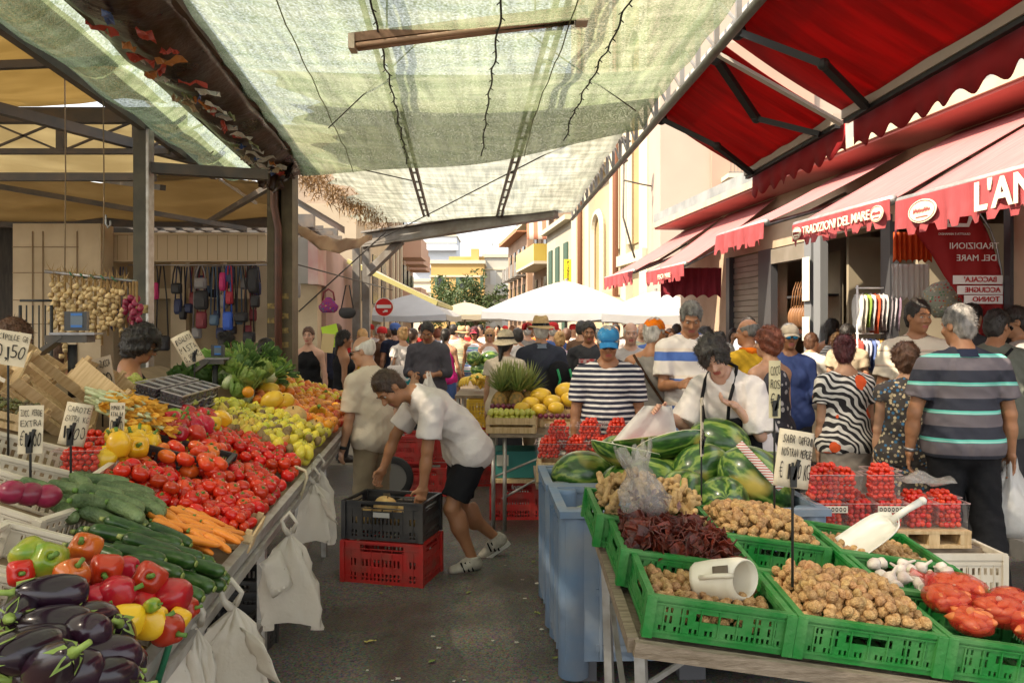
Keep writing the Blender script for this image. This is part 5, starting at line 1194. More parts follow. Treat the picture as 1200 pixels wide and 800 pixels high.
# ================================================================ BIG RED AWNING
redc=mat("bright red awning cloth",(.5,.01,.013),.75,c2=(.34,.008,.01),scale=2.2,transl=.5,bump=.3,bscale=9,stretch=(1,6,1));redv=mat("dark red valance cloth",(.36,.01,.015),.8,c2=(.3,.008,.012),scale=5,transl=.2,bump=.2)
def red_awning(label,Ya,Yb,scal=.22):
 T=thing("retractable_awning",label,"awning",(1.3,(Ya+Yb)/2,3.4),0,"big red awnings bolted to the truss")
 up=lambda Y:Vector((XR(Y)+.16,Y,3.44));lo=lambda Y:Vector((2.29-.037*Y,Y,2.95))
 g=MB();g.smooth=True
 g.sheet([[up(Ya+(Yb-Ya)*j/16).lerp(lo(Ya+(Yb-Ya)*j/16),i/12)+Vector((0,0,.006*math.sin(j*1.7)-.02*math.sin(math.pi*i/12))) for j in range(17)] for i in range(13)],.004);g.build("canopy_cloth",redc,T,world=True)
 g=MB();g.bar(lo(Ya),lo(Yb),.06,.07);g.build("front_bar",mat("beige awning bar",(.4,.34,.27),.5),T,world=True)
 g=MB();g.bar(lo(Ya)+Vector((.0,0,-.045)),lo(Yb)+Vector((.0,0,-.045)),.035,.03);g.build("valance_rail",black,T,world=True)
 g=MB();rr=[[],[],[]];nn=int((Yb-Ya)/.02)
 for j in range(nn+1):
  Y=Ya+(Yb-Ya)*j/nn;q=lo(Y)+Vector((.045,0,-.0));w_=.012*math.sin(Y*9)+.008*math.sin(Y*23)
  e=.055*(.5+.5*math.cos(2*math.pi*Y/scal));rr[0].append(q);rr[1].append(q+Vector((w_*.5,0,-.12)));rr[2].append(q+Vector((w_,0,-.235+e)))
 g.smooth=True;g.sheet(rr,.003);g.build("valance",redv,T,world=True)
 for s_ in(.06,.94):
  Y=Ya+(Yb-Ya)*s_;sg=1 if s_<.5 else-1;a=up(Y)+Vector((0,0,-.06));b=lo(Y+sg*.1)+Vector((-.03,0,-.05));m_=a.lerp(b,.52)+Vector((0,sg*.3,-.06))
  g=MB();g.bar(a,m_,.05,.04);g.bar(m_,b,.045,.035);g.ball(m_,.035,10,8);g.ball(a,.05,10,8);g.build("folding_arm",black,T,world=True)
 return T
red_awning("far big red retractable awning ending at the cream lip",5.22,7.0)
red_awning("near big red retractable awning overhead at top right",1.2,5.1)
g=MB();g.bar(Vector((XR(5.16)+.1,5.16,3.36)),Vector((2.29-.19,5.16,2.9)),.05,.02);tag(g.build("gap_light_strip",mat("pale tube",(.6,.56,.5),.5)),"pale bar standing for the strip of light between the two red awnings","strap")  # pale bar in the gap paints the light strip between the awnings
# ================================================================ PRODUCE PROTOTYPES
class Kind:
 """one kind of thing: the first placed is the built one, the rest are copies of it and of its parts"""
 def __init__(s,name,cat,fn):s.name,s.cat,s.fn,s.root,s.n=name,cat,fn,None,0
 def put(s,loc,rot=None,sc_=1.0,label=None,group=None,recolor=None):
  if s.root is None:s.root=s.fn(s.name);o=s.root
  else:o=copy_tree(s.root)
  s.n+=1;o.location=loc
  if rot is not None:o.rotation_euler=rot if not isinstance(rot,Matrix) else rot.to_euler()
  o.scale=(sc_,)*3 if not isinstance(sc_,tuple) else sc_
  tag(o,label,s.cat,group)
  if group is None and "group" in o:del o["group"]
  return o
gloss=dict(rough=.22,spec=.6)
def fruit(name,c,c2=None,rough=.3,scale=4,**k):return mat(name,c,rough,c2=c2,scale=scale,**k)
m_tom=fruit("tomato skin",(.62,.035,.008),(.5,.018,.006),.2,rand=.25,hue=.006,coat=.12);m_beef=fruit("orange red tomato skin",(.7,.13,.02),(.62,.06,.015),.2,9,rand=.15,hue=.02,coat=.1)
m_grn=fruit("green stalk",(.1,.2,.03),(.16,.28,.05),.6,20);m_greenp=fruit("green pepper skin",(.12,.26,.02),(.42,.38,.03),.28,14,coat=.12)
m_redp=fruit("red pepper skin",(.5,.012,.01),(.38,.01,.01),.27,8,rand=.22,hue=.01,coat=.12);m_yelp=fruit("yellow pepper skin",(.8,.5,.02),(.72,.4,.015),.27,8,coat=.12,rand=.12,hue=.012);m_orp=fruit("orange red pepper skin",(.62,.16,.015),(.4,.05,.015),.18,12,coat=.4)
m_egg=fruit("aubergine skin",(.012,.006,.012),(.03,.008,.02),.2,3,coat=.15);m_eggc=fruit("aubergine calyx",(.3,.4,.09),(.2,.3,.05),.55,30)
m_zuc=fruit("courgette skin",(.015,.05,.008),(.05,.12,.02),.3,40,rand=.25,contrast=(.45,.75),coat=.05);m_zend=fruit("pale courgette end",(.42,.42,.14),(.2,.26,.06),.5,40)
m_cuc=fruit("cucumber skin",(.055,.1,.03),(.16,.22,.09),.5,22,rand=.2,bump=.8,bscale=90);m_car=fruit("carrot skin",(.8,.27,.03),(.68,.2,.02),.45,20,rand=.1,bump=.3,bscale=60)
m_canta=fruit("cantaloupe rind",(.62,.36,.12),(.5,.36,.14),.6,30,rand=.1,bump=.6,bscale=60);m_ymel=fruit("yellow melon rind",(.78,.5,.04),(.7,.42,.03),.35,12,rand=.1)
m_apg=fruit("green apple skin",(.5,.5,.04),(.6,.5,.06),.25,8,rand=.12,hue=.02);m_pear=fruit("pear skin",(.6,.5,.06),(.66,.42,.06),.35,8,rand=.15,hue=.03);m_ora=fruit("orange peel",(.8,.28,.02),(.76,.24,.02),.35,9,rand=.12,hue=.015,bump=.2,bscale=120)
m_pea=fruit("peach skin",(.74,.3,.06),(.55,.08,.03),.5,5,rand=.15,hue=.02);m_kiwi=fruit("kiwi skin",(.2,.13,.05),(.28,.19,.08),.7,60,rand=.15);m_ban=fruit("banana skin",(.78,.52,.05),(.7,.44,.04),.4,8,rand=.08)
m_lem=fruit("lemon peel",(.78,.62,.05),(.7,.6,.06),.35,8,rand=.1)
m_leaf=mat("lettuce leaf",(.2,.36,.06),.5,c2=(.42,.55,.16),scale=9,transl=.3,rand=.2,hue=.02);m_leafd=mat("dark salad leaf",(.06,.14,.03),.55,c2=(.12,.22,.05),scale=9,transl=.25,rand=.2);m_fen=fruit("fennel bulb",(.62,.62,.42),(.42,.52,.22),.4,10)
m_grape=fruit("white grape skin",(.42,.48,.1),(.5,.5,.12),.2,20,transl=.15);m_dark=fruit("dark berry skin",(.012,.008,.015),(.04,.012,.03),.25,60)
m_wal=fruit("walnut shell",(.64,.39,.17),(.42,.22,.08),.55,90,rand=.22,hue=.01,bump=1,bscale=190);m_gin=fruit("ginger skin",(.52,.34,.15),(.42,.26,.1),.65,30,rand=.15,bump=.5,bscale=90)
m_gar=fruit("garlic skin",(.74,.68,.58),(.62,.48,.42),.5,25,rand=.08,bump=.3);m_gar2=fruit("dry garlic skin",(.66,.5,.26),(.5,.34,.15),.6,30,rand=.15,bump=.3);m_oni=fruit("red onion skin",(.3,.02,.07),(.2,.015,.04),.3,20,rand=.2)
m_shal=fruit("shallot skin",(.62,.2,.06),(.5,.12,.03),.4,18,rand=.15,coat=.15);m_chili=fruit("dried tomato flesh",(.16,.022,.01),(.05,.01,.006),.4,40,rand=.35,bump=.5)
m_plum=fruit("plum skin",(.09,.015,.05),(.2,.03,.05),.3,10,rand=.2);m_gplum=fruit("green plum skin",(.42,.44,.06),(.55,.5,.08),.3,10,rand=.15)
def star(g,r,n=5,z=0.0,droop=.3,w_=.28,M=None):
 for k in range(n):
  a=2*math.pi*k/n;d=Vector((math.cos(a),math.sin(a),0));s_=Vector((-d.y,d.x,0))
  ps=[Vector((0,0,z))-s_*r*.12,Vector((0,0,z))+s_*r*.12,d*r*.5+s_*r*w_*.5+Vector((0,0,z+.1*r)),d*r+Vector((0,0,z-droop*r)),d*r*.5-s_*r*w_*.5+Vector((0,0,z+.1*r))]
  g.add([M@q if M else q for q in ps],[(0,1,2,3,4)])
def k_tomato(r,fl,lob,m,calyx=True,n=16):
 def fn(name):
  g=MB();g.smooth=True
  g.ball((0,0,0),(r,r,r*fl),n,10,fn=lambda q,a,t:(1-lob*(.5+.5*math.cos(a*5))*math.sin(t)**.5*(1 if q.z>-.3 else .5)))
  g.v=[(x_,y_,z_-(r*.22*math.exp(-((x_*x_+y_*y_)/(r*r*.06))) if z_>0 else 0)) for x_,y_,z_ in g.v]
  o=g.build(name,m)
  if calyx:
   c=MB();star(c,r*.55,5,r*fl*.84);c.tube([(0,0,r*fl*.8),(r*.1,0,r*fl*1.15)],r*.06,5);c.build("calyx",m_grn,o)
  return o
 return fn
def k_pepper(m,r=.045,L=.058):
 def fn(name):
  g=MB();g.smooth=True
  g.ball((0,0,0),(r,r,L),24,14,fn=lambda q,a,t:(1-.16*(.5+.5*math.cos(a*4))**.7)*(1.04+.12*math.cos(t))*(1+.2*math.sin(t)**4-.12)+.03*math.sin(3*a+q.z*4))
  g.v=[(x_,y_,z_-(L*.32*math.exp(-(x_*x_+y_*y_)/(r*r*.1)) if z_>0 else-L*.15*math.exp(-(x_*x_+y_*y_)/(r*r*.08)))) for x_,y_,z_ in g.v]
  o=g.build(name,m);c=MB();c.smooth=True;c.tube([(0,0,L*.6),(.002,0,L*.85),(.008,.002,L*1.15)],[r*.3,r*.13,r*.15],8);c.build("stalk",m_grn,o);return o
 return fn
def k_egg(name):
 g=MB();g.smooth=True
 pr=[(0,-.1),(.025,-.096),(.045,-.082),(.056,-.055),(.059,-.02),(.054,.02),(.043,.055),(.032,.08),(.02,.095),(0,.1)]
 g.lathe(pr,22,fn=lambda q,a:Vector((q.x+.012*math.cos(q.z*14),q.y,q.z)));o=g.build(name,m_egg)
 c=MB();c.smooth=True;star(c,.052,5,.092,droop=.85,w_=.5);c.tube([(.003,0,.088),(.006,0,.115),(.018,.004,.15)],[.02,.009,.008],8);c.build("calyx",m_eggc,o);return o
def k_long(m,r,L,bend,endm=None,r1=None,cap_="blossom_end",stalk=True,n=14):
 def fn(name):
  g=MB();g.smooth=True;pts=[];rs=[]
  for i in range(15):
   t=i/14;rr=(r+(r1-r)*t if r1 else r)*min(1,math.sqrt(max(0,1-(2*abs(t-.5))**7))+.02);pts.append((L*(t-.5),bend*math.sin(math.pi*t)-bend/2,0));rs.append(rr)
  g.tube(pts,rs,n);o=g.build(name,m)
  if endm:
   c=MB();c.smooth=True;c.tube([(L*.485,-bend/2,0),(L*.505,-bend/2,0)],[r*.45,r*.35],10);c.build(cap_,endm,o)
  if stalk:
   c=MB();c.smooth=True;c.tube([(-L*.48,-bend/2,0),(-L*.56,-bend/2,0)],[r*.4,r*.3],7);c.build("stalk",endm or m_grn,o)
  return o
 return fn
def k_ball(m,r,stem=True,dim=.15,lob=0,n=14,nl=8):
 rr_=r if isinstance(r,tuple) else(r,r,r)
 def fn(name):
  g=MB();g.smooth=True;g.ball((0,0,0),rr_,n,10,fn=(lambda q,a,t:1-lob*(.5+.5*math.cos(a*nl))**3) if lob else None)
  g.v=[(x_,y_,z_-(rr_[2]*dim*math.exp(-(x_*x_+y_*y_)/(rr_[0]**2*.08)) if z_>0 else 0)) for x_,y_,z_ in g.v]
  o=g.build(name,m)
  if stem:c=MB();c.tube([(0,0,rr_[2]*(1-dim)-.002),(.002,0,rr_[2]+.004)],rr_[0]*.05+.0005,5);c.build("stem",mat("woody stem",(.12,.08,.03),.8),o)
  return o
 return fn
def k_pearf(name):
 g=MB();g.smooth=True;g.lathe([(0,-.04),(.02,-.038),(.032,-.024),(.033,-.008),(.026,.012),(.016,.03),(.011,.042),(.0,.046)],16);o=g.build(name,m_pear)
 c=MB();c.tube([(0,0,.044),(.004,0,.06)],.0015,5);c.build("stem",mat("woody stem",(.12,.08,.03),.8),o);return o
def k_banana(name):
 T=thing(name,None,None)
 for k in range(5):
  g=MB();g.smooth=True;a0=(k-2)*.16;M=Matrix.Rotation(a0,3,'Z')
  pts=[M@Vector((.0+.09*math.sin(t*1.3),(k-2)*.012,.08*math.cos(t*1.3)-.06)) for t in[i/8*1.25-.1 for i in range(9)]]
  g.tube(pts,[.006,.01,.015,.017,.0175,.017,.015,.01,.005],8);g.build("banana",m_ban,T)
 g=MB();g.tube([(-.02,0,.03),(.0,0,.02)],.012,8);g.build("stalk",m_grn,T);return T
def k_grapes(name):
 T=thing(name,None,None);g=MB();g.smooth=True;r_=random.Random(5)
 for k in range(60):t=r_.random();a=r_.uniform(0,6.28);q=.045*(1-t*.7)*r_.uniform(.3,1);g.ball((q*math.cos(a),(t-.5)*.17,abs(q*math.sin(a))),.0105,8,6)
 g.build("berries",m_grape,T);g=MB();g.tube([(0,-.085,.01),(0,-.11,.02),(.01,-.13,.02)],.003,5);g.build("stem",m_grn,T);return T
def leafsheet(g,c,d,up,L,W,cup,r_):
 d=d.normalized();s_=d.cross(up).normalized();u_=s_.cross(d);rr=[]
 for i in range(6):
  t=i/5;w_=W*math.sin(math.pi*(t*.8+.12))**.8
  rr.append([c+d*L*t+s_*w_*(j-2)/2+u_*(cup*t*t*L+.25*w_*abs(j-2)/2+(.06*L*r_.uniform(-1,1) if i>2 or abs(j-2)>1 else 0)) for j in range(5)])
 g.sheet(rr)
def k_lettuce(m,R_=.1,n=26):
 def fn(name):
  g=MB();r_=random.Random(3)
  for k in range(n):
   a=k*2.4;e=.25+1.1*k/n;d=Vector((math.cos(a)*math.cos(e),math.sin(a)*math.cos(e),math.sin(e)))
   leafsheet(g,Vector((0,0,0))+d*.01,d,Vector((0,0,1)) if e<1.2 else Vector((math.cos(a),math.sin(a),0)),R_*r_.uniform(.85,1.1),R_*.42,.45,r_)
  return g.build(name,m)
 return fn
def k_fennel(name):
 g=MB();g.smooth=True;g.lathe([(0,-.05),(.03,-.045),(.048,-.015),(.046,.02),(.03,.05),(.02,.06)],14,fn=lambda q,a:Vector((q.x,q.y*.75,q.z)));o=g.build(name,m_fen)
 c=MB();c.smooth=True
 for k in range(6):a=k*1.05;c.tube([(.012*math.cos(a),.012*math.sin(a),.05),(.025*math.cos(a),.02*math.sin(a),.12),(.05*math.cos(a),.05*math.sin(a),.2)],[.008,.006,.004],6)
 c.build("stalks",m_leaf,o);r_=random.Random(2);c=MB()
 for k in range(14):a=r_.uniform(0,6.28);leafsheet(c,Vector((.04*math.cos(a),.04*math.sin(a),.15)),Vector((math.cos(a)*.5,math.sin(a)*.5,1)),Vector((1,0,0)),.07,.02,.2,r_)
 c.build("fronds",m_leafd,o);return o
def k_walnut(name):
 g=MB();g.smooth=True
 g.ball((0,0,0),(.0148,.0138,.0182),20,12,fn=lambda q,a,t:(1+.07*math.sin(a*6+q.z*7)*math.sin(q.z*9+a*2)+.04*math.sin(a*9-q.z*12)+(.1 if abs(math.sin(a))<.16 else 0))*(1-.22*max(0,q.z)**3))
 return g.build(name,m_wal)
def k_ginger(name):
 g=MB();g.smooth=True;g.tube([(-.04,0,0),(-.02,.006,.002),(.01,0,0),(.045,.01,0)],[.012,.017,.014,.011],9);g.ball((-.04,0,0),.0125,8,6);g.ball((.046,.01,0),.0115,8,6)
 g.tube([(-.015,0,0),(-.02,.028,.004)],[.013,.01],8);g.ball((-.02,.03,.004),.0105,8,6);g.tube([(.015,0,0),(.025,-.026,.004)],[.012,.009],8);g.ball((.025,-.028,.004),.0095,8,6);g.ball((.0,.004,.012),.01,8,6)
 return g.build(name,m_gin)
def k_garlic(m=None,stem=True):
 def fn(name):
  g=MB();g.smooth=True;g.lathe([(0,-.018),(.014,-.016),(.024,-.006),(.0235,.006),(.014,.018),(.006,.026),(.004,.05 if stem else .03),(.0,.051 if stem else .031)],18,fn=lambda q,a:Vector((q.x,q.y,q.z))*(1-.07*(.5+.5*math.cos(a*7))*(abs(q.z)<.02)))
  return g.build(name,m or m_gar)
 return fn
def k_flake(name):
 g=MB();r_=random.Random(6);g.smooth=False
 g.sheet([[(.012*(j-2)+r_.uniform(-.002,.002),.017*(i-2),r_.uniform(-.006,.006)+.006*abs(j-2)) for j in range(5)] for i in range(5)],.003);return g.build(name,m_chili)
tomato=Kind("tomato","tomato",k_tomato(.033,.82,.06,m_tom));tomato_s=Kind("tomato","tomato",k_tomato(.026,.85,.03,m_tom));beef=Kind("beef_tomato","tomato",k_tomato(.042,.72,.13,m_beef,n=24));plumt=Kind("plum_tomato","tomato",k_tomato(.02,1.55,0,m_tom,calyx=False,n=12));cherry=Kind("cherry_tomato","cherry tomato",k_tomato(.0135,.95,0,m_tom,calyx=False,n=10))
p_red,p_yel,p_org,p_grn=(Kind("bell_pepper","bell pepper",k_pepper(m)) for m in(m_redp,m_yelp,m_orp,m_greenp))
egg=Kind("aubergine","aubergine",k_egg);zuc=Kind("courgette","courgette",k_long(m_zuc,.021,.17,.012,m_zend));cuc=Kind("cucumber","cucumber",k_long(m_cuc,.023,.15,.02,None));carrot=Kind("carrot","carrot",k_long(m_car,.016,.12,.006,None,r1=.009,stalk=True))
canta=Kind("cantaloupe_melon","melon",k_ball(m_canta,(.078,.078,.07),lob=.07,nl=10,n=30));ymel=Kind("yellow_melon","melon",k_ball(m_ymel,(.055,.055,.075),n=20));apg=Kind("green_apple","apple",k_ball(m_apg,(.036,.036,.032),dim=.25));lemon=Kind("lemon","lemon",k_ball(m_lem,(.03,.03,.042),dim=-.15));orange_=Kind("orange","orange",k_ball(m_ora,.036,dim=.05));peach=Kind("peach","peach",k_ball(m_pea,(.032,.032,.03),dim=.15,stem=False));kiwi=Kind("kiwi_fruit","kiwi",k_ball(m_kiwi,(.023,.023,.031),stem=False,dim=0));pear=Kind("pear","pear",k_pearf);banana=Kind("banana_bunch","bananas",k_banana);grapes=Kind("grape_bunch","grapes",k_grapes)
lett=Kind("lettuce","lettuce",k_lettuce(m_leaf));lettd=Kind("leafy_greens","greens",k_lettuce(m_leafd,.09,18));fennel=Kind("fennel_bulb","fennel",k_fennel);walnut=Kind("walnut","walnut",k_walnut);ginger=Kind("ginger_root","ginger",k_ginger);garlic=Kind("garlic_bulb","garlic",k_garlic());flake=Kind("dried_tomato","dried tomato",k_flake);plum=Kind("plum","plum",k_ball(m_plum,.022,stem=False));gplum=Kind("green_plum","plum",k_ball(m_gplum,.022,stem=False));shal=Kind("shallot","shallot",k_ball(m_shal,(.018,.018,.036),stem=False,dim=-.3))
def panel(g,o,ux,uz,W,H,nx,nz,hole,th,nrm):
 """flat moulded panel with real openings; runs of solid cells become one box"""
 ux,uz,nrm,o=Vector(ux),Vector(uz),Vector(nrm),Vector(o);cw,chh=W/nx,H/nz
 for j in range(nz):
  i=0
  while i<nx:
   if hole(i,j):i+=1;continue
   k=i
   while k<nx and not hole(k,j):k+=1
   c=o+ux*(i+k)/2*cw+uz*(j+.5)*chh;M=Matrix((ux,nrm,uz)).transposed();g.box(c,((k-i)*cw,th,chh),M);i=k
def plastic_crate(W,Dp_,H,m,holef,nx=34,nz=12,rim=.012,name="crate_shell"):
 def fn(nm):
  T=thing(nm,None,None);g=MB();w2,d2=W/2,Dp_/2;th=.004
  for(o,ux,nr,L_) in(((-w2,-d2,0),(1,0,0),(0,1,0),W),((-w2,d2,0),(1,0,0),(0,1,0),W)):
   panel(g,o,ux,(0,0,1),L_,H,nx,nz,lambda i,j:holef(i,j,nx,nz),th,nr)
  n2=int(nx*Dp_/W)
  for(o,ux,nr,L_) in(((-w2,-d2,0),(0,1,0),(1,0,0),Dp_),((w2,-d2,0),(0,1,0),(1,0,0),Dp_)):
   panel(g,o,ux,(0,0,1),L_,H,n2,nz,lambda i,j:holef(i,j,n2,nz),th,nr)
  g.build("side_walls",m,T)
  g=MB();R_=rim
  for y in(-d2,d2):g.box((0,y,H-R_/2),(W+R_*2,R_*1.6,R_));g.box((0,y,H*.16),(W+.008,.012,.007));g.box((0,y,H*.82),(W+.008,.012,.005))
  for x_ in(-w2,w2):g.box((x_,0,H-R_/2-.0005),(R_*1.6,Dp_-R_*1.7,R_));g.box((x_,0,H*.16),(.012,Dp_-.014,.007));g.box((x_,0,H*.82),(.012,Dp_-.014,.005))
  for k in range(7):
   x_=W*(k-3)/7.6
   for y in(-d2,d2):g.box((x_,y,H*.48),(.004,.011,H*.62))
  g.build("rim",m,T)
  for x_ in(-w2,w2):
   for y in(-d2,d2):g=MB();g.box((x_,y,H/2-.001),(.028,.028,H-.004));g.build("corner_post",m,T)
  g=MB()
  for k in range(9):g.box((-w2+W*(k+.5)/9,0,.006),(W/9*.6,Dp_-.01,.006))
  g.box((0,0,.011),(W-.01,.02,.003));g.build("base",m,T);return T
 return fn
def h_green(i,j,nx,nz):
 if j<1 or j>nz-4:return False
 c=abs(i-nx/2+.5)
 if c<nx*.17 and nz*.5<=j<=nz*.66:return True
 if c<nx*.2 and nz*.42<=j<=nz*.72:return False
 if c>nx*.44:return False
 if 2<=j<=4:return i%2==0 and c>2 and int(c)%6!=0
 return(6<=j<=8 or 10<=j<=11) and i%2==0 and nx*.22<c<nx*.4 and not(nx*.29<c<nx*.33)
def h_grid(i,j,nx,nz):return 1<=j<nz-2 and i%2==1 and j%4!=0 and abs(i-nx/2+.5)<nx*.44
def h_red(i,j,nx,nz):
 c=abs(i-nx/2+.5)
 if c>nx*.42 or j<1 or j>=nz-1:return False
 if j>=nz-3:return c<nx*.27
 return(j%4 in(1,2)) and i%2==0 and(c<nx*.26 or c>nx*.33)
green_crate=Kind("green_crate","crate",plastic_crate(.385,.36,.118,green_pl,h_green,nx=54,nz=16));white_crate=Kind("white_crate","crate",plastic_crate(.5,.31,.11,white_pl,h_grid,nz=8));black_crate=Kind("black_crate","crate",plastic_crate(.52,.36,.25,black_pl,h_red,nx=40,nz=12));red_crate=Kind("red_crate","crate",plastic_crate(.52,.36,.27,red_pl,h_red,nx=40,nz=12))
black_tray=Kind("black_tray","tray",plastic_crate(.34,.26,.075,black_pl,h_grid,nx=24,nz=6))
def k_wood(W,Dd,H,m=wood):
 def fn(nm):
  T=thing(nm,None,None)
  for y in(-Dd/2,Dd/2):
   for z,hh in((H*.22,H*.36),(H*.76,H*.4)):g=MB();g.box((0,y,z),(W,.006,hh));g.build("slat",m,T)
  for x_ in(-W/2,W/2):g=MB();g.box((x_*.985,0,H*.5),(.008,Dd-.008,H*.9));g.build("end_board",m,T)
  for x_ in(-1,1):
   for y in(-1,1):g=MB();g.box((x_*(W/2-.02),y*(Dd/2-.014),H*.56),(.022,.02,H*1.12));g.build("corner_post",m,T)
  g=MB()
  for k in range(5):g.box((0,-Dd/2+Dd*(k+.5)/5,.004),(W-.016,Dd/5*.8,.005))
  g.build("base",m,T);return T
 return fn
wood_crate=Kind("wooden_crate","crate",k_wood(.4,.3,.13));wood_tray=Kind("wooden_tray","tray",k_wood(.4,.28,.07))
# ================================================================ LEFT STALL
SX=lambda s,Y:-.67-.1*Y-s
SZ=lambda s:.82+.3*s
ang=math.atan(.3);t1=Vector((-.1,1,0)).normalized();t2=Vector((-1,0,.3)).normalized();t2=(t2-t1*t1.dot(t2)).normalized();nS=t2.cross(t1)*-1
if nS.z<0:nS=-nS
MS=Matrix((-t2,t1,nS)).transposed()
def SP(s,Y,h=0.0):return Vector((SX(s,Y),Y,SZ(s)))+nS*h
def spix(q):return(600+F_PX*q.x/q.y,385+F_PX*(CAM_H-q.z)/q.y)
def S_at(px,py,h=.06):
 a,b=(px-600)/950,(py-385)/950;Y=(.981-h)/(b-.03-.3*a);return(-.67-.1*Y-a*Y,Y)
def inside(x_,y_,poly):
 c=False;n=len(poly)
 for i in range(n):
  x1,y1=poly[i];x2,y2=poly[(i+1)%n]
  if(y1>y_)!=(y2>y_) and x_<(x2-x1)*(y_-y1)/(y2-y1)+x1:c=not c
 return c
def hump(s,Y,k=0):return .035*mnoise.noise((s*3,Y*3,k))
def heap(poly,kinds,dx,dy,label,group,h=.035,layers=2,seed=0,jit=.22,rotf=None,smax=1.6,scv=.1,lift=.7,cap_=400):
 """fruit packed on the sloping stall over the patch seen inside poly"""
 r_=random.Random(seed);pts=[S_at(*p,h) for p in poly];s0,s1=min(p[0] for p in pts),min(smax,max(p[0] for p in pts));y0,y1=min(p[1] for p in pts),max(p[1] for p in pts);n=0
 for L_ in range(layers):
  i=0;Y=y0+(dy*.5 if L_%2 else 0)
  while Y<y1:
   s=max(0.02,s0)+(dx*.5 if(i+L_)%2 else 0)
   while s<s1:
    ss,YY=s+r_.uniform(-jit,jit)*dx,Y+r_.uniform(-jit,jit)*dy;q=SP(ss,YY,h+L_*dx*lift+hump(ss,YY,1)+.02)
    if inside(*spix(q),poly) and ss>.02 and(L_==0 or r_.random()<.8) and n<cap_:
     k=r_.choice(kinds);rt=rotf(r_) if rotf else Euler((r_.uniform(-.6,.6),r_.uniform(-.6,.6),r_.uniform(0,6.28))).to_matrix()
     k.put(q,(MS@rt).to_euler(),1+r_.uniform(-scv,scv),label,group);n+=1
    s+=dx
   Y+=dy;i+=1
 return n
T=thing("market_stall","long sloping produce stall with a metal edge rail down the left of the aisle","stall",(-1.9,3.8,0))
g=MB();g.sheet([[SP(s/4*1.6,1.2+5.6*i/8,-.03) for s in range(5)] for i in range(9)],.02);g.build("table_top",mat("stall board",(.3,.22,.13),.8,c2=(.2,.14,.08),scale=5),T,world=True)
for k,(dz,w_) in enumerate(((.0,.06),(-.07,.05))):
 g=MB();g.bar(SP(-.01-.012*k,1.1,-.0+dz),SP(-.01-.012*k,5.95,dz),.03,w_,up=nS);g.build("edge_rail",alu,T,world=True)
for Y in(1.7,2.6,3.6,4.6,5.7):
 for s,zt in((.08,.8),(1.4,1.2)):g=MB();g.bar((SX(s,Y),Y,0),(SX(s,Y),Y,zt),.035);g.build("leg",alu,T,world=True)
g=MB();g.bar((SX(.08,1.6),1.6,.3),(SX(.08,5.8),5.8,.3),.03);g.build("lower_rail",alu,T,world=True)
for Y,m_,lb in((1.93,mat("green hook",(.02,.15,.07),.5),"dark green curved hook on the rail beside the aubergines"),(4.05,mat("cream hook",(.65,.55,.35),.5),"cream metal hook on the stall rail above a white bag")):
 g=MB();g.smooth=True;g.tube([SP(.06,Y,-.02),SP(.06,Y,.06),SP(.03,Y,.085),SP(-.02,Y,.08),SP(-.035,Y,.05),SP(-.035,Y,-.06)],.008,8);tag(g.build("rail_hook",m_),lb,"hook")
def stall_crate(K,s,Y,label,rz=0,h=-.01,sc_=1,group=None):
 return K.put(SP(s,Y,h),(MS@Matrix.Rotation(R(rz),3,'Z')).to_euler(),sc_,label,group)
wc="white crates set along the left stall"
stall_crate(white_crate,.3,1.8,"white crate holding the aubergines at the near end of the stall",4,-.03,group=wc)
stall_crate(white_crate,.285,2.13,"white crate of mixed peppers with its corner over the rail",2,-.02,group=wc)
stall_crate(white_crate,.7,2.5,"white crate edge standing up behind the peppers",-8,-.02,group=wc)
stall_crate(white_crate,.82,2.98,"white crate with cucumbers under a price card",6,-.02,group=wc)
stall_crate(white_crate,1.3,2.75,"white crate at the left edge of the photo with red onions",-5,-.0,group=wc)
tw="wooden trays on the left stall"
stall_crate(wood_tray,.17,2.95,"pale wooden tray full of carrots near the rail",3,.0,group=tw)
for k,(s,Y,lb) in enumerate(((1.15,3.75,"pale tipped wooden crate of courgette flowers behind the scale"),(1.3,3.5,"tipped wooden crate leaning under the black scale column"),(1.0,4.1,"wooden crate of yellow flowers right of the tipped ones"),(1.45,4.1,"wooden crate standing up behind the courgette flowers"))):
 wood_crate.put(SP(s,Y,.07+.02*k),(MS@Euler((R(20),R(28-8*k),R(30+25*k))).to_matrix()).to_euler(),1,lb,"wooden crates tipped on the stall")
stall_crate(black_tray,.42,3.55,"open black tray between the vine tomatoes and the big orange ones",5,.06)
def P_(K,px,py,rot,label,group=None,h=.05,sc_=1.0):
 s,Y=S_at(px,py,h);K.put(SP(s,Y,h),Euler([R(a) for a in rot]).to_matrix().to_euler(),sc_,label,group)
eg="aubergines at the near end of the stall"
for k,(px,py,rot,h,s_) in enumerate(((24,690,(80,0,-60),.2,.85),(30,728,(82,0,-70),.17,.88),(12,752,(85,0,-75),.15,.9),(78,722,(-70,0,170),.17,.8),(116,738,(-55,0,205),.14,.8),(92,768,(-75,0,140),.15,.9),(52,752,(80,0,-40),.14,.8),(40,785,(84,0,-60),.14,.95),(100,800,(80,0,-100),.1,.9),(-12,715,(80,0,20),.16,.9),(62,775,(84,0,-90),.1,.85),(50,705,(84,0,10),.12,.8),(130,775,(84,0,40),.09,.8),(8,790,(84,0,80),.12,.9),(70,740,(84,20,80),.08,.8),(95,790,(70,0,-20),.13,.85),(20,775,(60,0,60),.19,.85),(64,735,(100,0,-120),.18,.8),(-5,760,(80,0,-20),.17,.9),(120,800,(80,0,60),.09,.85))):
 P_(egg,px,py,rot,"glossy near black aubergine in the nearest white crate",eg,h+.01,s_*.8)
pp="mixed bell peppers in the near white crate"
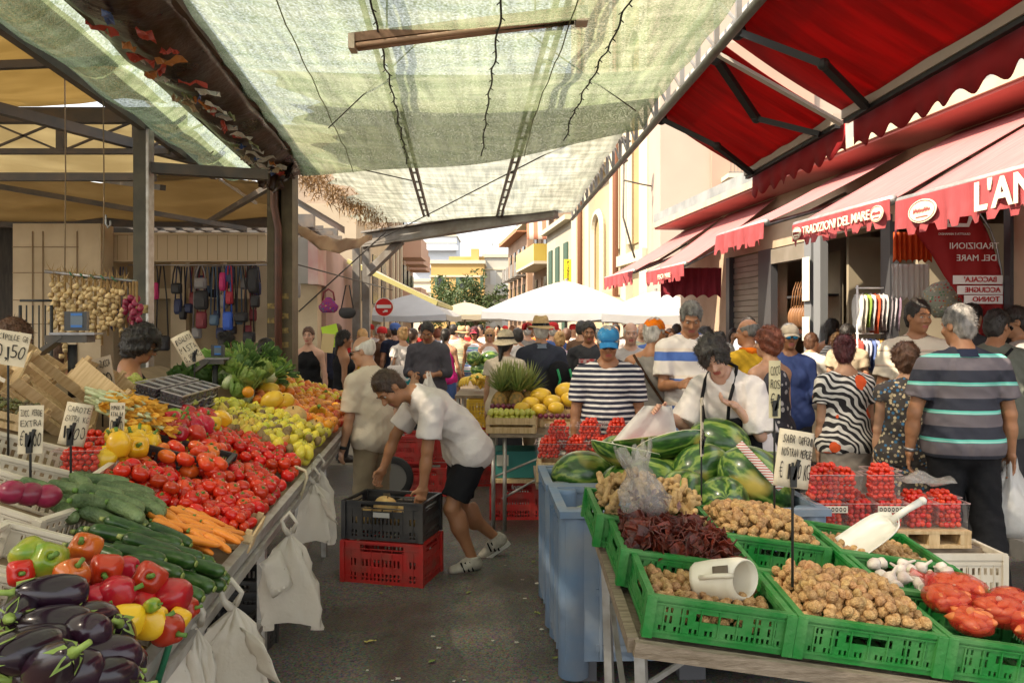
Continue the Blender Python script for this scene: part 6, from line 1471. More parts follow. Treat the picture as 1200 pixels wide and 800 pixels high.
for K,px,py,rot,h,s_,lb in((p_grn,30,655,(60,20,30),.12,1.3,"green pepper turning yellow behind the aubergines"),(p_grn,8,648,(70,-20,80),.12,1.2,"green pepper turning yellow behind the aubergines"),(p_org,75,640,(50,10,0),.13,1.15,"orange red pepper at the back of the near crate"),(p_org,58,672,(40,0,60),.12,1.1,"orange red pepper at the back of the near crate"),(p_red,100,664,(95,10,20),.12,1.15,None),(p_red,112,693,(80,0,110),.1,1.2,None),(p_red,152,676,(60,30,10),.11,1.2,None),(p_red,184,697,(110,20,-30),.08,1.3,None),(p_red,92,700,(90,0,60),.08,1.1,None),(p_red,178,735,(100,10,70),.06,1.1,None),(p_red,128,665,(80,0,90),.08,1.0,None),(p_red,150,705,(80,50,90),.06,1.0,None),(p_red,2,668,(80,0,30),.1,.9,None),(p_yel,130,724,(100,10,20),.08,1.1,"yellow pepper low in the near white crate"),(p_yel,158,728,(70,0,100),.07,1.1,"yellow pepper low in the near white crate"),(p_yel,196,723,(90,30,0),.05,.8,"small yellow pepper against the crate corner"),(p_grn,152,706,(80,0,80),.12,.5,"small green pepper among the red ones"),(p_red,70,690,(80,0,80),.06,1.1,None),(p_red,205,712,(80,0,80),.04,.9,None)):
 P_(K,px,py,rot,lb or "deep red bell pepper in the near white crate",pp,h+.045,s_*.76)
along=lambda sp=.15:(lambda r_:Euler((r_.uniform(-.1,.1),r_.uniform(-.1,.1),r_.uniform(-sp,sp)-.15)).to_matrix())
heap([(108,632),(150,612),(190,612),(212,640),(240,655),(252,680),(240,702),(214,712),(196,690),(150,660),(112,655)],[zuc],.16,.046,"dark glossy courgette in the rows pointing at the aisle","courgettes beside the peppers",h=.04,layers=2,rotf=along(.12),seed=2,lift=.2,jit=.12)
heap([(36,575),(75,562),(120,560),(165,575),(182,592),(165,618),(110,614),(60,600)],[cuc],.12,.05,"dusty green knobbly cucumber","cucumbers behind the courgettes",h=.06,layers=2,rotf=along(.9),seed=3,lift=.3)
heap([(176,605),(215,596),(240,605),(262,618),(288,632),(274,652),(250,658),(222,640)],[carrot],.085,.034,"short orange carrot in the pale wooden tray","carrots in the wooden tray",h=.05,layers=2,rotf=along(.6),seed=4,lift=.3)
heap([(120,560),(150,542),(190,548),(215,560),(240,574),(225,600),(190,592),(150,575)],[tomato],.064,.062,"ripe red vine tomato with a green calyx, left of the plum tomatoes","red tomatoes heaped on the stall",seed=5)
heap([(205,572),(255,560),(300,590),(296,625),(262,618),(225,600)],[plumt],.04,.045,"small red plum tomato heaped above the carrots","plum tomatoes above the carrots",seed=6,rotf=lambda r_:Euler((r_.uniform(1,2),0,r_.uniform(0,6))).to_matrix())
heap([(225,575),(250,540),(300,545),(342,570),(345,590),(318,618),(296,630),(290,600),(258,582)],[tomato],.064,.062,"ripe red tomato in the big heap against the rail","red tomatoes heaped on the stall",seed=7)
heap([(150,545),(185,524),(240,518),(272,530),(268,552),(240,556),(200,548)],[beef],.082,.08,"large ribbed orange red tomato above the black tray","ribbed orange tomatoes",seed=8,h=.05)
heap([(110,545),(120,505),(155,500),(190,515),(180,532),(145,540)],[p_yel],.085,.085,"plump yellow pepper beside the cherry tomato punnet","yellow peppers further up the stall",seed=9,h=.06,rotf=lambda r_:Euler((r_.uniform(0,2),r_.uniform(-.5,.5),r_.uniform(0,6))).to_matrix())
heap([(165,520),(175,492),(215,478),(262,490),(262,505),(228,522),(200,522)],[p_red,p_red,p_yel,p_grn,p_red],.085,.085,"bell pepper in the red, yellow and green heap behind the ribbed tomatoes","mixed peppers halfway up the stall",seed=10,h=.07,rotf=lambda r_:Euler((r_.uniform(0,2),r_.uniform(-.5,.5),r_.uniform(0,6))).to_matrix())
heap([(240,530),(245,500),(290,505),(335,520),(350,540),(338,565),(300,545),(262,540)],[tomato],.064,.064,"deep red tomato in the second heap up the stall","red tomatoes heaped on the stall",seed=11)
heap([(232,492),(262,478),(300,490),(338,508),(366,528),(358,548),(336,530),(290,507),(255,503)],[pear,kiwi,pear,lemon],.062,.062,"pear in the mixed yellow green fruit halfway up the stall","mixed yellow fruit",seed=12,h=.05)
heap([(250,470),(278,470),(310,478),(345,490),(388,508),(384,528),(362,532),(318,503),(270,488)],[apg,apg,lemon,kiwi],.068,.068,"yellow green apple in the fruit above the rail end","yellow green apples",seed=13,h=.06)
heap([(300,468),(305,450),(345,455),(400,470),(404,500),(386,512),(345,490),(320,478)],[orange_,peach,peach],.068,.068,"orange or peach in the warm coloured heap near the far end","oranges and peaches",seed=14,h=.06)
heap([(290,440),(330,438),(370,452),(402,462),(400,478),(380,470),(340,458),(305,456)],[peach,orange_,lemon],.066,.066,"peach or orange at the far end of the stall","far oranges and peaches",seed=15,h=.08)
for px,py,h,s_ in((338,488,.12,1.1),(365,502,.08,.95),(375,500,.1,.8)):P_(canta,px,py,(20,10,px),"ribbed cantaloupe melon among the apples near the rail","cantaloupes near the far end of the rail",h,s_)
for px,py in((310,475),(292,492),(350,505),(342,512)):P_(ymel,px,py,(90,0,px),"small yellow melon among the apples","small yellow melons on the stall",.09,.8)
for px,py,rz in((325,452,20),(375,462,70),(365,480,110),(392,470,40)):P_(banana,px,py,(10,20,rz),"bunch of yellow bananas among the far oranges","banana bunches at the far end",.16,1.1)
heap([(250,442),(268,422),(300,428),(322,440),(300,455),(285,470),(262,462)],[lett,lett,fennel],.12,.12,"pale green lettuce or fennel in the leafy mound","lettuces mounded at the back of the stall",seed=16,h=.1,layers=3,lift=.5,rotf=lambda r_:Euler((r_.uniform(-.6,.6),r_.uniform(-.2,.9),r_.uniform(0,6))).to_matrix())
for k in range(16):
 r_=random.Random(k+50);s,Y=.55+.4*r_.random(),5.7+.8*r_.random();lett.put(SP(s,Y,.12+.14*r_.random()),Euler((r_.uniform(-.7,.7),r_.uniform(-.7,.7),r_.uniform(0,6))),r_.uniform(.9,1.3),"pale green lettuce in the tall leafy mound at the far end of the stall","lettuces mounded at the back of the stall")
for k in range(9):
 r_=random.Random(k+90);s,Y=.35+.5*r_.random(),5.4+.9*r_.random();r_.choice([lemon,orange_,ymel]).put(SP(s,Y,.17),Euler((r_.uniform(0,2),0,r_.uniform(0,6))),1.1,"yellow fruit on the crest of the far heap beside the lettuces","yellow fruit beside the lettuces")
for px,py in((205,448),(222,445),(236,450),(248,447),(215,440),(262,455),(268,448)):P_(lettd,px,py,(20,0,px*7),"bunch of dark green herbs behind the blackberry boxes","bunches of dark herbs",.1,1.1)
for k,(px,py,rz) in enumerate(((140,448,10),(155,452,30),(168,458,-20),(180,464,20),(192,470,5),(150,444,60),(204,476,0))):P_(grapes,px,py,(12,0,rz-40),"bunch of pale green grapes behind the courgette flowers","bunches of white grapes",.13,1.05)
m_flow=mat("courgette petal",(.8,.4,.04),.6,c2=(.85,.55,.1),scale=9,transl=.3,rand=.1)
def k_flower(name):
 g=MB();r_=random.Random(1);g.smooth=True
 for k in range(5):a=k*1.26;leafsheet(g,Vector((.03,0,0)),Vector((1,.25*math.cos(a),.25*math.sin(a))),Vector((0,math.cos(a),math.sin(a)+.01)),.075,.013,.1,r_)
 o=g.build(name,m_flow);g=MB();g.smooth=True;g.tube([(-.05,0,0),(.035,0,0)],[.009,.008],8);g.build("baby_courgette",m_fen,o);return o
flow=Kind("courgette_flower","courgette flower",k_flower)
heap([(105,462),(120,452),(165,470),(192,498),(188,515),(150,500),(118,490)],[flow],.1,.035,"orange courgette flower in the pale tipped crates","courgette flowers",seed=20,h=.12,layers=3,lift=.3,rotf=along(.7))
def k_berrybox(name):
 T=thing(name,None,None);g=MB();g.box2((-.05,-.06,0),(.05,.06,.002))
 for x_ in(-.05,.05):g.box((x_,0,.025),(.002,.12,.05))
 for y in(-.06,.06):g.box((0,y,.025),(.1,.002,.05))
 g.box((0,0,.052),(.106,.126,.003));g.build("clear_box",clear_pl,T);g=MB();lidm=mat("box rim",(.5,.47,.45),.3)
 for x_ in(-.052,.052):g.box((x_,0,.05),(.004,.126,.006))
 for y in(-.062,.062):g.box((0,y,.05),(.1,.004,.006))
 g.build("lid_rim",lidm,T)
 g=MB();g.smooth=True;r_=random.Random(4)
 for i in range(4):
  for j in range(5):
   for k in range(2):g.ball((-.036+i*.024+r_.uniform(-.003,.003),-.048+j*.024,.013+.021*k),.0115,8,6)
 b=g.build("berries",m_dark,T);return T
bbox=Kind("berry_box","berry box",k_berrybox);bbox_lb="clear box of blackberries stacked on the left stall"
for i in range(5):
 for j in range(2):
  for k in range(3):s,Y=.75+.135*j,4.3+.155*i;bbox.put(SP(s,Y,.06+.056*k),(MS@Matrix.Rotation(.1*(k%2),3,'Z')).to_euler(),1.1,bbox_lb,"stacked boxes of blackberries")
def k_punnet(W,Dd,H,band=False):
 def fn(name):
  T=thing(name,None,None);g=MB();t=.86
  b=[(-W/2*t,-Dd/2*t,0),(W/2*t,-Dd/2*t,0),(W/2*t,Dd/2*t,0),(-W/2*t,Dd/2*t,0)];u=[(x_/t,y/t,H) for x_,y,_ in b]
  g.add(b+u,[(0,1,2,3),(0,1,5,4),(1,2,6,5),(2,3,7,6),(3,0,4,7)]);g.build("tray",clear_pl,T)
  g=MB()
  for a,c in zip(u,u[1:]+u[:1]):g.bar(a,c,.005,.002)
  g.build("rim",mat("punnet rim",(.7,.5,.48),.25,alpha=.4),T)
  return T
 return fn
pun=Kind("punnet","punnet",k_punnet(.17,.12,.085))
SPILL=[]
def fill_punnet(loc,rz,n,seed,each,W=.17,Dd=.12,H=.085,label="",top=2):
 r_=random.Random(seed);M=Matrix.Rotation(rz,3,'Z');loc=Vector(loc);c=0;d=.026
 lay=round(H/.0203)-1+top
 for L_ in range(lay-1,-1,-1):
  z=.015+L_*d*.78;f=.82 if z<H else .82-.28*(L_-lay+top+1)/max(1,top)
  nx,ny=int(W*f/d),int(Dd*f/d)
  for i in range(nx):
   for j in range(ny):
    x_=(i-(nx-1)/2)*d+r_.uniform(-.003,.003)+(L_%2)*d*.3;y=(j-(ny-1)/2)*d+r_.uniform(-.003,.003)+(L_%2)*d*.3
    edge_=i in(0,nx-1) or j in(0,ny-1);q=loc+M@Vector((x_,y,z+r_.uniform(-.003,.003)));visible=(j==0 or L_>=lay-2 or i in(0,))
    if not visible:continue
    if each and cherry.n<296:cherry.put(q,Euler((r_.uniform(0,3),r_.uniform(0,3),0)),r_.uniform(.9,1.1),label,"cherry tomatoes in the punnets on the right")
    else:SPILL.append((q,r_.uniform(.9,1.1)))
for k,(px,py,rz) in enumerate(((92,545,.2),(122,540,.1),(105,528,.3))):
 s,Y=S_at(px,py,.05);q=SP(s,Y,.03);pun.put(q,Euler((0,0,rz)),1,"clear punnet of small red tomatoes on the left stall under a price card","punnets on the left stall");fill_punnet(q,rz,20,k,False)
m_oliv=fruit("olive skin",(.14,.15,.035),(.08,.05,.02),.3,20)
for k,(s,Y,lb) in enumerate(((1.5,3.0,"shallow tray of green olives behind two price cards"),(1.15,3.2,"shallow tray of darker olives behind the leaning price card"),(1.75,2.7,"tray of olives at the left edge of the photo"))):
 T=wood_tray.put(SP(s,Y,.1),(MS@Matrix.Rotation(.2*k,3,'Z')).to_euler(),.95,lb,"trays of olives")
 g=MB();g.smooth=True;r_=random.Random(k)
 for i in range(17):
  for j in range(11):g.ball((-.17+.0215*i+r_.uniform(-.004,.004),-.11+.0215*j+r_.uniform(-.004,.004),.055+r_.uniform(0,.02)),(.011,.009,.009),7,5)
 g.xf(T.matrix_basis if False else(Matrix.Translation(T.location)@T.rotation_euler.to_matrix().to_4x4()));tag(g.build("olives",m_oliv),["heap of green olives in the tray","heap of darker olives in the tray","heap of olives at the far left edge"][k],"olives",kind="stuff")
s,Y=S_at(2,575,.1)
for k in range(3):
 g=MB();g.smooth=True;g.ball((0,0,0),(.042,.042,.036),14,10);o=g.build("red_onion",m_oni,loc=SP(s-.0-.04*k,Y+.03*k,.1));tag(o,"shiny red onion at the left edge of the photo","onion","red onions at the left edge")
card_m=mat("price card",(.72,.62,.46),.75,c2=(.66,.56,.4),scale=8);ink=mat("black ink",(.02,.015,.012),.7)
def card(pos,w_,h_,yaw,lines,label,roll=0.0,stake=.35,pitch=-.1,curve=0.0,m=card_m,clip=True,sz=None):
 T=thing("price_card",label,"price card",pos,0,None);M=Matrix.Rotation(R(yaw),4,'Z')@Matrix.Rotation(pitch,4,'X')@Matrix.Rotation(R(roll),4,'Y')
 g=MB();g.smooth=bool(curve)
 g.sheet([[M@Vector((w_*(j/8-.5),curve*((j/8-.5)**2)*4*w_,h_*(i/6-.5))) for j in range(9)] for i in range(7)],.003);g.build("card",m,T)
 r_=random.Random(len(label));n=len(lines);hs_=sz or[1]*n;tot=sum(hs_);z=h_*.44
 for ln,q in zip(lines,hs_):
  sh_=h_*.88*q/tot;z-=sh_/2;cw=w_*.88/max(len(ln),1);x_=-w_*.42
  for ch_ in ln:
   if ch_!=' ':
    c=bpy.data.curves.new("c",'FONT');c.body=ch_;c.size=sh_*.95;c.extrude=.0006;c.offset=sh_*-.012;c.resolution_u=2;c.align_x='CENTER';c.align_y='CENTER'
    oo=bpy.data.objects.new("c",c);me=bpy.data.meshes.new_from_object(oo);bpy.data.objects.remove(oo);bpy.data.curves.remove(c)
    xs=[v.co.x for v in me.vertices];ww=(max(xs)-min(xs)) if xs else 1;fx=min(1.3,cw*.86/max(ww,1e-4))
    xx=x_+cw/2;L_=Matrix.Translation((xx,-.0042+curve*((xx/w_)**2)*4*w_,z+r_.uniform(-.06,.06)*sh_))@Matrix.Rotation(r_.uniform(-.13,.13),4,'Y')@Matrix.Rotation(R(90),4,'X')@Matrix.Diagonal((fx,1,1,1))@Matrix.Rotation(0,4,'Z')
    me.transform(M@L_);me.materials.clear();me.materials.append(ink);o=bpy.data.objects.new("lettering",me);COL.objects.link(o);o.parent=T
   x_+=cw
  z-=sh_/2
 if stake:
  g=MB();g.smooth=True;b0=M@Vector((0,.004,-h_*.42));g.tube([b0+Vector((0,0,.06)),b0,b0+Vector((0,0,-stake))],.004,6);g.build("stake",black,T)
  if clip:g=MB();g.box(b0+Vector((0,-.006,.02)),(.018,.012,.06));g.box(b0+Vector((.008,-.006,.04)),(.008,.012,.06),Matrix.Rotation(.3,3,'Y'));g.build("clip",black,T)
 return T
card(at(36,503,2.7),.075,.16,12,["ZUCC VERDE","EXTRA","€1,00"],"tall narrow price card reading 1,00 in front of the olives",stake=.25,sz=[.7,.7,1.5])
card(at(88,497,2.85),.085,.15,25,["CAROTE","EXTRA KG","1,00"],"curled price card reading 1,00 right of the narrow one",stake=.2,roll=12,curve=.35,sz=[.7,.7,1.5])
card(at(137,491,3.3),.06,.135,0,["POMOD M","ITALIA","0,70"],"small narrow price card above the cherry tomatoes",stake=.25,sz=[.6,.6,1.5])
card(at(13,408,3.1),.12,.13,10,["CIPOLLE GR","0,50"],"big price card reading 0,50 at the left edge",roll=10,stake=.75,sz=[.6,1.4],clip=False)
card(at(117,440,4.1),.15,.18,-10,["FIORI ZUCCA","2,00"],"pointed brown price card reading 2,00 beside the scale",roll=-14,stake=.2,m=mat("brown card",(.46,.36,.26),.8),sz=[.7,1.3])
card(at(220,408,5.0),.12,.2,20,["INSALATA","MISTA","0,80 KG"],"long leaning price card over the herbs before the kiosk",roll=-28,stake=.25,curve=.3)
card(at(908,456,3.1),.045,.22,4,["COCO","ROS","€1"],"tall narrow price card before the dark floral dress",stake=.55,m=mat("yellowed card",(.66,.58,.36),.8),sz=[1,1,1.6],pitch=0)
card(at(933,538,2.35),.115,.165,14,["SABR ORFGNI","NOSTRAN MERESE","€ 1,70 KG"],"large tilted price card reading 1,70 over the walnuts",roll=10,stake=.3,sz=[.8,.8,1.5],pitch=-.06,curve=.1)
card(at(823,500,3.6),.04,.26,62,["ANGURIA","€ 1"],"tall dark edged price card over the watermelons",stake=.42,pitch=0)
card(at(324,285,6)+Vector((0,0,-1.38)),.001,.001,0,[],"x",stake=0) if False else None
def scale_(x_,Y,z0,s_,label,rz=0):
 T=thing("market_scale",label,"scale",(x_,Y,z0),R(rz))
 g=MB();g.smooth=True;g.tube([(0,0,0),(0,0,.36*s_)],.03*s_,12);g.build("column",black,T)
 g=MB();g.box((-.01,0,.4*s_),(.26*s_,.2*s_,.05*s_));g.box((-.12*s_,-.02,.36*s_),(.2*s_,.16*s_,.02),Matrix.Rotation(R(-38),3,'Y'));g.build("weighing_body",darkmetal,T)
 g=MB();g.box((.02,0,.435*s_),(.28*s_,.22*s_,.012));g.build("weighing_plate",steel,T)
 g=MB();g.box((.02,-.0,.52*s_),(.14*s_,.06*s_,.13*s_));g.build("display_head",mat("dark grey scale plastic",(.05,.05,.05),.35),T)
 g=MB();g.box((.035*s_,-.033*s_,.525*s_),(.075*s_,.004,.1*s_));d=g.build("display",mat("scale display",(.12,.16,.2),.15),T)
 for z_ in(.565,.485):g=MB();g.box((.035*s_,-.037*s_,z_*s_),(.07*s_,.003,.016*s_));g.build("display_strip",mat("blue strip",(.03,.16,.5),.3),T)
 return T
q=at(85,470,4.1);scale_(q.x,4.1,q.z+.02,.74,"black market scale with a blue bordered display over the tipped crates",12)
q=at(252,452,5.6);scale_(q.x,5.6,q.z-.08,.62,"second smaller black scale between the herbs and lettuces",8)
GY=5.4;gb0,gb1=at(53,318,GY),at(160,330,GY)
T=thing("hanging_bar","dark green wound bar hung on two ropes above the garlic","bar",(gb0+gb1)/2)
g=MB();g.smooth=True;g.tube([gb0,gb1],.012,8);g.build("bar",steel,T,world=True)
g=MB();g.tube([gb0.lerp(gb1,i/60)+Vector((0,.012*math.cos(i*.9),.012*math.sin(i*.9))) for i in range(15,52)],.006,5);g.build("green_cord",mat("green cord",(.02,.12,.06),.7),T,world=True)
for px,y0 in((76,92),(121,118)):
 g=MB();g.smooth=True;a=at(px,y0,GY+.6);b=at(px,322,GY);g.tube([a,a.lerp(b,.5)+Vector((.006,0,0)),b],.005,5);g.build("rope",mat("old rope",(.2,.14,.08),.9),T,world=True)
g=MB();g.smooth=True;c=at(124,262,GY);g.tube([c+Vector((0,0,.06)),c,c+Vector((.015,0,-.03)),c+Vector((.03,0,-.01)),c+Vector((.03,0,.02))],.006,6);g.build("hook",steel,T,world=True)
dryleaf=mat("dry garlic leaves",(.42,.27,.1),.8,c2=(.3,.18,.07),scale=20,transl=.2)
gbm=None;r_=random.Random(12)
for k in range(13):
 t=.08+.8*k/12;q=gb0.lerp(gb1,t);nb_=9+(k%3)-(2 if k>9 else 0);nb_=16 if k==2 else nb_
 T=thing("garlic_braid","braid of dry golden garlic hanging from the bar on the left" if k!=2 else "longest garlic braid, trailing below the others beside the scale","garlic braid",q,0,"garlic braids on the bar" if k!=2 else None)
 for j in range(nb_):
  if gbm is None:o=k_garlic(m_gar2,False)("garlic_bulb");gbm=o.data;o.parent=T
  else:o=bpy.data.objects.new("garlic_bulb",gbm);COL.objects.link(o);o.parent=T
  o.location=(r_.uniform(-.024,.024),r_.uniform(-.03,.01),-.085-j*.031+r_.uniform(-.008,.008));o.rotation_euler=(r_.uniform(-.6,1.0),r_.uniform(-.8,.8),r_.uniform(0,6));o.scale=(r_.uniform(.7,.95),)*3
 g=MB()
 for j in range(16):a=Vector((r_.uniform(-.02,.02),r_.uniform(-.015,.015),r_.uniform(-.08,.01)));d_=Vector((r_.gauss(0,.025),r_.gauss(0,.02),r_.uniform(.02,.08)));s_=Vector((.004,0,0));g.add([a-s_,a+s_,a+d_],[(0,1,2)])
 g.tube([(0,0,0),(0,.01,-.085-nb_*.033)],.009,6);g.build("plaited_leaves",dryleaf,T)
onm=None
for k in range(3):
 T=thing("onion_braid","short braid of purple red onions at the right end of the bar","onion braid",gb0.lerp(gb1,.9+.05*k)+Vector((.02,-.02*k,-.02)),0,"red onion braids")
 for j in range(7):
  if onm is None:g=MB();g.smooth=True;g.ball((0,0,0),(.022,.022,.03),12,8);o=g.build("red_onion",m_oni,T);onm=o.data
  else:o=bpy.data.objects.new("red_onion",onm);COL.objects.link(o);o.parent=T
  o.location=(r_.uniform(-.03,.04),r_.uniform(-.03,.02),-.1-.028*j);o.rotation_euler=(r_.uniform(-.7,.7),r_.uniform(-.7,.7),0)
 g=MB();g.tube([(0,0,.02),(0,0,-.28)],.008,6);g.build("plaited_leaves",dryleaf,T)
q=at(42,385,5.2);T=thing("wire_rack","dark barred wire trolley behind the stall at far left","rack",(q.x,5.2,0));g=MB();g.smooth=True;w_=.1
for x_ in(-w_,w_):
 g.tube([(x_,0,.6),(x_,0,1.75)],.01,6)
for k in range(6):g.tube([(-w_+k*w_/2.5,0,.6),(-w_+k*w_/2.5,0,1.75)],.005,5)
for z in(1.78,1.45,1.15):g.tube([(-w_,0,z),(w_,0,z)],.009,6)
g.build("rack_frame",black,T)
bagw=mat("white carrier bag",(.8,.75,.66),.42,c2=(.74,.68,.58),scale=3,transl=.45,bump=.8,bscale=26)
def carrier(s,Y,W,H,label,seed,dx=.05,z0=None,yaw=0,m=bagw,group="white carrier bags hung on the left stall rail"):
 top_=SP(s,Y,-.02) if z0 is None else z0;T=thing("carrier_bag",label,"bag",top_+Vector((dx,0,-H)),R(yaw),group);r_=random.Random(seed);n=72
 g=MB();g.smooth=True;prof=[(.02,0),(.035,-.03),(.018,-.06),(.2,-.12),(.5,-.22),(.72,-.38),(.85,-.6),(.95,-.82),(1.0,-.97),(.96,-1.0)];ph=[r_.uniform(0,6) for _ in range(6)];vs=[];fs=[]
 for i,(w_,z) in enumerate(prof):
  for k in range(n):
   a=2*math.pi*k/n;rip=1+(.24*math.sin(a*4+ph[0]+z*2)+.17*math.sin(a*7+ph[1]+z*7)+.13*math.sin(a*11+ph[2]-z*5)+.07*math.sin(a*17+z*12))*(1-.35*abs(z))
   sq=1/max(abs(math.cos(a)),.62) if abs(z)>.3 else 1.1
   vs.append(Vector((W/2*w_*math.cos(a)*rip*sq*.85+.05*W*math.sin(z*5+ph[3]),W/2*(.2+.25*(1-abs(z)))*w_*math.sin(a)*rip,H+z*H+(.05*H*math.sin(a*2+ph[4]) if z<-.9 else 0))))
 for i in range(len(prof)-1):
  for k in range(n):fs.append((i*n+k,i*n+(k+1)%n,(i+1)*n+(k+1)%n,(i+1)*n+k))
 g.add(vs,fs);g.build("bag_body",m,T)
 g=MB();g.smooth=True
 g.sheet([[Vector((W*(.12+.3*j/4)*(1 if seed%2 else-1)+.01*i,-.045*W-.02-.012*j+.008*math.sin(i*2+j),H*(.8-.36*i/5-.1*j/4))) for j in range(5)] for i in range(6)],.003);g.build("folded_flap",m,T)
 g=MB();g.smooth=True;g.tube([(0,0,H*.93),(-.02,-.01,H*1.0),(-.03,0,H+.03),(.0,0,H+.06),(.03,0,H+.02),(.01,.01,H*.95)],[.014,.01,.008,.01,.008,.012],7);g.build("knot",m,T)
carrier(-.03,2.42,.24,.36,"nearest and largest bunch of white carrier bags on the rail",1,dx=.05,yaw=12)
carrier(-.02,2.25,.17,.33,"white carrier bag behind the nearest bunch, closer to the rail",4,dx=.0,yaw=-20)
carrier(-.03,3.3,.24,.4,"middle bunch of tied white carrier bags under the red tomatoes",2,dx=.07,yaw=5)
carrier(-.02,4.35,.22,.34,"small bunch of white bags on the rail before the old man",3,dx=.03)
carrier(-.0,4.75,.2,.42,"greyer carrier bag behind the small bunch near the old man",6,dx=.02)
stall_txt=None
for k,(Y,lb) in enumerate(((1.75,"white crate stored upright under the near end of the stall"),(2.1,"white crate on the ground under the courgettes"),(2.6,"white crate on the ground below the carrots"))):
 white_crate.put((SX(.3,Y),Y,.02+.36*(k==0)),Euler((0,0,R(90)+.1*k)),1.1,lb,"white crates under the left stall")
for k,(Y,lb) in enumerate(((3.9,"dark blue crate in the shade under the far end of the stall"),(4.6,"black crate in the shade beside the dark blue one"))):
 black_crate.put((SX(.35,Y),Y,0),Euler((0,0,R(85))),1,lb,"crates in the shade under the stall")
# ================================================================ RIGHT SIDE: BINS OF WATERMELONS
wm=mat("watermelon rind",(.05,.12,.015),.3,coat=.3,bump=.1);n,L=nodes_of(wm);p=n["Principled BSDF"]
tc=n.new("ShaderNodeTexCoord");wv=n.new("ShaderNodeTexNoise");wv.inputs["Scale"].default_value=14;wv.inputs["Detail"].default_value=6
mp=n.new("ShaderNodeMapping");mp.inputs["Scale"].default_value=(.35,1.6,1.6);L.new(tc.outputs["Object"],mp.inputs[0]);L.new(mp.outputs[0],wv.inputs[0])
sp_=n.new("ShaderNodeSeparateXYZ");L.new(tc.outputs["Object"],sp_.inputs[0]);at2=n.new("ShaderNodeMath");at2.operation='ARCTAN2';L.new(sp_.outputs[1],at2.inputs[0]);L.new(sp_.outputs[2],at2.inputs[1])
m8=n.new("ShaderNodeMath");m8.operation='MULTIPLY';m8.inputs[1].default_value=8;L.new(at2.outputs[0],m8.inputs[0])
n8=n.new("ShaderNodeMath");n8.operation='MULTIPLY_ADD';n8.inputs[1].default_value=14;L.new(wv.outputs[0],n8.inputs[0]);L.new(m8.outputs[0],n8.inputs[2]);sn=n.new("ShaderNodeMath");sn.operation='SINE';L.new(n8.outputs[0],sn.inputs[0])
rp=n.new("ShaderNodeValToRGB");e_=rp.color_ramp.elements;e_[0].position=.0;e_[0].color=(.016,.06,.01,1);e_[1].position=1;e_[1].color=(.22,.3,.06,1);q=e_.new(.4);q.color=(.035,.11,.014,1);q=e_.new(.7);q.color=(.1,.19,.03,1)
mr=n.new("ShaderNodeMapRange");mr.inputs[1].default_value=-1;L.new(sn.outputs[0],mr.inputs[0]);L.new(mr.outputs[0],rp.inputs[0])
big=n.new("ShaderNodeTexNoise");big.inputs["Scale"].default_value=3.5;oi=n.new("ShaderNodeObjectInfo");va=n.new("ShaderNodeVectorMath");L.new(tc.outputs["Object"],va.inputs[0]);cb=n.new("ShaderNodeCombineXYZ");L.new(oi.outputs["Random"],cb.inputs[0]);vm=n.new("ShaderNodeVectorMath");vm.operation='SCALE';vm.inputs[3].default_value=9;L.new(cb.outputs[0],vm.inputs[0]);L.new(vm.outputs[0],va.inputs[1]);L.new(va.outputs[0],big.inputs[0])
gt=n.new("ShaderNodeMapRange");gt.inputs[1].default_value=.62;gt.inputs[2].default_value=.72;L.new(big.outputs[0],gt.inputs[0])
mx=n.new("ShaderNodeMix");mx.data_type='RGBA';L.new(gt.outputs[0],mx.inputs["Factor"]);L.new(rp.outputs[0],mx.inputs["A"]);mx.inputs["B"].default_value=(.5,.38,.08,1);L.new(mx.outputs["Result"],p.inputs["Base Color"])
flesh=mat("watermelon flesh",(.62,.05,.05),.35,c2=(.7,.14,.12),scale=12);rindw=mat("white rind",(.62,.6,.42),.5)
def k_wmelon(name):
 g=MB();g.smooth=True;g.ball((0,0,0),(.15,.15,.19),28,18);g.xf(Matrix.Rotation(R(90),4,'Y'));o=g.build(name,wm)
 c=MB();c.tube([(.188,0,0),(.2,.004,.004)],.005,6);c.build("stalk",m_grn,o);return o
wmel=Kind("watermelon","watermelon",k_wmelon)
def k_whalf(name):
 g=MB();g.smooth=True;prof=[(.15*math.sin(math.pi/2*i/8),-.11*math.cos(math.pi/2*i/8)) for i in range(9)]
 g.lathe(prof,30,fn=lambda q,a:Vector((q.x*1.5,q.y,q.z)));o=g.build(name,wm)
 g=MB();g.lathe([(0,-.004),(.133,-.003),(.133,-.0)],30,fn=lambda q,a:Vector((q.x*1.5,q.y,q.z)));g.build("flesh",flesh,o)
 g=MB();g.lathe([(.133,.0),(.15,.0),(.15,-.004)],30,fn=lambda q,a:Vector((q.x*1.5,q.y,q.z)));g.build("rind_rim",rindw,o);return o
whalf=Kind("cut_watermelon","watermelon",k_whalf)
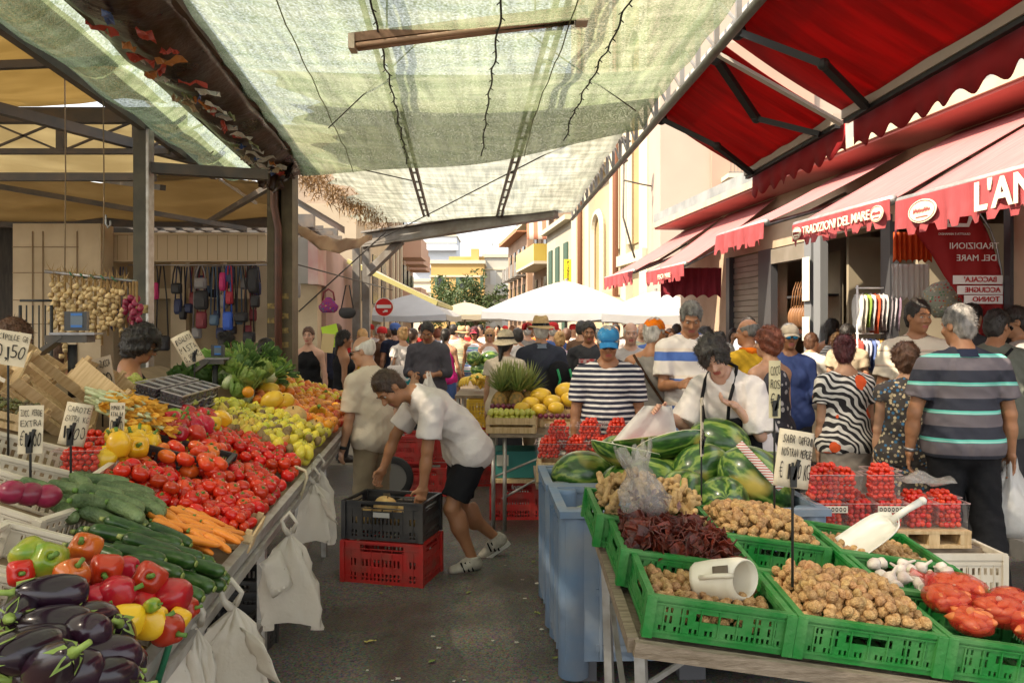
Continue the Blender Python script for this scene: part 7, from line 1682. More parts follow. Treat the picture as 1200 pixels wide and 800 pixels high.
def bin_(x0,Y0,W,Dd,H,label,yaw):
 T=thing("pallet_bin",label,"bin",(x0+W/2,Y0+Dd/2,0),R(yaw),"pale blue pallet bins");w2,d2=W/2,Dd/2
 g=MB()
 for y in(-d2,d2):g.box((0,y,H/2+.05),(W-.004,.02,H-.12))
 for x_ in(-w2,w2):g.box((x_,0,H/2+.05),(.02,Dd-.024,H-.12))
 g.box((0,0,.16),(W-.03,Dd-.03,.02));g.build("shell",blue_pl,T)
 g=MB();k=-w2+.16
 while k<w2-.1:g.box((k,-d2-.018,H/2+.02),(.012,.018,H-.2));g.box((k+.03,-d2-.018,H/2+.02),(.012,.018,H-.2));k+=.15
 for z in(.17,.42):g.box((0,-d2-.015,z),(W-.28,.012,.03))
 k=-d2+.12
 while k<d2-.06:
  for x_ in(-1,1):g.box((x_*(w2+.018),k,H/2+.02),(.018,.012,H-.2))
  k+=.085
 for x_ in(-1,1):
  for z in(.2,.4,.58):g.box((x_*(w2+.015),0,z),(.012,Dd-.22,.025))
 g.build("ribs",blue_pl,T)
 for x_ in(-1,1):
  for y in(-1,1):g=MB();g.smooth=True;g.lathe([(.055,.02),(.07,.03),(.07,H-.03),(.065,H-.012)],12,c=(x_*(w2-.045),y*(d2-.045),0),cap=True);g.build("corner_column",blue_pl,T)
 g=MB()
 for y in(-1,1):g.box((0,y*(d2+.005),H-.02),(W+.05,.05,.03))
 for x_ in(-1,1):g.box((x_*(w2+.005),0,H-.0205),(.045,Dd-.041,.03))
 g.build("rim",blue_pl,T)
 for x_ in(-1,0,1):g=MB();g.box((x_*(w2-.09),0,.05),(.12,Dd-.08,.1));g.build("skid",mat("dark bin skid",(.1,.1,.11),.7),T)
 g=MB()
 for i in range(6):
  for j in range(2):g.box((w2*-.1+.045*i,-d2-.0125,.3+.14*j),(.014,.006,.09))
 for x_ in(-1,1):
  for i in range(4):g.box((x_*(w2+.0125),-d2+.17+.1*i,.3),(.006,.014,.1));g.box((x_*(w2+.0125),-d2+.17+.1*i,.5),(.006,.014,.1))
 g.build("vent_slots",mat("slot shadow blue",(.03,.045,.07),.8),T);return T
bin_(.225,3.66,1.18,.56,.79,"near pale blue ribbed pallet bin under the watermelons",2.2)
bin_(.19,4.28,1.16,.56,.79,"second pale blue pallet bin behind the near one",2.2)
wl="watermelons heaped over the blue bins"
for k,(px,py,Y,rot,s_,lb) in enumerate(((683,548,4.55,(0,0,8),.95,"long striped watermelon lying alone at the left of the bins"),(690,607,3.95,(0,0,20),.75,"watermelon low inside the near blue bin"),(785,555,4.25,(20,10,-10),.8,"watermelon in the second row behind the bag of ginger"),(800,570,3.95,(30,0,60),.86,"round watermelon at the front centre of the heap"),(847,578,3.85,(60,20,80),.84,"pale striped watermelon at the front right of the heap"),(765,553,4.2,(0,10,-20),.8,"darker watermelon low behind the front centre one"),(822,540,4.2,(10,-12,30),.9,"watermelon high behind the tall price card"),(842,510,4.6,(0,10,-25),.95,"bright watermelon highest at the right of the heap"),(885,553,4.0,(10,38,-12),1.05,"long yellow patched watermelon leaning steeply at the right end"),(722,505+20,4.75,(0,-5,70),.8,"light watermelon peeping out left of the cut halves"),(905,545,4.35,(0,0,20),.8,"watermelon behind the leaning long one"),(760,560,4.6,(0,0,0),.8,"watermelon buried in the middle of the heap"),(830,560,4.5,(0,0,40),.85,"watermelon buried under the right part of the heap"),(730,560,4.35,(0,0,40),.8,"watermelon buried at the left of the heap"))):
 q=at(px,py,Y)-Vector((0,0,.045));wmel.put(q,Euler([R(a) for a in rot]),s_,lb,wl)
for px,py,Y,rot,s_,lb in((737,517,4.35,(-6,14,14),.95,"cut watermelon showing a dark green rind under the pink slice"),(752,505,4.65,(-10,-6,5),.85,"cut watermelon half with pink flesh facing up"),(785,510,4.35,(-30,-16,-10),.85,"cut watermelon half wrapped in film, turned away")):
 q=at(px,py,Y)-Vector((0,0,.035));whalf.put(q,Euler([R(a) for a in rot]),s_,lb,"cut watermelon halves")
g=MB();g.smooth=True;a,b=at(862,522,3.84),at(912,575,3.78);g.sheet([[a.lerp(b,i/8)+Vector((.015*j,-.0-.004*abs(j-1),.012*j)) for j in range(3)] for i in range(9)],.003);tag(g.build("striped_tape",stripe_mat("red white tape",[(0,(.7,.66,.6)),(.6,(.5,.08,.06))],axis=2,period=.012)),"red and white edge of the cut face on the leaning watermelon","tape")
# ================================================================ GREEN CRATES ON THE TRESTLE
zp=lambda X,Y:.88-.14*(X-.39)+.06*(Y-2.3)
ex=Vector((1,0,-.14)).normalized();ey=Vector((0,1,.06));ey=(ey-ex*ex.dot(ey)).normalized();ez=ex.cross(ey);MG=Matrix((ex,ey,ez)).transposed()
def GP(X,Y,h=0.0):return Vector((X,Y,zp(X,Y)))+ez*h
HC=.118
T=thing("trestle_table","tilted wood edged trestle table on thin steel legs under the green crates","table",(1.0,2.6,0))
g=MB();g.sheet([[GP(.36+1.34*i/4,2.2+.98*j/3,-HC-.035) for j in range(4)] for i in range(5)],.012);g.build("table_top",oldwood,T,world=True)
for a,b in(((.35,2.185),(1.72,2.185)),((.35,2.2),(.35,3.18)),((1.72,2.2),(1.72,3.18)),((.35,3.19),(1.72,3.19))):g=MB();g.bar(GP(*a,-HC-.025),GP(*b,-HC-.025),.03,.04);g.build("edge_strip",oldwood,T,world=True)
for X,Y in((.375,2.22),(.38,3.1),(1.68,2.22),(1.68,3.1)):g=MB();g.bar((X,Y,0),GP(X,Y,-HC-.04),.03);g.build("leg",alu,T,world=True)
for a,b in(((.375,2.22,.12),(.38,3.1,.55)),((.38,3.1,.15),(1.1,3.1,.62)),((1.0,2.22,.62),(.6,2.22,.2))):g=MB();g.bar(a,b,.018);g.build("brace",alu,T,world=True)
cg="green crates on the trestle table"
def gcrate(X,Y,label,rz=0,dh=0.0):return green_crate.put(GP(X,Y,-HC+dh),(MG@Matrix.Rotation(R(rz),3,'Z')).to_euler(),1,label,cg)
gcrate(.575,2.395,"front left green crate with walnuts and a white jug scoop");gcrate(.985,2.395,"front middle green crate heaped with walnuts");gcrate(1.395,2.395,"front right green crate of shallots in red nets")
gcrate(.545,2.745,"green crate of dark dried tomatoes behind the front left one",1,.006);gcrate(.965,2.735,"half empty green crate between the two walnut heaps",0,.004);gcrate(1.375,2.725,"green crate of white garlic",-1,.004)
gcrate(.5,3.08,"back left green crate of ginger under a clear bag",2,.014);gcrate(.93,3.065,"back middle green crate heaped with walnuts",1,.01);gcrate(1.36,3.05,"back right green crate with a white scoop on walnuts",0,.01)
SPW=[]
def gfill(K,X,Y,n_x,n_y,d,h0,top,label,group,seed,layers=3,extra=None,rot=True,cap_=10**6,hump_=.0,w_=.35,dd=.32,scv=.1,spill=None,cut=None):
 r_=random.Random(seed);c=0
 for L_ in range(layers-1,-1,-1):
  z=h0+L_*d*.75;f=1-(.14*max(0,L_-layers+1+top))
  for i in range(n_x):
   for j in range(n_y):
    u=((i+.5+.5*(L_%2))/n_x-.5)*f;v=((j+.5+.5*((L_+i)%2))/n_y-.5)*f
    x_,y=u*w_+r_.uniform(-.4,.4)*d,v*dd+r_.uniform(-.4,.4)*d
    if abs(x_)>w_/2 or abs(y)>dd/2:continue
    if cut and cut(x_,y):continue
    q=GP(X+x_,Y+y,z+hump_*(1-(2*u)**2)*(1-(2*v)**2)+r_.uniform(-.2,.25)*d);rt=Euler((r_.uniform(0,6),r_.uniform(0,6),r_.uniform(0,6)))
    if(L_>=layers-1 or(top and L_==layers-2 and(abs(u)>.36 or abs(v)>.36))) and c<cap_:K.put(q,rt,1+r_.uniform(-scv,scv),label,group);c+=1
    elif spill is not None:spill.append((q,rt,1+r_.uniform(-scv,scv)))
 return c
wg="walnuts in the green crates"
print('w',gfill(walnut,.985,2.395,12,11,.032,-.02,1,"walnut heaped in the front middle green crate",wg,1,layers=3,hump_=.03,spill=SPW,scv=.14,cap_=116),gfill(walnut,.93,3.065,12,11,.032,-.015,1,"walnut heaped in the back middle green crate",wg,2,layers=3,hump_=.035,spill=SPW,scv=.14,cap_=96),gfill(walnut,.575,2.395,11,10,.031,-.07,0,"walnut lying round the white jug scoop in the front left crate",wg,3,layers=2,hump_=.01,spill=SPW,cap_=54),gfill(walnut,1.36,3.05,11,10,.031,-.05,0,"walnut under the white scoop in the back right crate",wg,4,layers=2,hump_=.01,spill=SPW,cap_=32))
gfill(flake,.545,2.745,13,11,.026,-.02,1,"shrivelled dark red dried tomato in the heap behind the jug scoop","dried tomatoes",5,layers=3,hump_=.02,scv=.25)
gfill(ginger,.5,3.08,5,8,.036,-.03,1,"knobbly beige ginger root in the back left green crate","ginger roots",6,layers=4,hump_=.05,scv=.2);gfill(ginger,.62,2.9,3,2,.05,.0,0,"knobbly beige ginger root spilling beside the dried tomatoes","ginger roots",7,layers=1,w_=.2,dd=.1)
gfill(garlic,1.375,2.7,6,5,.05,-.05,0,"white garlic bulb in the green crate behind the shallots","garlic bulbs in the green crate",8,layers=2,hump_=.01)
def joined(name,label,cat,proto,items,m):
 me=proto.root.data;V=np.array([v.co[:] for v in me.vertices]);F=[list(p_.vertices) for p_ in me.polygons];g=MB();g.smooth=True
 for q,rt,s_ in items:
  M=rt.to_matrix() if rt is not None else Matrix.Identity(3);Mn=np.array(M)*s_;g.add([tuple(v) for v in(V@Mn.T+np.array(q))],F)
 return tag(g.build(name,m),label,cat,kind="stuff")
joined("walnuts","lower layers of walnuts filling the green crates","walnuts",walnut,SPW,m_wal)
dirtyw=mat("worn white plastic",(.74,.68,.55),.4,c2=(.5,.42,.28),scale=5,contrast=(.45,.8),bump=.1)
T=thing("jug_scoop","worn white plastic jug with a cut handle lying on the walnuts","scoop",GP(.62,2.4,.0),R(-12))
g=MB();g.smooth=True;M=Matrix.Rotation(R(78),3,'Y')@Matrix.Rotation(R(10),3,'X');g.lathe([(.0,-.085),(.05,-.083),(.06,-.07),(.064,-.02),(.063,.05),(.055,.07),(.05,.071),(.058,.045),(.059,-.02)],26,M=M,fn=lambda q,a:Vector((q.x,q.y,q.z+(.03*math.sin(a) if q.z>.04 else 0))));g.build("jug_body",dirtyw,T)
g=MB();g.smooth=True;g.tube([M@Vector((-.03,-.05,-.05)),M@Vector((-.036,-.064,-.02)),M@Vector((-.034,-.064,.02)),M@Vector((-.028,-.052,.045))],.008,8);g.build("handle",dirtyw,T)
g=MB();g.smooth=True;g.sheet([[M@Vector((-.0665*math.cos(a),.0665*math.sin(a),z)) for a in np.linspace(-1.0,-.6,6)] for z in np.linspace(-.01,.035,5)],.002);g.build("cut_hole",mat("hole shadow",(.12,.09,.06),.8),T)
T=thing("hand_scoop","large clean white plastic scoop resting on the back right walnuts","scoop",GP(1.36,2.98,.05),R(-62))
sw=mat("clean white plastic",(.78,.75,.68),.35,c2=(.72,.68,.6),scale=5);g=MB();g.smooth=True;rr=[]
for i in range(12):
 t=i/11;w_=(.1+.004*t)*math.sqrt(max(.02,1-(1-t)**6*.9));rr.append([Vector(((1.15*j/10*2-1.15)*w_*.87,-.19+.25*(1-t)*1.0-.02,.002+.045*abs(j/10*2-1)**2.2+.04*(1-t))) for j in range(11)])
g.sheet(rr,.004);g.xf(Matrix.Translation((0,.06,.0))@Matrix.Rotation(R(30),4,'X')@Matrix.Rotation(R(-25),4,'Z'));g.build("scoop_blade",sw,T)
g=MB();g.smooth=True;g.tube([(.01,.03,.07),(.045,.09,.12),(.075,.14,.155)],[.016,.014,.016],10);g.ball((.078,.145,.158),.018,10,8);g.build("handle",sw,T)
T.scale=(.85,.85,.85)
netred=mat("red net",(.6,.03,.02),.4,alpha=.4)
nr_=random.Random(3)
for k,(X,Y,h,s_) in enumerate(((1.29,2.42,.035,1),(1.42,2.36,.04,1.1),(1.50,2.46,.04,1),(1.36,2.5,.05,1.05),(1.55,2.34,.03,1),(1.3,2.3,.02,.9),(1.47,2.27,.03,1.0),(1.62,2.45,.035,1.0))):
 T=thing("net_bag","red net bag of orange shallots in the front right green crate","net bag",GP(X,Y,h),nr_.uniform(0,6),"red net bags of shallots")
 g=MB();g.smooth=True;g.ball((0,0,0),(.084*s_,.064*s_,.042*s_),24,14,fn=lambda q,a,t:1+.05*math.sin(a*6+q.z*5));
 g.tube([(.07*s_,0,.01),(.1,.01,.03),(.125,.0,.035)],[.02,.008,.014],8);g.build("net",netred,T)
 for j in range(24):
  a=j*2.4;rr_=.9*(j/24)**.5;o=shal.root.copy() if shal.root else None
  if o is None:shal.root=shal.fn("shallot");o=shal.root
  else:COL.objects.link(o)
  o.parent=T;o.location=(.07*s_*rr_*math.cos(a),.05*s_*rr_*math.sin(a),.026*(1-rr_**2)*(1 if j%3 else-.6));o.rotation_euler=(1.57+nr_.uniform(-.3,.3),nr_.uniform(-.3,.3),nr_.uniform(0,3));o.scale=(nr_.uniform(.6,.9),)*3
 tt=MB();tt.ball((.13,0,.04),.009,8,6);tt.build("clip",mat("net clip",(.6,.55,.4),.4),T)
film=mat("crinkled clear film",(.5,.47,.44),.08,alpha=.3,spec=1,bump=1.0,bscale=22)
g=MB();g.smooth=True
T=thing("clear_bag","crinkled clear plastic bag of dark dried slices standing in the ginger crate","bag",GP(.475,2.86,.03))
g.lathe([(.0,0),(.07,.01),(.085,.05),(.075,.1),(.05,.135),(.032,.16),(.045,.19),(.065,.235),(.055,.24),(.02,.17)],30,fn=lambda q,a:Vector((q.x,q.y*.7,q.z))*(1+.13*math.sin(a*5+q.z*40)+.07*math.sin(a*11+q.z*25)),M=Matrix.Rotation(R(-12),3,'Y'));g.build("film",film,T)
g=MB();r_=random.Random(8)
for k in range(60):a=Vector((r_.gauss(0,.028),r_.gauss(0,.02),r_.uniform(.01,.09)));d_=Vector((r_.gauss(0,1),r_.gauss(0,1),r_.gauss(0,1))).normalized()*.02;e_2=d_.cross(Vector((r_.random(),1,r_.random()))).normalized()*.009;g.add([a-d_,a+e_2,a+d_,a-e_2],[(0,1,2,3)])
g.build("dried_slices",mat("dark purple slices",(.07,.02,.03),.5,c2=(.25,.13,.08),scale=60),T)
# ================================================================ CHERRY TOMATO PUNNETS ON PALLETS, RIGHT
TY=3.85
q0=at(948,617,TY);q1=at(1140,617,TY)
T=thing("plank_table","low table of planks carrying the cherry tomato punnets","table",((q0.x+q1.x)/2,TY+.1,0))
g=MB();g.box2((q0.x-.05,TY-.1,.55),(q1.x,TY+.5,.585));g.build("table_top",oldwood,T,world=True)
for x_ in(q0.x,q1.x-.06):
 for y in(TY-.05,TY+.42):g=MB();g.box2((x_,y,0),(x_+.04,y+.04,.55));g.build("leg",oldwood,T,world=True)
for k,(a,b,lb) in enumerate(((955,1034,"small wooden pallet under the left cherry tomato punnets"),(1038,1122,"small wooden pallet under the right cherry tomato punnets"))):
 xa,xb=at(a,0,TY).x,at(b,0,TY).x;T=thing("small_pallet",lb,"pallet",((xa+xb)/2,TY,.585),0,"small pallets under the punnets")
 for z in(.59,.655):g=MB();g.box2((xa,TY-.12,z),(xb,TY+.22,z+.014));g.build("deck_board",wood,T,world=True)
 for t in(0,.5,1):g=MB();x_=xa+(xb-xa-.05)*t;g.box2((x_,TY-.118,.6045),(x_+.05,TY+.218,.6545));g.build("block",wood,T,world=True)
for k,(px,lb) in enumerate(((1072,"white plastic crate under the punnet table, upper one"),(1074,"white plastic crate under the punnet table, lower one"))):
 white_crate.put((at(px+18,0,3.8).x,3.72,.35-.27*k-.0),Euler((0,0,.03*k)),(.9,.8,2.3),lb,"white crates under the punnet table")
zb=.672;band=mat("printed paper band",(.7,.62,.5),.6);ph=.085
for row,(lst,z,dy) in enumerate((((966,1000,1035,1070,1104),zb,0),((958,984,1029),zb+.128,.02),((968,1005,1042,1078,1110),zb,.13),((975,1040),zb+.128,.14))):
 for k,px in enumerate(lst):
  X=at(px,0,TY).x+(.0 if row<2 else .01);q=Vector((X,TY-.04+dy,z));rz=.04*math.sin(k*3+row)
  lb=["clear punnet of cherry tomatoes in the bottom front row","clear punnet of cherry tomatoes stacked on the front row","clear punnet of cherry tomatoes in the bottom back row","clear punnet of cherry tomatoes stacked on the back row"][row]
  P=pun.put(q,Euler((0,0,rz)),(.92,1,1.4),lb,"cherry tomato punnets on the right");fill_punnet(q,rz,0,k+row*9,row<2,W=.155,Dd=.12,H=.118,label="shiny red cherry tomato in the clear punnets on the right",top=2 if row!=0 or k>2 else 1)
  if row==0 and k in(0,2) or(row==1 and k==2 and False):
   g=MB();g.box((0,-.0605,.066),(.15,.003,.022));b_=g.build("paper_band",band,P)
   g=MB()
   for j in range(7):g.lathe([(.004,0),(.0075,0),(.0075,.001)],10,c=(-.06+.02*j,-.0625,.066),M=Matrix.Rotation(R(90),3,'X'))
   g.build("band_print",ink,b_)
g=MB();g.smooth=True;q=at(1080,566,TY+.1);g.sheet([[q+Vector((-.12+.24*j/8,-.1+.2*i/6,.03*math.sin(j*.9)*math.sin(i*.8)+.02)) for j in range(9)] for i in range(7)],.002);tag(g.build("film_sheet",film),"crumpled clear film lying over the back punnets","film")
# ================================================================ FRUIT TABLES BEHIND THE BINS
T=thing("fruit_table","tubular steel table carrying wooden crates of fruit left of the tomato punnets","table",(.25,6.6,0))
xa=at(574,0,6.5).x;g=MB();g.box2((xa,6.4,.74),(xa+1.5,7.6,.77));g.build("table_top",oldwood,T,world=True)
for x_,y in((xa+.03,6.44),(xa+.03,7.5),(xa+1.4,6.44),(xa+.12,6.44)):g=MB();g.smooth=True;g.tube([(x_,y,0),(x_,y,.74)],.016,8);g.build("leg",alu,T,world=True)
g=MB();g.smooth=True;g.tube([(xa+.1,6.44,.25),(xa+.75,6.44,.62)],.01,6);g.tube([(xa+.03,6.44,.42),(xa+.6,6.44,.66)],.01,6);g.build("brace",alu,T,world=True)
T=thing("punnet_table","low table of stacked wooden crates holding the left cherry tomato punnets","table",(.75,5.3,0))
g=MB();g.box2((at(628,0,5.1).x,5.05,.6),(1.45,5.75,.63));g.build("table_top",oldwood,T,world=True)
for x_ in(.2,1.4):g=MB();g.box2((x_-.02,5.1,0),(x_+.02,5.14,.6));g.build("leg",alu,T,world=True)
for k,(X,Y,lb) in enumerate(((.36,5.2,"wooden crate under the leftmost pile of punnets"),(.78,5.22,"wooden crate under the middle punnets behind the watermelons"),(1.2,5.25,"wooden crate under the right end of the punnets by the apron"))):
 wood_crate.put((X,Y,.64),Euler((0,0,.03*k-R(3))),1,lb,"wooden crates under the left punnets")
spn=len(SPILL)
for row,(xs,z,Y) in enumerate((((.23,.40,.57,.74,.93,1.12,1.3),.785,5.13),((.24,.42,.6,.8,1.0),.785,5.27),((.3,.5,.68),.88,5.27),((.52,.7,.9),.88,5.4),((.3,.5,.72,.95,1.15),.785,5.42))):
 for k,X in enumerate(xs):
  q=Vector((X,Y,z));rz=R(-6)+.05*math.sin(k*2+row);pun.put(q,Euler((0,0,rz)),(.98,1,1.1),"clear punnet of cherry tomatoes piled behind the watermelons","cherry tomato punnets behind the watermelons");fill_punnet(q,rz,0,k+row*7+40,False,W=.16,Dd=.12,H=.092)
joined("cherry_tomatoes","cherry tomatoes filling the further punnets","cherry tomatoes",cherry,[(q,None,s_) for q,s_ in SPILL],m_tom)
r_=random.Random(31)
for k,(px,Y,lb) in enumerate(((600,6.55,"wooden crate of yellow green plums at the table corner"),(604,6.95,"wooden crate behind the yellow green plums"),(660,6.95,"wooden crate of yellow melons"))):
 wood_crate.put((at(px,0,Y).x,Y,.77),Euler((0,0,R(-3))),1,lb,"wooden crates on the fruit table")
for i in range(9):
 for j in range(6):
  for k in range(2):gplum.put(at(600,0,6.55)*Vector((1,1,0))+Vector((-.17+.042*i+r_.uniform(-.006,.006),-.11+.042*j+(.02 if i%2 else 0),.89+.034*k+r_.uniform(-.005,.005))) if True else None,Euler((r_.uniform(0,3),0,0)),r_.uniform(.9,1.15),"yellow green plum in the wooden crate at the table corner","yellow green plums") if k or j<2 else None
for i in range(11):plum.put(Vector((at(598,0,6.8).x-.15+.045*(i%6),6.78+.05*(i//6),.95)),None,1,"dark purple plum behind the yellow green plums","dark plums")
for i in range(6):plum.put(Vector((at(640,0,6.6).x-.05+.045*i,6.5,.9)),None,1,"dark purple plum beside the punnets","dark plums")
for k,(px,py,Y,s_) in enumerate(((634,464,7.0,1.15),(664,458,7.1,1.2),(648,471,6.8,1.0),(622,473,6.8,.95),(668,468,6.8,1.0),(612,478,6.7,.8),(686,466,7.0,1.0),(652,478,6.6,.8),(632,480,6.55,.8))):ymel.put(at(px,py,Y),Euler((R(90),0,R(70+20*math.sin(k*3)))),s_*1.15,"large yellow melon on the fruit table behind the punnets","yellow melons on the fruit table")
m_pin=mat("pineapple skin",(.4,.22,.05),.6,c2=(.2,.14,.04),scale=40,bump=1,bscale=60,voro=True);m_pinl=mat("pineapple leaf",(.14,.22,.05),.5,c2=(.3,.3,.1),scale=7,transl=.1)
def k_pine(name):
 T=thing(name,None,None);g=MB();g.smooth=True;g.ball((0,0,.09),(.055,.055,.085),16,12);g.build("fruit_body",m_pin,T);g=MB();r2=random.Random(2)
 for k in range(46):
  a=k*2.4;e=.35+1.15*(k/46);d=Vector((math.cos(a)*math.cos(e),math.sin(a)*math.cos(e),math.sin(e)));s_=Vector((-math.sin(a),math.cos(a),0))*.008;L_=.11+.1*k/46;b=Vector((0,0,.165))+d*.012
  c=b+d*L_*.6;t=b+d*L_+Vector((math.cos(a),math.sin(a),0))*.02*(1-k/46);g.add([b-s_,b+s_,c+s_*.8,t,c-s_*.8],[(0,1,2,3,4)])
 g.build("crown_leaves",m_pinl,T);return T
pine=Kind("pineapple","pineapple",k_pine)
for k,(px,Y) in enumerate(((583,7.0),(592,7.15),(603,7.0),(612,7.2),(597,7.3),(618,7.05),(588,7.4))):pine.put((at(px,0,Y).x,Y,.83),Euler((.1*math.sin(k),.12*math.cos(k*2),k)),1.35,"pineapple with a spiky green crown on the fruit table","pineapples on the fruit table")
for k,(px,Y) in enumerate(((553,9.2),(560,9.0),(566,9.3),(572,9.1),(549,9.5),(557,9.6))):banana.put((at(px,0,Y).x,Y,1.0+.03*(k%2)),Euler((.2,0,k)),1.3,"bunch of bananas on the small stall further up the aisle","bananas further up the aisle")
T=thing("small_table","small stall of coloured crates further up the right of the aisle","table",(at(562,0,9.3).x,9.3,0));g=MB();g.box((0,0,.86),(.5,1.0,.03));g.build("table_top",oldwood,T)
for x_ in(-.22,.22):g=MB();g.box((x_,-.45,.42),(.03,.03,.84));g.box((x_,.45,.42),(.03,.03,.84));g.build("leg",alu,T)
yc=Kind("yellow_crate","crate",plastic_crate(.4,.3,.2,mat("yellow crate plastic",(.75,.5,.03),.4),h_grid,nx=24));
for k,lb in enumerate(("yellow crate on the ground under the small stall, lower one","yellow crate stacked on the lower one under the small stall","yellow crate at the top of the short stack")):yc.put((at(560,0,8.9).x+.1,8.85,.42+.21*k-.2),None,1,lb,"yellow crates of the small stall")
rc="red crates along the aisle"
for k,(px,Y,z,lb) in enumerate(((566,8.4,0,"red crate on the ground under the small stall"),(567,8.45,.28,"red crate stacked on the one under the small stall"),(478,8.1,.28,"red crate stacked highest behind the two men"),(500,7.9,0,"red crate on the ground right of the wheel"),(480,8.15,0,"red crate under the highest red one"),(503,8.2,.28,"red crate stacked behind the one right of the wheel"))):
 red_crate.put((at(px,0,Y).x,Y,z),Euler((0,0,R(6*math.sin(k*2)))),(.8,.9,1),lb,rc)
T=red_crate.put((at(606,0,7.0).x,6.95,.0),None,(.85,.9,1.15),"red crate with white lettering under the teal box",rc)
text("frutta",.05,mat("white print",(.75,.73,.7),.6),Matrix.Translation((0,-.19,.24))@Matrix.Rotation(R(90),4,'X'),None).parent=T
g=MB();q=at(603,0,6.9);g.box2((q.x-.17,6.75,.36),(q.x+.2,7.1,.58));g.use(mat("teal card box",(.04,.22,.2),.7,c2=(.05,.28,.24),scale=4));T=thing("cardboard_box","teal cardboard fruit box under the fruit table","box",(q.x,6.9,.33));g.m=[0]*6;g.build("box_body",MATS["teal card box"],T,world=True)
g=MB();g.box2((q.x-.15,6.742,.46),(q.x-.05,6.748,.55));g.build("label_patch",paper,T,world=True)
g=MB();g.box2((q.x-.2,6.7,.325),(q.x+.22,7.15,.355));tag(g.build("shelf_board",wood),"yellow wooden board between the teal box and the red crate","board")
T=thing("side_table","pale blue topped side table behind the old man","table",(-1.9,9.0,0));g=MB();g.box((0,0,.78),(1.1,.8,.05));g.build("table_top",blue_pl,T)
for x_ in(-.5,.5):g=MB();g.box((x_,-.35,.38),(.04,.04,.75));g.box((x_,.35,.38),(.04,.04,.75));g.build("leg",alu,T)
for k,(px,py,K,Y) in enumerate(((338,470,lettd,8.8),(350,466,lett,8.8),(362,462,orange_,8.7),(372,470,orange_,8.8),(480,430,ymel,8.8),(488,434,ymel,8.9),(476,436,lemon,8.8),(330,476,lett,8.7))):K.put(at(px,py,Y)*Vector((1,1,0))+Vector((0,0,.86)),Euler((1,0,k)),1.1,"fruit or salad on the side table, number %s from the left"%["one","two","three","four","seven","eight","six","zero"][k] if False else "produce lying on the pale blue side table","produce on the side table")
wood_tray.put((-2.0,8.8,.81),None,1,"empty wooden tray on the pale blue side table")
q=at(459,560,6.7);T=thing("barrow_wheel","grey barrow wheel standing behind the old man's legs","wheel",(q.x,6.7,q.z));M=Matrix.Rotation(R(84),3,'X')@Matrix.Rotation(.2,3,'Y')
g=MB();g.smooth=True;g.lathe([(.12,-.02),(.165,-.022),(.18,-.01),(.18,.01),(.165,.022),(.12,.02)],30,M=M);g.build("tyre",black,T);g=MB();g.lathe([(0,-.008),(.122,-.012),(.122,.012),(0,.008)],30,M=M);g.build("hub_disc",mat("grey hub",(.2,.19,.17),.5),T)
T=thing("melon_stand","wooden stand of watermelons up the aisle before the straw hatted woman","stand",(at(562,0,12).x,12.2,0));g=MB();g.box((0,0,.72),(.55,.8,.04));g.box((0,-.38,.8),(.55,.02,.12));g.build("stand_top",oldwood,T)
for x_ in(-.25,.25):g=MB();g.box((x_,-.35,.35),(.04,.04,.7));g.box((x_,.35,.35),(.04,.04,.7));g.build("leg",oldwood,T)
for k,(px,py) in enumerate(((563,433),(572,437),(556,420),(575,420))):wmel.put(at(px,py,12.1),Euler((0,0,k)),.8,"watermelon on the wooden stand further up the aisle","watermelons up the aisle")
# ================================================================ THE TWO CRATES THE MAN IS LIFTING
cr=at(452,0,5.15);CR=(cr.x+.03,5.25);rzc=R(-14)
red_crate.put((CR[0],CR[1],0),Euler((0,0,rzc)),(1.02,1,.98),"dusty red crate on the ground under the black one",rc)
black_crate.put((CR[0]-.0,CR[1]+.01,.27),Euler((0,0,rzc)),(1.0,.98,.98),"black crate with melons being lifted off the red crate")
q=Vector((CR[0],CR[1],.27));M=Matrix.Rotation(rzc,3,'Z')
for k,(x_,y,z,s_) in enumerate(((-.02,-.07,.19,1.0),(-.07,.04,.17,.95),(.13,.0,.1,1),(-.17,-.03,.1,1),(.02,.06,.1,1))):canta.put(q+M@Vector((x_,y,z)),Euler((.4*k,.2,k)),s_,"yellow cantaloupe melon inside the black crate being lifted","cantaloupes in the black crate")
g=MB();g.box((0,0,0),(.11,.004,.03));o=g.build("crate_label",mat("worn white print",(.45,.43,.4),.7));tag(o,"worn white maker's print on the side of the black crate","print");o.location=q+M@Vector((-.0,-.187,.165));o.rotation_euler=(0,0,rzc)
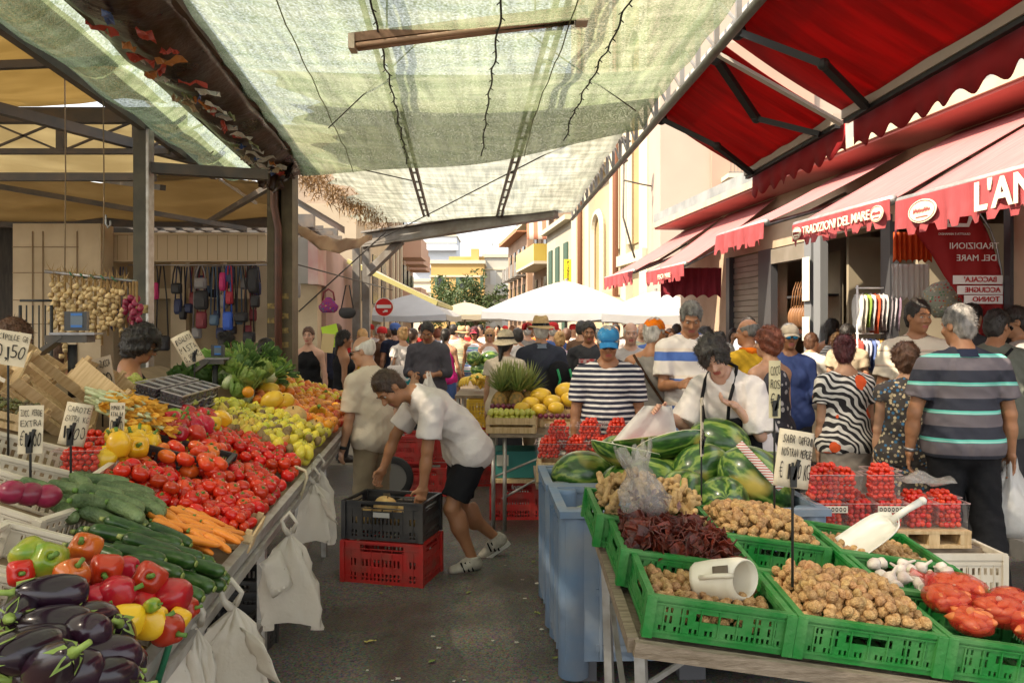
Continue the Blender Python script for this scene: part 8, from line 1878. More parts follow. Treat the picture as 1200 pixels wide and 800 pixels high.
# ================================================================ PEOPLE
def pr(info,nm):
 """where head top, hands and feet land, for checking the pose"""
 out=[]
 for k,q in(("head",info['hc']+info['HR']@V3(0,0,.12)),("L",info['hands'][0][0]+info['hands'][0][1]*.07),("R",info['hands'][1][0]+info['hands'][1][1]*.07)):
  v=wpt(info,q);out.append("%s(%d,%d)z%.2f"%(k,600+F_PX*v.x/v.y,385+F_PX*(CAM_H-v.z)/v.y,v.z))
 print("POSE",nm,*out)
def px_(px,Y):return((px-600)/F_PX*Y,Y)
cl=lambda name,c,c2=None,**k:mat(name,c,.85,c2=c2 or tuple(q*.8 for q in c),scale=6,bump=.9,bscale=13,spec=.15,**k)
whitet=cl("white cotton",(.74,.68,.64));offw=cl("off white linen",(.7,.62,.5),(.6,.51,.39));khaki=cl("khaki cotton",(.3,.235,.15));blackc=cl("black cotton",(.015,.015,.017));charc=cl("charcoal cotton",(.05,.05,.055));greyc=cl("grey cotton",(.24,.22,.2));navyc=cl("navy cotton",(.025,.03,.055));denim=cl("blue denim",(.12,.2,.36),(.22,.3,.44));bluec=cl("blue cotton",(.08,.14,.36));yelc=cl("yellow cotton",(.7,.42,.03));beigec=cl("beige cotton",(.5,.4,.28));pinkc=cl("magenta cotton",(.6,.03,.25));redcl=cl("red cotton",(.5,.03,.03));tealc=cl("teal cotton",(.03,.28,.3));lilac=cl("pale blue shirt cotton",(.5,.56,.68));orangecl=cl("orange cotton",(.8,.18,.01));greenc=cl("green cotton",(.08,.3,.08));brownc=cl("brown cotton",(.14,.08,.05));linen=cl("grey linen",(.34,.29,.24),(.28,.24,.2))
st_navy=stripe_mat("navy white stripes",[(0,(.02,.022,.045)),(.58,(.72,.68,.66))],period=.036);st_blue=stripe_mat("wide blue and white bands",[(0,(.72,.66,.6)),(.52,(.07,.15,.45)),(.62,(.07,.15,.45)),(.86,(.7,.6,.5))],period=.21,offset=.02)
st_polo=stripe_mat("grey navy mint polo stripes",[(0,(.02,.022,.035)),(.42,(.12,.1,.11)),(.43,(.13,.11,.12)),(.87,(.12,.5,.4)),(.9,(.5,.6,.56)),(.92,(.12,.5,.4))],period=.165,offset=.03)
st_wide=stripe_mat("pale blue bands",[(0,(.65,.62,.62)),(.5,(.12,.2,.45)),(.7,(.65,.62,.62)),(.8,(.05,.35,.35))],period=.14)
diag=stripe_mat("cream shirt with thin lines",[(0,(.66,.58,.46)),(.88,(.25,.2,.15)),(.93,(.66,.58,.46)),(.97,(.5,.2,.12))],period=.12)
plaid=stripe_mat("yellow grey check",[(0,(.5,.46,.25)),(.5,(.3,.34,.3)),(.7,(.6,.56,.36)),(.8,(.24,.3,.3))],period=.05)
floral=blot_mat("black and white floral",(.035,.033,.045),[(.5,.48,.46),(.03,.03,.04),(.4,.38,.38)],17,thr=.32);print_blue=blot_mat("small blue ochre print",(.06,.05,.045),[(.5,.42,.28),(.04,.16,.32),(.62,.5,.3),(.05,.045,.05),(.45,.36,.24)],42,thr=.42);print_grey=blot_mat("grey speckled print",(.3,.27,.24),[(.1,.09,.09),(.55,.5,.46)],45,thr=.4)
zeb=mat("zebra and flower print",(.7,.66,.6),.8,bump=.15,scale=60);n,L=nodes_of(zeb);p=n["Principled BSDF"];tc=n.new("ShaderNodeTexCoord")
w1=n.new("ShaderNodeTexWave");w1.inputs["Scale"].default_value=11;w1.inputs["Distortion"].default_value=11;w1.inputs["Detail"].default_value=1.5;w1.inputs["Detail Scale"].default_value=.6;w1.bands_direction='DIAGONAL';L.new(tc.outputs["Object"],w1.inputs[0])
rp=n.new("ShaderNodeValToRGB");rp.color_ramp.interpolation='CONSTANT';rp.color_ramp.elements[0].color=(.02,.018,.02,1);rp.color_ramp.elements[1].position=.5;rp.color_ramp.elements[1].color=(.7,.66,.6,1);L.new(w1.outputs["Fac"],rp.inputs[0])
v1=n.new("ShaderNodeTexVoronoi");v1.inputs["Scale"].default_value=6.5;v1.inputs["Randomness"].default_value=.8;L.new(tc.outputs["Object"],v1.inputs[0]);lt=n.new("ShaderNodeMath");lt.operation='LESS_THAN';lt.inputs[1].default_value=.3;L.new(v1.outputs["Distance"],lt.inputs[0])
mx=n.new("ShaderNodeMix");mx.data_type='RGBA';L.new(lt.outputs[0],mx.inputs["Factor"]);L.new(rp.outputs[0],mx.inputs["A"]);mx.inputs["B"].default_value=(.75,.1,.02,1);L.new(mx.outputs["Result"],p.inputs["Base Color"])
straw_m=mat("straw hat weave",(.6,.42,.2),.8,c2=(.48,.32,.14),scale=40,bump=.5,bscale=120);straw2=mat("pale woven sun hat",(.62,.52,.36),.8,c2=(.52,.42,.27),scale=40,bump=.5);capb=cl("blue cap cotton",(.03,.18,.42),(.05,.25,.5));capo=cl("orange cap cotton",(.85,.2,.005));capw=cl("cream cap cotton",(.66,.56,.42));mirror=mat("blue mirror lens",(.03,.3,.55),.08,metal=.6);darklens=mat("dark lens",(.02,.02,.02),.08)
i1=person("man in a white tee shirt and black shorts bending to lift the black crate",px_(548,5.5),112,1.74,'m','tan',('short','darkbrown'),top=dict(m=whitet,t=.022,lb=.04,hem=.13,sleeve=.75,flare=.02,fold=.007),bot=dict(m=blackc,kind='shorts',frac=.82,t=.02,hemr=.1),shoes=(.5,.46,.38),vox=.0085,hands=True,lean=27,bend=26,head=(0,14,0),armR=((.3,.55,-1),(.1,.35,-1),(.0,.5,-.9)),armL=((-.0,.12,-1),(-.05,.1,-1),(-.1,.2,-1)),legL=((.01,.15,-.35),(.02,.0,-.7)),legR=((.03,.02,-.39),(.05,-.26,-.64)),z0=-.13,foot_pitch=(0,-32),curl=.9,neckfwd=.04)
pr(i1,"bender 465,430 L(497,587) R(428,578)")
for c in[c for c in i1['root'].children if c.name.startswith('shoe')]:
 vs=[v.co for v in c.data.vertices];xm=sum(v.x for v in vs)/len(vs);ym=sum(v.y for v in vs)/len(vs);zm=sum(v.z for v in vs)/len(vs)
 g=MB()
 for k in range(3):g.bar((xm-.048,ym-.03+.03*k,zm-.03),(xm-.034,ym-.005+.03*k,zm+.03),.012,.009)
 g.build("shoe_stripes",blackc,c)
i2=person("elderly balding man in a rumpled beige shirt looking down over the fruit",px_(438,5.95),58,1.55,'m','mid',('bald','white'),top=dict(m=offw,kind='shirt',t=.022,lb=.03,sleeve=.85,flare=.018,hem=.2,fold=.006),bot=dict(m=khaki),shoes=(.2,.14,.08),vox=.0085,hands=True,fat=1.08,bend=8,head=(6,22,0),glasses=darklens,armL=((.12,.06,-1),(.08,.22,-1)),armR=((.12,.1,-1),(.06,.3,-1)))
pr(i2,"elder 425,402 L(430,620)")
g=MB();g.smooth=True;w_,d_,th_,n_=i2['hands'][0];q=w_*i2['S'];M=Vector(d_).to_track_quat('Z','Y').to_matrix();g.lathe([(.03,-.012),(.034,-.01),(.034,.01),(.03,.012)],16,c=tuple(q),M=M);g.build("watch",black,i2['root'])
i3=person("man in a blue cap and navy striped tee shirt looking down at the watermelons",px_(712,5.75),176,1.62,'m','tan',('short','grey'),top=dict(m=st_navy,t=.02,lb=.035,sleeve=.72,hem=.16,neck=.012),bot=dict(m=khaki),vox=.0085,hands=True,fat=1.22,bend=6,head=(10,0,0),hat=('cap',capb),armL=((.14,.05,-1),(.03,.12,-1)),armR=((.16,.05,-1),(.02,.15,-1)),glasses=darklens)
pr(i3,"bluecap 717,392")
i4=person("stallholder with dark curly hair, white tee shirt and black apron reaching out a bag",px_(866,4.9),140,1.64,'f','fair',('curly','black'),top=dict(m=whitet,t=.028,lb=.04,sleeve=.95,flare=.03,hem=.14,fold=.009),bot=dict(m=blackc,kind='skirt',len=.4),vox=.0085,hands=True,fat=1.15,lean=17,bend=12,head=(6,18,8),armR=((.15,.5,-.8),(.1,1,.5),(.1,1,.3)),armL=((.25,.1,-1),(-.6,.6,1.0),(-.6,.7,.3)),curl=.6)
pr(i4,"vendor 820,410 R?(770,480) L(810,470)")
def apron(info,m,z0,z1,wdt):
 S=info['S'];T2=info['T2'];sp=info['sp'];g=MB();g.smooth=True;rr=[]
 for i in range(12):
  t=i/11;row=[]
  for j in range(13):
   a=(j/12-.5)*wdt*(1.0 if t>.3 else .55+1.5*t)
   if t<.5:q=sp+T2@V3(math.sin(a)*.235,math.cos(a)*.225+.0,.2-.5*t)
   else:q=V3(math.sin(a)*.24,math.cos(a)*.215+.02*(1-t),.95-(t-.5)*1.0)
   row.append(Vector(q*S))
  rr.append(row)
 g.sheet(rr,.004);g.build("apron",m,info['root'])
 g=MB();g.smooth=True;nb=info['nb']
 for s_ in(-1,1):g.tube([Vector((sp+T2@V3(s_*.08,.215,.2))*S),Vector((sp+T2@V3(s_*.092,.17,.3))*S),Vector((nb+T2@V3(s_*.098,.06,.005))*S),Vector((nb+T2@V3(s_*.085,-.03,.05))*S),Vector((nb+T2@V3(0,-.095,.04))*S)],.011,6)
 g.build("apron_strap",m,info['root'])
apron(i4,blackc,0,0,2.2)
h=wpt(i4,i4['hands'][1][0]+i4['hands'][1][1]*.06);g=MB();g.smooth=True;T=thing("plastic_bag","thin white plastic bag held open by the stallholder in the apron","bag",h)
g.sheet([[Vector((.02*(j-4)*(1+i*.22)-.012*i,-.01+.014*math.sin(j*1.8+i*.5),.02-.034*i)) for j in range(9)] for i in range(9)],.004);g.build("bag_film",bag_pl,T)
i5=person("man in an orange cap and sleeveless grey vest seen from behind",px_(765,6.6),-28,1.68,'m','tan',('short','grey'),top=dict(m=greyc,kind='tank',t=.02,lb=.03,hem=.16),bot=dict(m=charc),vox=.009,fat=1.15,hat=('cap',capo),armR=((.2,-.02,-1),(.05,.2,-1)),head=(5,-22,0))
pr(i5,"orange 762,375")
def strap(info,m,a,b,off=.016,name="shoulder_strap"):
 """band round the back from one shoulder to the other hip"""
 S=info['S'];T2,sp=info['T2'],info['sp'];P=[]
 for k in range(9):
  t=k/8;x=a[0]+(b[0]-a[0])*t;z=a[1]+(b[1]-a[1])*t;y=-math.sqrt(max(.001,1-(x/.25)**2))*(.135+off);P.append(Vector((sp+T2@V3(x,y,z))*S))
 g=MB();g.smooth=True;g.tube(P,.011,6);g.build(name,m,info['root'])
strap(i5,cl("brown strap leather",(.06,.03,.015)),(-.12,.36),(.15,-.05),.03)
i6=person("tall man with grey hair in a blue and white striped polo looking down",px_(808,6.5),188,1.83,'m','tan',('short','saltpepper'),top=dict(m=st_blue,kind='polo',collar=whitet,t=.02,lb=.035,sleeve=.75,hem=.16,flare=.02),bot=dict(m=denim),vox=.009,fat=1.12,head=(28,-14,0),armR=((.12,.2,-1),(-.2,.9,.1)),armL=((.1,.25,-1),(-.1,.9,.25)),hands=True)
pr(i6,"bluepolo 805,357")
i7=person("woman with short dark red hair in a sleeveless grey and black flowered dress",px_(902,6.1),28,1.6,'f','mid',('curly','auburn'),top=dict(m=floral,kind='tank',t=.014,lb=.03,hem=.1),bot=dict(m=floral,kind='skirt',len=.42),vox=.009,fat=1.12,head=(0,30,0),armL=((.12,.3,-1),(-.2,.9,.2)),armR=((.14,.05,-1),(.0,.5,-.8)))
pr(i7,"floral 897,400")
i8=person("woman in a cream cap and blue mirrored sunglasses with a denim shirt",px_(925,7.0),172,1.64,'f','tan',('short','grey'),top=dict(m=cl("indigo shirt cotton",(.06,.09,.24)),kind='shirt',t=.018,sleeve=1.5,hem=.2),bot=dict(m=charc),vox=.009,hat=('cap',capw),glasses=mirror,armL=((.12,.2,-1),(.0,.8,.0)),armR=((.12,.1,-1),(.0,.4,-1)))
pr(i8,"mirror 918,385")
i9=person("woman with pinned up burgundy hair in a zebra and orange flower top",px_(990,5.65),4,1.55,'f','mid',('bun','burgundy'),top=dict(m=zeb,t=.016,lb=.03,sleeve=.55,hem=.08,neck=.03),bot=dict(m=linen,kind='skirt',len=.42,sw=.17,waist=.06),vox=.0085,fat=1.18,head=(0,-24,0),hands=True,armL=((.1,-.05,-1),(.02,.15,-1)),armR=((.12,.0,-1),(.06,.3,-1)))
pr(i9,"zebra 995,400")
i10=person("shorter woman with brown curls in a small blue and ochre print dress",px_(1062,5.35),-4,1.5,'f','mid',('curly','brown'),top=dict(m=print_blue,t=.018,lb=.035,sleeve=.25,hem=.1),bot=dict(m=print_blue,kind='skirt',len=.4,sw=.18),vox=.0085,fat=1.2,hands=True,armL=((.14,.0,-1),(.02,.1,-1)),armR=((.12,.2,-1),(.1,.4,-1)))
pr(i10,"print 1055,405")
i11=person("grey haired man in a navy and mint striped polo walking away",px_(1128,4.87),-6,1.74,'m','tan',('short','ashgrey'),top=dict(m=st_polo,kind='polo',collar=navyc,t=.022,lb=.036,sleeve=.68,hem=.08,flare=.02),bot=dict(m=blackc,cuff=.085,t=.02),shoes=(.02,.02,.02),vox=.008,hands=True,fat=1.22,head=(8,26,0),armL=((.28,.02,-1),(.04,.2,-1)),armR=((.24,-.02,-1),(.08,.12,-1)),legL=((.0,.02,-.42),(.0,.05,-.82)),legR=((.04,-.02,-.42),(.05,-.12,-.81)))
pr(i11,"polo 1118,362 L(705+,..) feet 697")
g=MB();g.smooth=True;w_,d_,th_,n_=i11['hands'][0];q=(w_-d_*.02)*i11['S'];M=Vector(d_).to_track_quat('Z','Y').to_matrix();g.lathe([(.034,-.01),(.037,-.008),(.037,.008),(.034,.01)],16,c=tuple(q),M=M);g.build("watch",steel,i11['root'])
h=wpt(i11,i11['hands'][1][0]+i11['hands'][1][1]*.08)
T=thing("shopping_bag","full white carrier bag hanging from the hand of the man in the striped polo","bag",h+Vector((0,0,-.42)))
g=MB();g.smooth=True;g.lathe([(0,0),(.1,.01),(.13,.06),(.125,.2),(.07,.31),(.04,.36),(.03,.42)],24,fn=lambda q,a:Vector((q.x,q.y*.7,q.z))*(1+.1*math.sin(a*4+q.z*9)+.05*math.sin(a*9)));g.build("bag_film",mat("white bag plastic",(.72,.7,.66),.3,transl=.3,bump=.6,bscale=22),T)
g=MB();g.smooth=True;g.tube([(.0,0,.38),(.02,.0,.43),(.0,0,.46),(-.02,0,.42)],.008,6);g.build("handle",bag_pl,T)
i12=person("dark haired man in a cream shirt standing before the clothes rack",px_(1074,6.3),158,1.82,'m','tan',('short','black'),top=dict(m=diag,kind='polo',collar=offw,t=.02,lb=.035,sleeve=.7,hem=.14),bot=dict(m=denim),vox=.009,head=(4,32,0),armL=((.2,.0,-1),(.0,.3,-1)),fat=1.08)
pr(i12,"cream 1080,345")
i13=person("man in a grey green tee shirt with a dark bag strap across his back",px_(1166,6.0),-35,1.74,'m','tan',('short','black'),top=dict(m=cl("grey green cotton",(.16,.17,.14)),t=.02,lb=.035,sleeve=.75),bot=dict(m=charc),vox=.009,fat=1.12,head=(8,-30,0),glasses=darklens,armR=((.16,.1,-1),(.0,.4,-1)))
pr(i13,"greygreen 1165,352");strap(i13,blackc,(.12,.38),(-.16,.0),.035)
i14=person("man with short black hair behind the grey haired man, beside the red flag",px_(1137,6.9),-60,1.82,'m','olive',('short','black'),top=dict(m=charc,t=.02),bot=dict(m=charc),vox=.01)
i15=person("man in glasses and a pale grey tee shirt at the right edge",px_(1196,6.6),60,1.78,'m','olive',('short','black'),top=dict(m=cl("pale grey cotton",(.4,.38,.36)),t=.02,sleeve=.7),bot=dict(m=denim),vox=.01,glasses=darklens,head=(10,10,0))
i16=person("grey haired woman in glasses and a speckled blouse behind the stallholder",px_(850,7.4),62,1.46,'f','fair',('bob','grey'),top=dict(m=print_grey,t=.016,sleeve=.8),bot=dict(m=charc),vox=.01,glasses=darklens,head=(0,18,0))
i17=person("balding man in a yellow tee shirt with an orange red scarf",px_(878,7.0),25,1.68,'m','tan',('bald','saltpepper'),top=dict(m=yelc,t=.022,lb=.03,sleeve=.75),bot=dict(m=khaki),vox=.01,head=(0,34,0),fat=1.1,armL=((.12,.1,-1),(.0,.6,-.8)))
g=MB();g.smooth=True;nbv=i17['nb']*i17['S'];g.lathe([(.085,-.02),(.1,.0),(.09,.03),(.07,.035)],18,c=tuple(nbv),fn=lambda q,a:q*(1+.07*math.sin(a*5)) if q.length<.2 else q);g.build("scarf",orangecl,i17['root'])
i18=person("man in a straw hat and dark tee shirt carrying a black backpack, seen from behind",px_(634,8.3),8,1.7,'m','mid',('short','white'),top=dict(m=cl("dark blue grey cotton",(.05,.055,.075)),t=.022,sleeve=.7,kind='polo',collar=cl("blue grey cotton",(.2,.24,.3))),bot=dict(m=khaki),vox=.01,hat=('straw',straw_m,blackc),fat=1.1)
q=wpt(i18,V3(.16,-.2,1.12));T=thing("backpack","black backpack with green zips slung from the straw hatted man's shoulder","backpack",q,R(20))
g=MB();g.smooth=True;g.ball((0,0,0),(.15,.1,.2),18,14);g.v=[(max(-.13,min(.13,v[0])),v[1],max(-.18,v[2])) for v in g.v];g.build("pack_body",blackc,T)
for s_ in(-.06,.07):g=MB();g.smooth=True;g.tube([(s_,-.09,.12),(s_+.02,-.112,.02),(s_-.01,-.1,-.1)],.012,6);g.build("green_zip",mat("green trim",(.02,.35,.12),.5),T)
i19=person("woman in a wide woven sun hat and cream top with a long black ponytail",px_(592,8.1),-12,1.56,'f','mid',('pony','black'),top=dict(m=cl("cream top cotton",(.62,.53,.42)),t=.022,sleeve=.4,hem=.16),bot=dict(m=charc,kind='skirt'),vox=.01,hat=('sun',straw2,blackc),head=(0,-20,0))
pr(i19,"sunhat 592,400")
i20=person("woman in a black camisole and denim skirt walking towards the camera",px_(362,10.3),176,1.62,'f','fair',('short','brown'),top=dict(m=blackc,kind='tank',t=.01,hem=.02,neck=.02),bot=dict(m=denim,kind='skirt',len=.45,sw=.14),vox=.0095,head=(0,4,0),armR=((.3,.0,-1),(.2,.1,-1)),armL=((.25,.1,-1),(.1,.1,-1)))
i21=person("woman with a black ponytail and fringe in a dark sleeveless top, in profile",px_(402,9.8),-70,1.58,'f','tan',('pony','black'),top=dict(m=blackc,kind='tank',t=.014),bot=dict(m=charc),vox=.0095)
i22=person("smiling man in a dark grey shirt looking into two plastic bags",px_(502,10.0),170,1.7,'m','tan',('short','black'),top=dict(m=cl("slate shirt cotton",(.09,.085,.1)),kind='shirt',t=.024,lb=.04,sleeve=1.5,hem=.2),bot=dict(m=charc),vox=.0095,fat=1.18,head=(30,8,0),armL=((.2,.1,-1),(-.6,1,-.1)),armR=((.2,.1,-1),(-.6,1,-.15)),curl=.9)
pr(i22,"bags 495,380")
for k,(sx,m,lb) in enumerate(((-.04,mat("bag with oranges film",(.7,.42,.25),.3,transl=.3,bump=.5),"plastic bag tinted by the oranges in it, hanging from the grey shirted man's hands"),(.12,bag_pl,"clear white plastic bag hanging beside the one with oranges"))):
 h=wpt(i22,i22['hands'][1-k][0]+i22['hands'][1-k][1]*.07);T=thing("plastic_bag",lb,"bag",(h.x,h.y-.02,h.z-.38));g=MB();g.smooth=True
 g.lathe([(0,0),(.1,.01),(.14,.06),(.12,.16),(.06,.27),(.03,.36),(.02,.4)],20,fn=lambda q,a:Vector((q.x,q.y*.6,q.z))*(1+.1*math.sin(a*4+q.z*8)));g.build("bag_film",m,T)
i23=person("man in a checked short sleeved shirt, grey shorts and straw hat walking away",px_(541,15.2),3,1.62,'m','mid',('short','grey'),top=dict(m=plaid,t=.022,lb=.035,sleeve=.8,hem=.12),bot=dict(m=greyc,kind='shorts'),vox=.013,hat=('straw',straw_m,brownc),fat=1.1)
i24=person("woman in a white tee shirt with a white shoulder bag and teal skirt",px_(472,12.2),40,1.62,'f','mid',('bun','blonde'),top=dict(m=whitet,sleeve=.4),bot=dict(m=tealc,kind='skirt',len=.5),vox=.012,armR=((.1,.2,-1),(.2,.3,-1)))
q=wpt(i24,V3(-.2,-.1,1.0));g=MB();g.smooth=True;T=thing("tote_bag","large white tote bag on the shoulder of the woman in the teal skirt","bag",q);g.ball((0,0,0),(.15,.05,.2),14,10);g.v=[(v[0],v[1],max(-.17,min(.14,v[2]))) for v in g.v];g.build("bag_body",whitet,T);g=MB();g.smooth=True;g.tube([(-.08,0,.12),(.02,.05,.42),(.08,0,.12)],.012,6);g.build("strap",whitet,T)
i25=person("blonde woman in sunglasses and a white vest top facing the camera",px_(574,13.5),178,1.6,'f','mid',('long','blonde'),top=dict(m=whitet,kind='tank'),bot=dict(m=denim),vox=.0118,glasses=darklens)
i26=person("woman with a pink red headscarf and blue striped vest top facing the camera",px_(556,15),176,1.62,'f','tan',('bob','burgundy'),top=dict(m=st_wide,kind='tank'),bot=dict(m=denim),vox=.0118,glasses=darklens,hat=('cap',cl("pink scarf cotton",(.6,.08,.12))))
i27=person("man in a black tee shirt with a red and white print looking to his side",px_(690,9.2),168,1.68,'m','tan',('short','black'),top=dict(m=charc,sleeve=.7),bot=dict(m=denim),vox=.0095,head=(10,10,0),fat=1.08)
g=MB();S_=i27['S']
for a,b,c_,d in((-.1,.1,1.3,.05),(-.12,.12,1.22,.07),(-.09,.09,1.13,.05)):g.box(((a+b)/2*S_,.158*S_,c_*S_),((b-a)*S_,.006,d*S_))
g.build("chest_print",mat("red white print",(.55,.05,.05),.8,c2=(.65,.6,.58),scale=30),i27['root'])
i28=person("bald man with a white beard in a pale shirt behind the orange capped man",px_(739,8.3),176,1.66,'m','fair',('bald','white'),top=dict(m=cl("pale checked cotton",(.55,.5,.48)),kind='shirt',sleeve=.8),bot=dict(m=khaki),vox=.0095)
i29=person("woman with a blonde bun and a blue and white flowered blouse",px_(656,10.5),15,1.56,'f','mid',('bun','blonde'),top=dict(m=blot_mat("blue white flowers",(.6,.58,.6),[(.1,.1,.3),(.5,.2,.3)],24),sleeve=.5),bot=dict(m=charc),vox=.012)
i30=person("man in a pale blue shirt leaning by the closed roller shutter",px_(886,11.0),20,1.78,'m','olive',('short','black'),top=dict(m=lilac,kind='shirt',t=.026,lb=.045,sleeve=1.6,hem=.2),bot=dict(m=charc),vox=.012,lean=12)
i31=person("child in a loose cream shirt with hands raised to the face",px_(950,8.6),-60,1.42,'m','mid',('short','brown'),top=dict(m=cl("cream gauze cotton",(.6,.56,.5)),t=.03,lb=.06,sleeve=1.6,hem=.3),bot=dict(m=beigec),vox=.0105,armR=((.1,.4,-.9),(-.2,.7,1)),armL=((.1,.4,-.9),(-.2,.7,1)),z0=.13)
i32=person("woman with a black ponytail and thin striped top in the shop doorway",px_(975,9.4),-30,1.58,'f','tan',('pony','black'),top=dict(m=stripe_mat("thin grey stripes",[(0,(.6,.58,.55)),(.6,(.12,.12,.12))],period=.03),kind='tank'),bot=dict(m=charc),vox=.0105,z0=.13,head=(0,-30,0))
i33=person("woman in a beige top with short black hair in front of the doorway",px_(993,8.3),-25,1.52,'f','mid',('short','black'),top=dict(m=beigec,sleeve=.5),bot=dict(m=blackc),vox=.0105,z0=.13,head=(0,-30,0))
i34=person("boy with light brown hair beside the woman in beige",px_(981,8.8),-10,1.42,'m','fair',('short','blonde'),top=dict(m=navyc,sleeve=.5),bot=dict(m=charc),vox=.0105,z0=.13)
i35=person("woman with long black hair passing left of the roller shutter",px_(826,9.0),-50,1.62,'f','mid',('long','black'),top=dict(m=whitet,sleeve=.4),bot=dict(m=charc),vox=.0105)
i36=person("woman with a dark bun and bare shoulders left of the roller shutter",px_(842,8.6),10,1.56,'f','mid',('bun','black'),top=dict(m=navyc,kind='tank'),bot=dict(m=charc),vox=.0105)
i37=person("stallholder with dark curly hair and a black vest top behind the left stall",px_(140,5.3),-58,1.62,'f','tan',('afro','black'),top=dict(m=blackc,kind='tank',t=.012),bot=dict(m=charc),vox=.009,head=(14,-20,0),armR=((.2,.5,-.8),(.0,1,-.2)),lean=8,hands=True)
i38=person("woman in a cream dress at the left edge of the photo",px_(4,4.6),-25,1.66,'f','tan',('long','brown'),top=dict(m=cl("cream lace cotton",(.66,.58,.48)),kind='tee',sleeve=.5),bot=dict(m=cl("cream lace cotton",(.66,.58,.48)),kind='skirt',len=.4),vox=.009,head=(18,-30,0),glasses=darklens)
i39=person("person in a green vest top behind the wire trolley",px_(70,6.6),10,1.5,'f','tan',('short','brown'),top=dict(m=greenc,kind='tank'),bot=dict(m=charc),vox=.0105)
i40=person("man with black hair and beard behind the far end of the stall",px_(311,8.2),-60,1.5,'m','tan',('short','black'),top=dict(m=brownc),bot=dict(m=charc),vox=.011)
i41=person("woman in a navy top with pinned up dark hair among the hanging bags",px_(265,8.6),-30,1.56,'f','mid',('bun','black'),top=dict(m=navyc,sleeve=.3),bot=dict(m=charc),vox=.011)
i42=person("man with dark hair and brown skin in the crowd between the parasols",px_(768,9.3),10,1.7,'m','mid',('short','black'),top=dict(m=bluec),bot=dict(m=denim),vox=.011)
cols=dict(red=redcl,white=whitet,black=blackc,navy=navyc,teal=tealc,magenta=pinkc,yellow=yelc,beige=beigec,grey=greyc,blue=bluec,green=greenc,orange=orangecl,brown=brownc,lilac=lilac,striped=st_wide,checked=plaid)
protos=[]
for k,(sx,hr,kd,fc) in enumerate((('m',('short','black'),'tee',0),('f',('pony','brown'),'tank',0),('m',('bald','grey'),'shirt',0),('f',('bob','darkbrown'),'tee',0),('f',('long','blonde'),'tank',0),('m',('short','grey'),'tee',0))):
 protos.append((person("prototype of a far walker",(0,0),0,1.68 if sx=='m' else 1.6,sx,'mid',hr,top=dict(m=greyc,kind=kd),bot=dict(m=charc,kind='trousers' if k%2==0 else 'shorts' if k==1 else 'skirt'),vox=.017,armR=((.2,.1,-1),(.05,.4+.2*(k%3),-1)))['root'],hr[1]))
used=set()
def walker(k,px,Y,face,topc,hairc='black',sc_=1.0,botc='black',tone='mid',hat=None,extra=""):
 src,h0=protos[k]
 if k in used:o=copy_tree(src)
 else:o=src;used.add(k)
 o.location=(*px_(px,Y),0);o.rotation_euler=(0,0,R(face));o.scale=(sc_,)*3
 for c in o.children:
  if not hasattr(c.data,'materials') or c.type!='MESH':continue
  nm=c.name.split('.')[0];m=None
  if nm in('tee_shirt','tank_top','shirt'):m=cols[topc]
  elif nm in('trousers','shorts','skirt'):m=cols[botc]
  elif nm=='hair':m=hair_m(hairc)
  elif nm=='body':m=skin(tone)
  if m:c.material_slots[0].link='OBJECT';c.material_slots[0].material=m
  for c2 in c.children:
   if m and c2.type=='MESH':c2.material_slots[0].link='OBJECT';c2.material_slots[0].material=m
 wear="%s %s"%(topc,["tee shirt","vest top","shirt","tee shirt","vest top","tee shirt"][k]);nm_={'m':'man','f':'woman'}['mfmffm'[k]]
 hd={"saltpepper":"greying"}.get(hairc,hairc)
 lb="distant %s with %s hair in a %s %s"%(nm_,hd,wear,extra or("facing the camera" if abs(face)>120 else "walking away"))
 tag(o,lb,"person","people further down the street")
 if hat:
  g=MB();g.smooth=True;z=(1.66 if 'mfmffm'[k]=='m' else 1.59);g.lathe([(.13 if hat=='hat' else .1,-.02),(.1,0),(.095,.06),(.06,.1),(0,.11)],18,c=(0,.01,z-.06 if hat!='hat' else z-.05));g.build("hat",cols[extra.split()[2]] if False else(straw_m if hat=='hat' else cols[hat]),o)
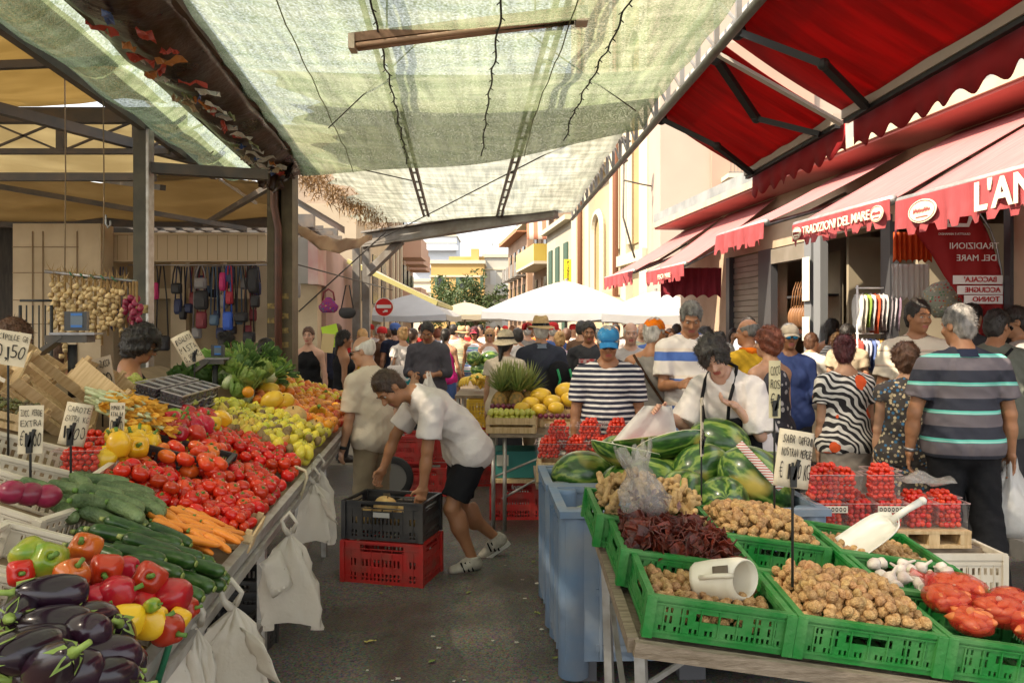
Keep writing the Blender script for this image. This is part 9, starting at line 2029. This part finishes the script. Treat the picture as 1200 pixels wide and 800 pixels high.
W=[(0,443,17,0,'white','grey'),(5,448,15,170,'brown','black',.96,'black','olive','red',"and a red cap"),(0,463,14.5,10,'navy','black',1,'grey','mid','blue',"and a blue cap"),(1,484,13.5,-30,'magenta','darkbrown'),(3,455,20,20,'grey','brown'),(1,522,12.6,-20,'magenta','black',1,'blue','mid',None,"walking right"),(0,531,15.5,-10,'lilac','black'),(0,563,18,150,'white','black'),(3,607,12.5,30,'white','black'),(5,618,14,0,'grey','grey',1,'beige','mid','beige',"and a beige cap"),(5,648,13,10,'blue','grey'),(2,600,19,175,'lilac','grey'),(4,588,22,180,'red','blonde'),(0,583,20,170,'grey','black'),(3,577,24,0,'orange','brown'),(2,548,21,180,'red','white'),(0,557,26,0,'teal','black'),(4,540,23,180,'yellow','blonde'),(3,512,18,10,'lilac','auburn'),(1,505,22,170,'white','black'),(5,496,17,-20,'red','grey',1,'black','tan','red',"under a red hat"),(2,516,25,160,'checked','grey'),(0,525,28,0,'beige','black'),(4,535,30,170,'magenta','brown'),(3,567,29,0,'beige','black'),(5,592,27,180,'green','saltpepper'),(1,610,24,10,'teal','brown'),(2,622,21,180,'white','white'),(0,630,17,-30,'orange','black',1,'grey','olive'),(4,640,20,170,'striped','auburn'),(3,664,15,60,'yellow','brown'),(5,672,18,180,'white','white'),(0,681,12,-40,'brown','black',1.02,'black','olive'),(1,700,14,40,'orange','black',1,'grey','olive'),(3,712,12.5,-60,'beige','darkbrown',1,'grey','mid'),(0,722,15,170,'white','black'),(2,752,13,180,'checked','white'),(4,785,12,-170,'striped','brown'),(0,793,14,20,'red','black'),(3,860,12.5,170,'teal','black'),(1,425,13,60,'yellow','blonde'),(5,434,19,180,'white','saltpepper'),(0,395,14,-20,'red','brown'),(3,380,13.2,30,'navy','darkbrown'),(2,470,24,0,'green','grey'),(1,480,28,180,'striped','auburn'),(0,492,32,10,'white','black'),(4,550,34,175,'blue','blonde'),(5,572,36,0,'yellow','grey'),(3,604,33,180,'magenta','auburn'),(2,586,38,10,'orange','white'),(0,530,38,170,'lilac','darkbrown'),(4,618,30,0,'striped','darkbrown'),(1,655,26,170,'white','auburn'),(3,690,22,0,'red','darkbrown'),(0,708,24,180,'lilac','brown'),(5,735,20,20,'beige','white'),(2,640,28,160,'red','grey')]
for a in W:walker(*a)
# ================================================================ SMALL DETAILS
r_=random.Random(77);scrap=mat("paper scrap",(.6,.56,.48),.7)
for k in range(46):
 px,py=r_.uniform(360,640),r_.uniform(560,800);Y=1520/(py-385);x_=(px-600)/950*Y
 if not(-.7<x_<.2):continue
 g=MB();s_=r_.uniform(.004,.012);g.sheet([[(x_+s_*(i-1)*r_.uniform(.6,1.4),Y+s_*(j-1)*r_.uniform(.6,1.6),.003+r_.uniform(0,.004)) for i in range(3)] for j in range(3)],.0015)
 tag(g.build("paper_scrap",scrap),"tiny pale scrap of paper trodden on the asphalt of the aisle","litter","paper scraps on the ground")
gl=mat("crushed leaf",(.12,.2,.04),.6,c2=(.3,.28,.08),scale=20)
for k in range(22):
 px,py=r_.uniform(350,650),r_.uniform(540,790);Y=1520/(py-385);x_=(px-600)/950*Y
 if not(-.85<x_<.25):continue
 g=MB();leafsheet(g,Vector((x_,Y,.006)),Vector((r_.uniform(-1,1),r_.uniform(-1,1),0)),Vector((0,0,1)),r_.uniform(.02,.05),r_.uniform(.006,.014),.05,r_);tag(g.build("leaf_scrap",gl),"small crushed leaf trodden on the asphalt of the aisle","litter","crushed leaves on the ground")
Y=1520/(753-385);g=MB();leafsheet(g,Vector(((427-600)/950*Y,Y,.006)),Vector((1,.1,.0)),Vector((0,0,1)),.06,.012,.1,random.Random(2));tag(g.build("fallen_leaf",mat("yellowed leaf",(.5,.42,.12),.6)),"single yellowed leaf lying in the middle of the aisle","leaf")
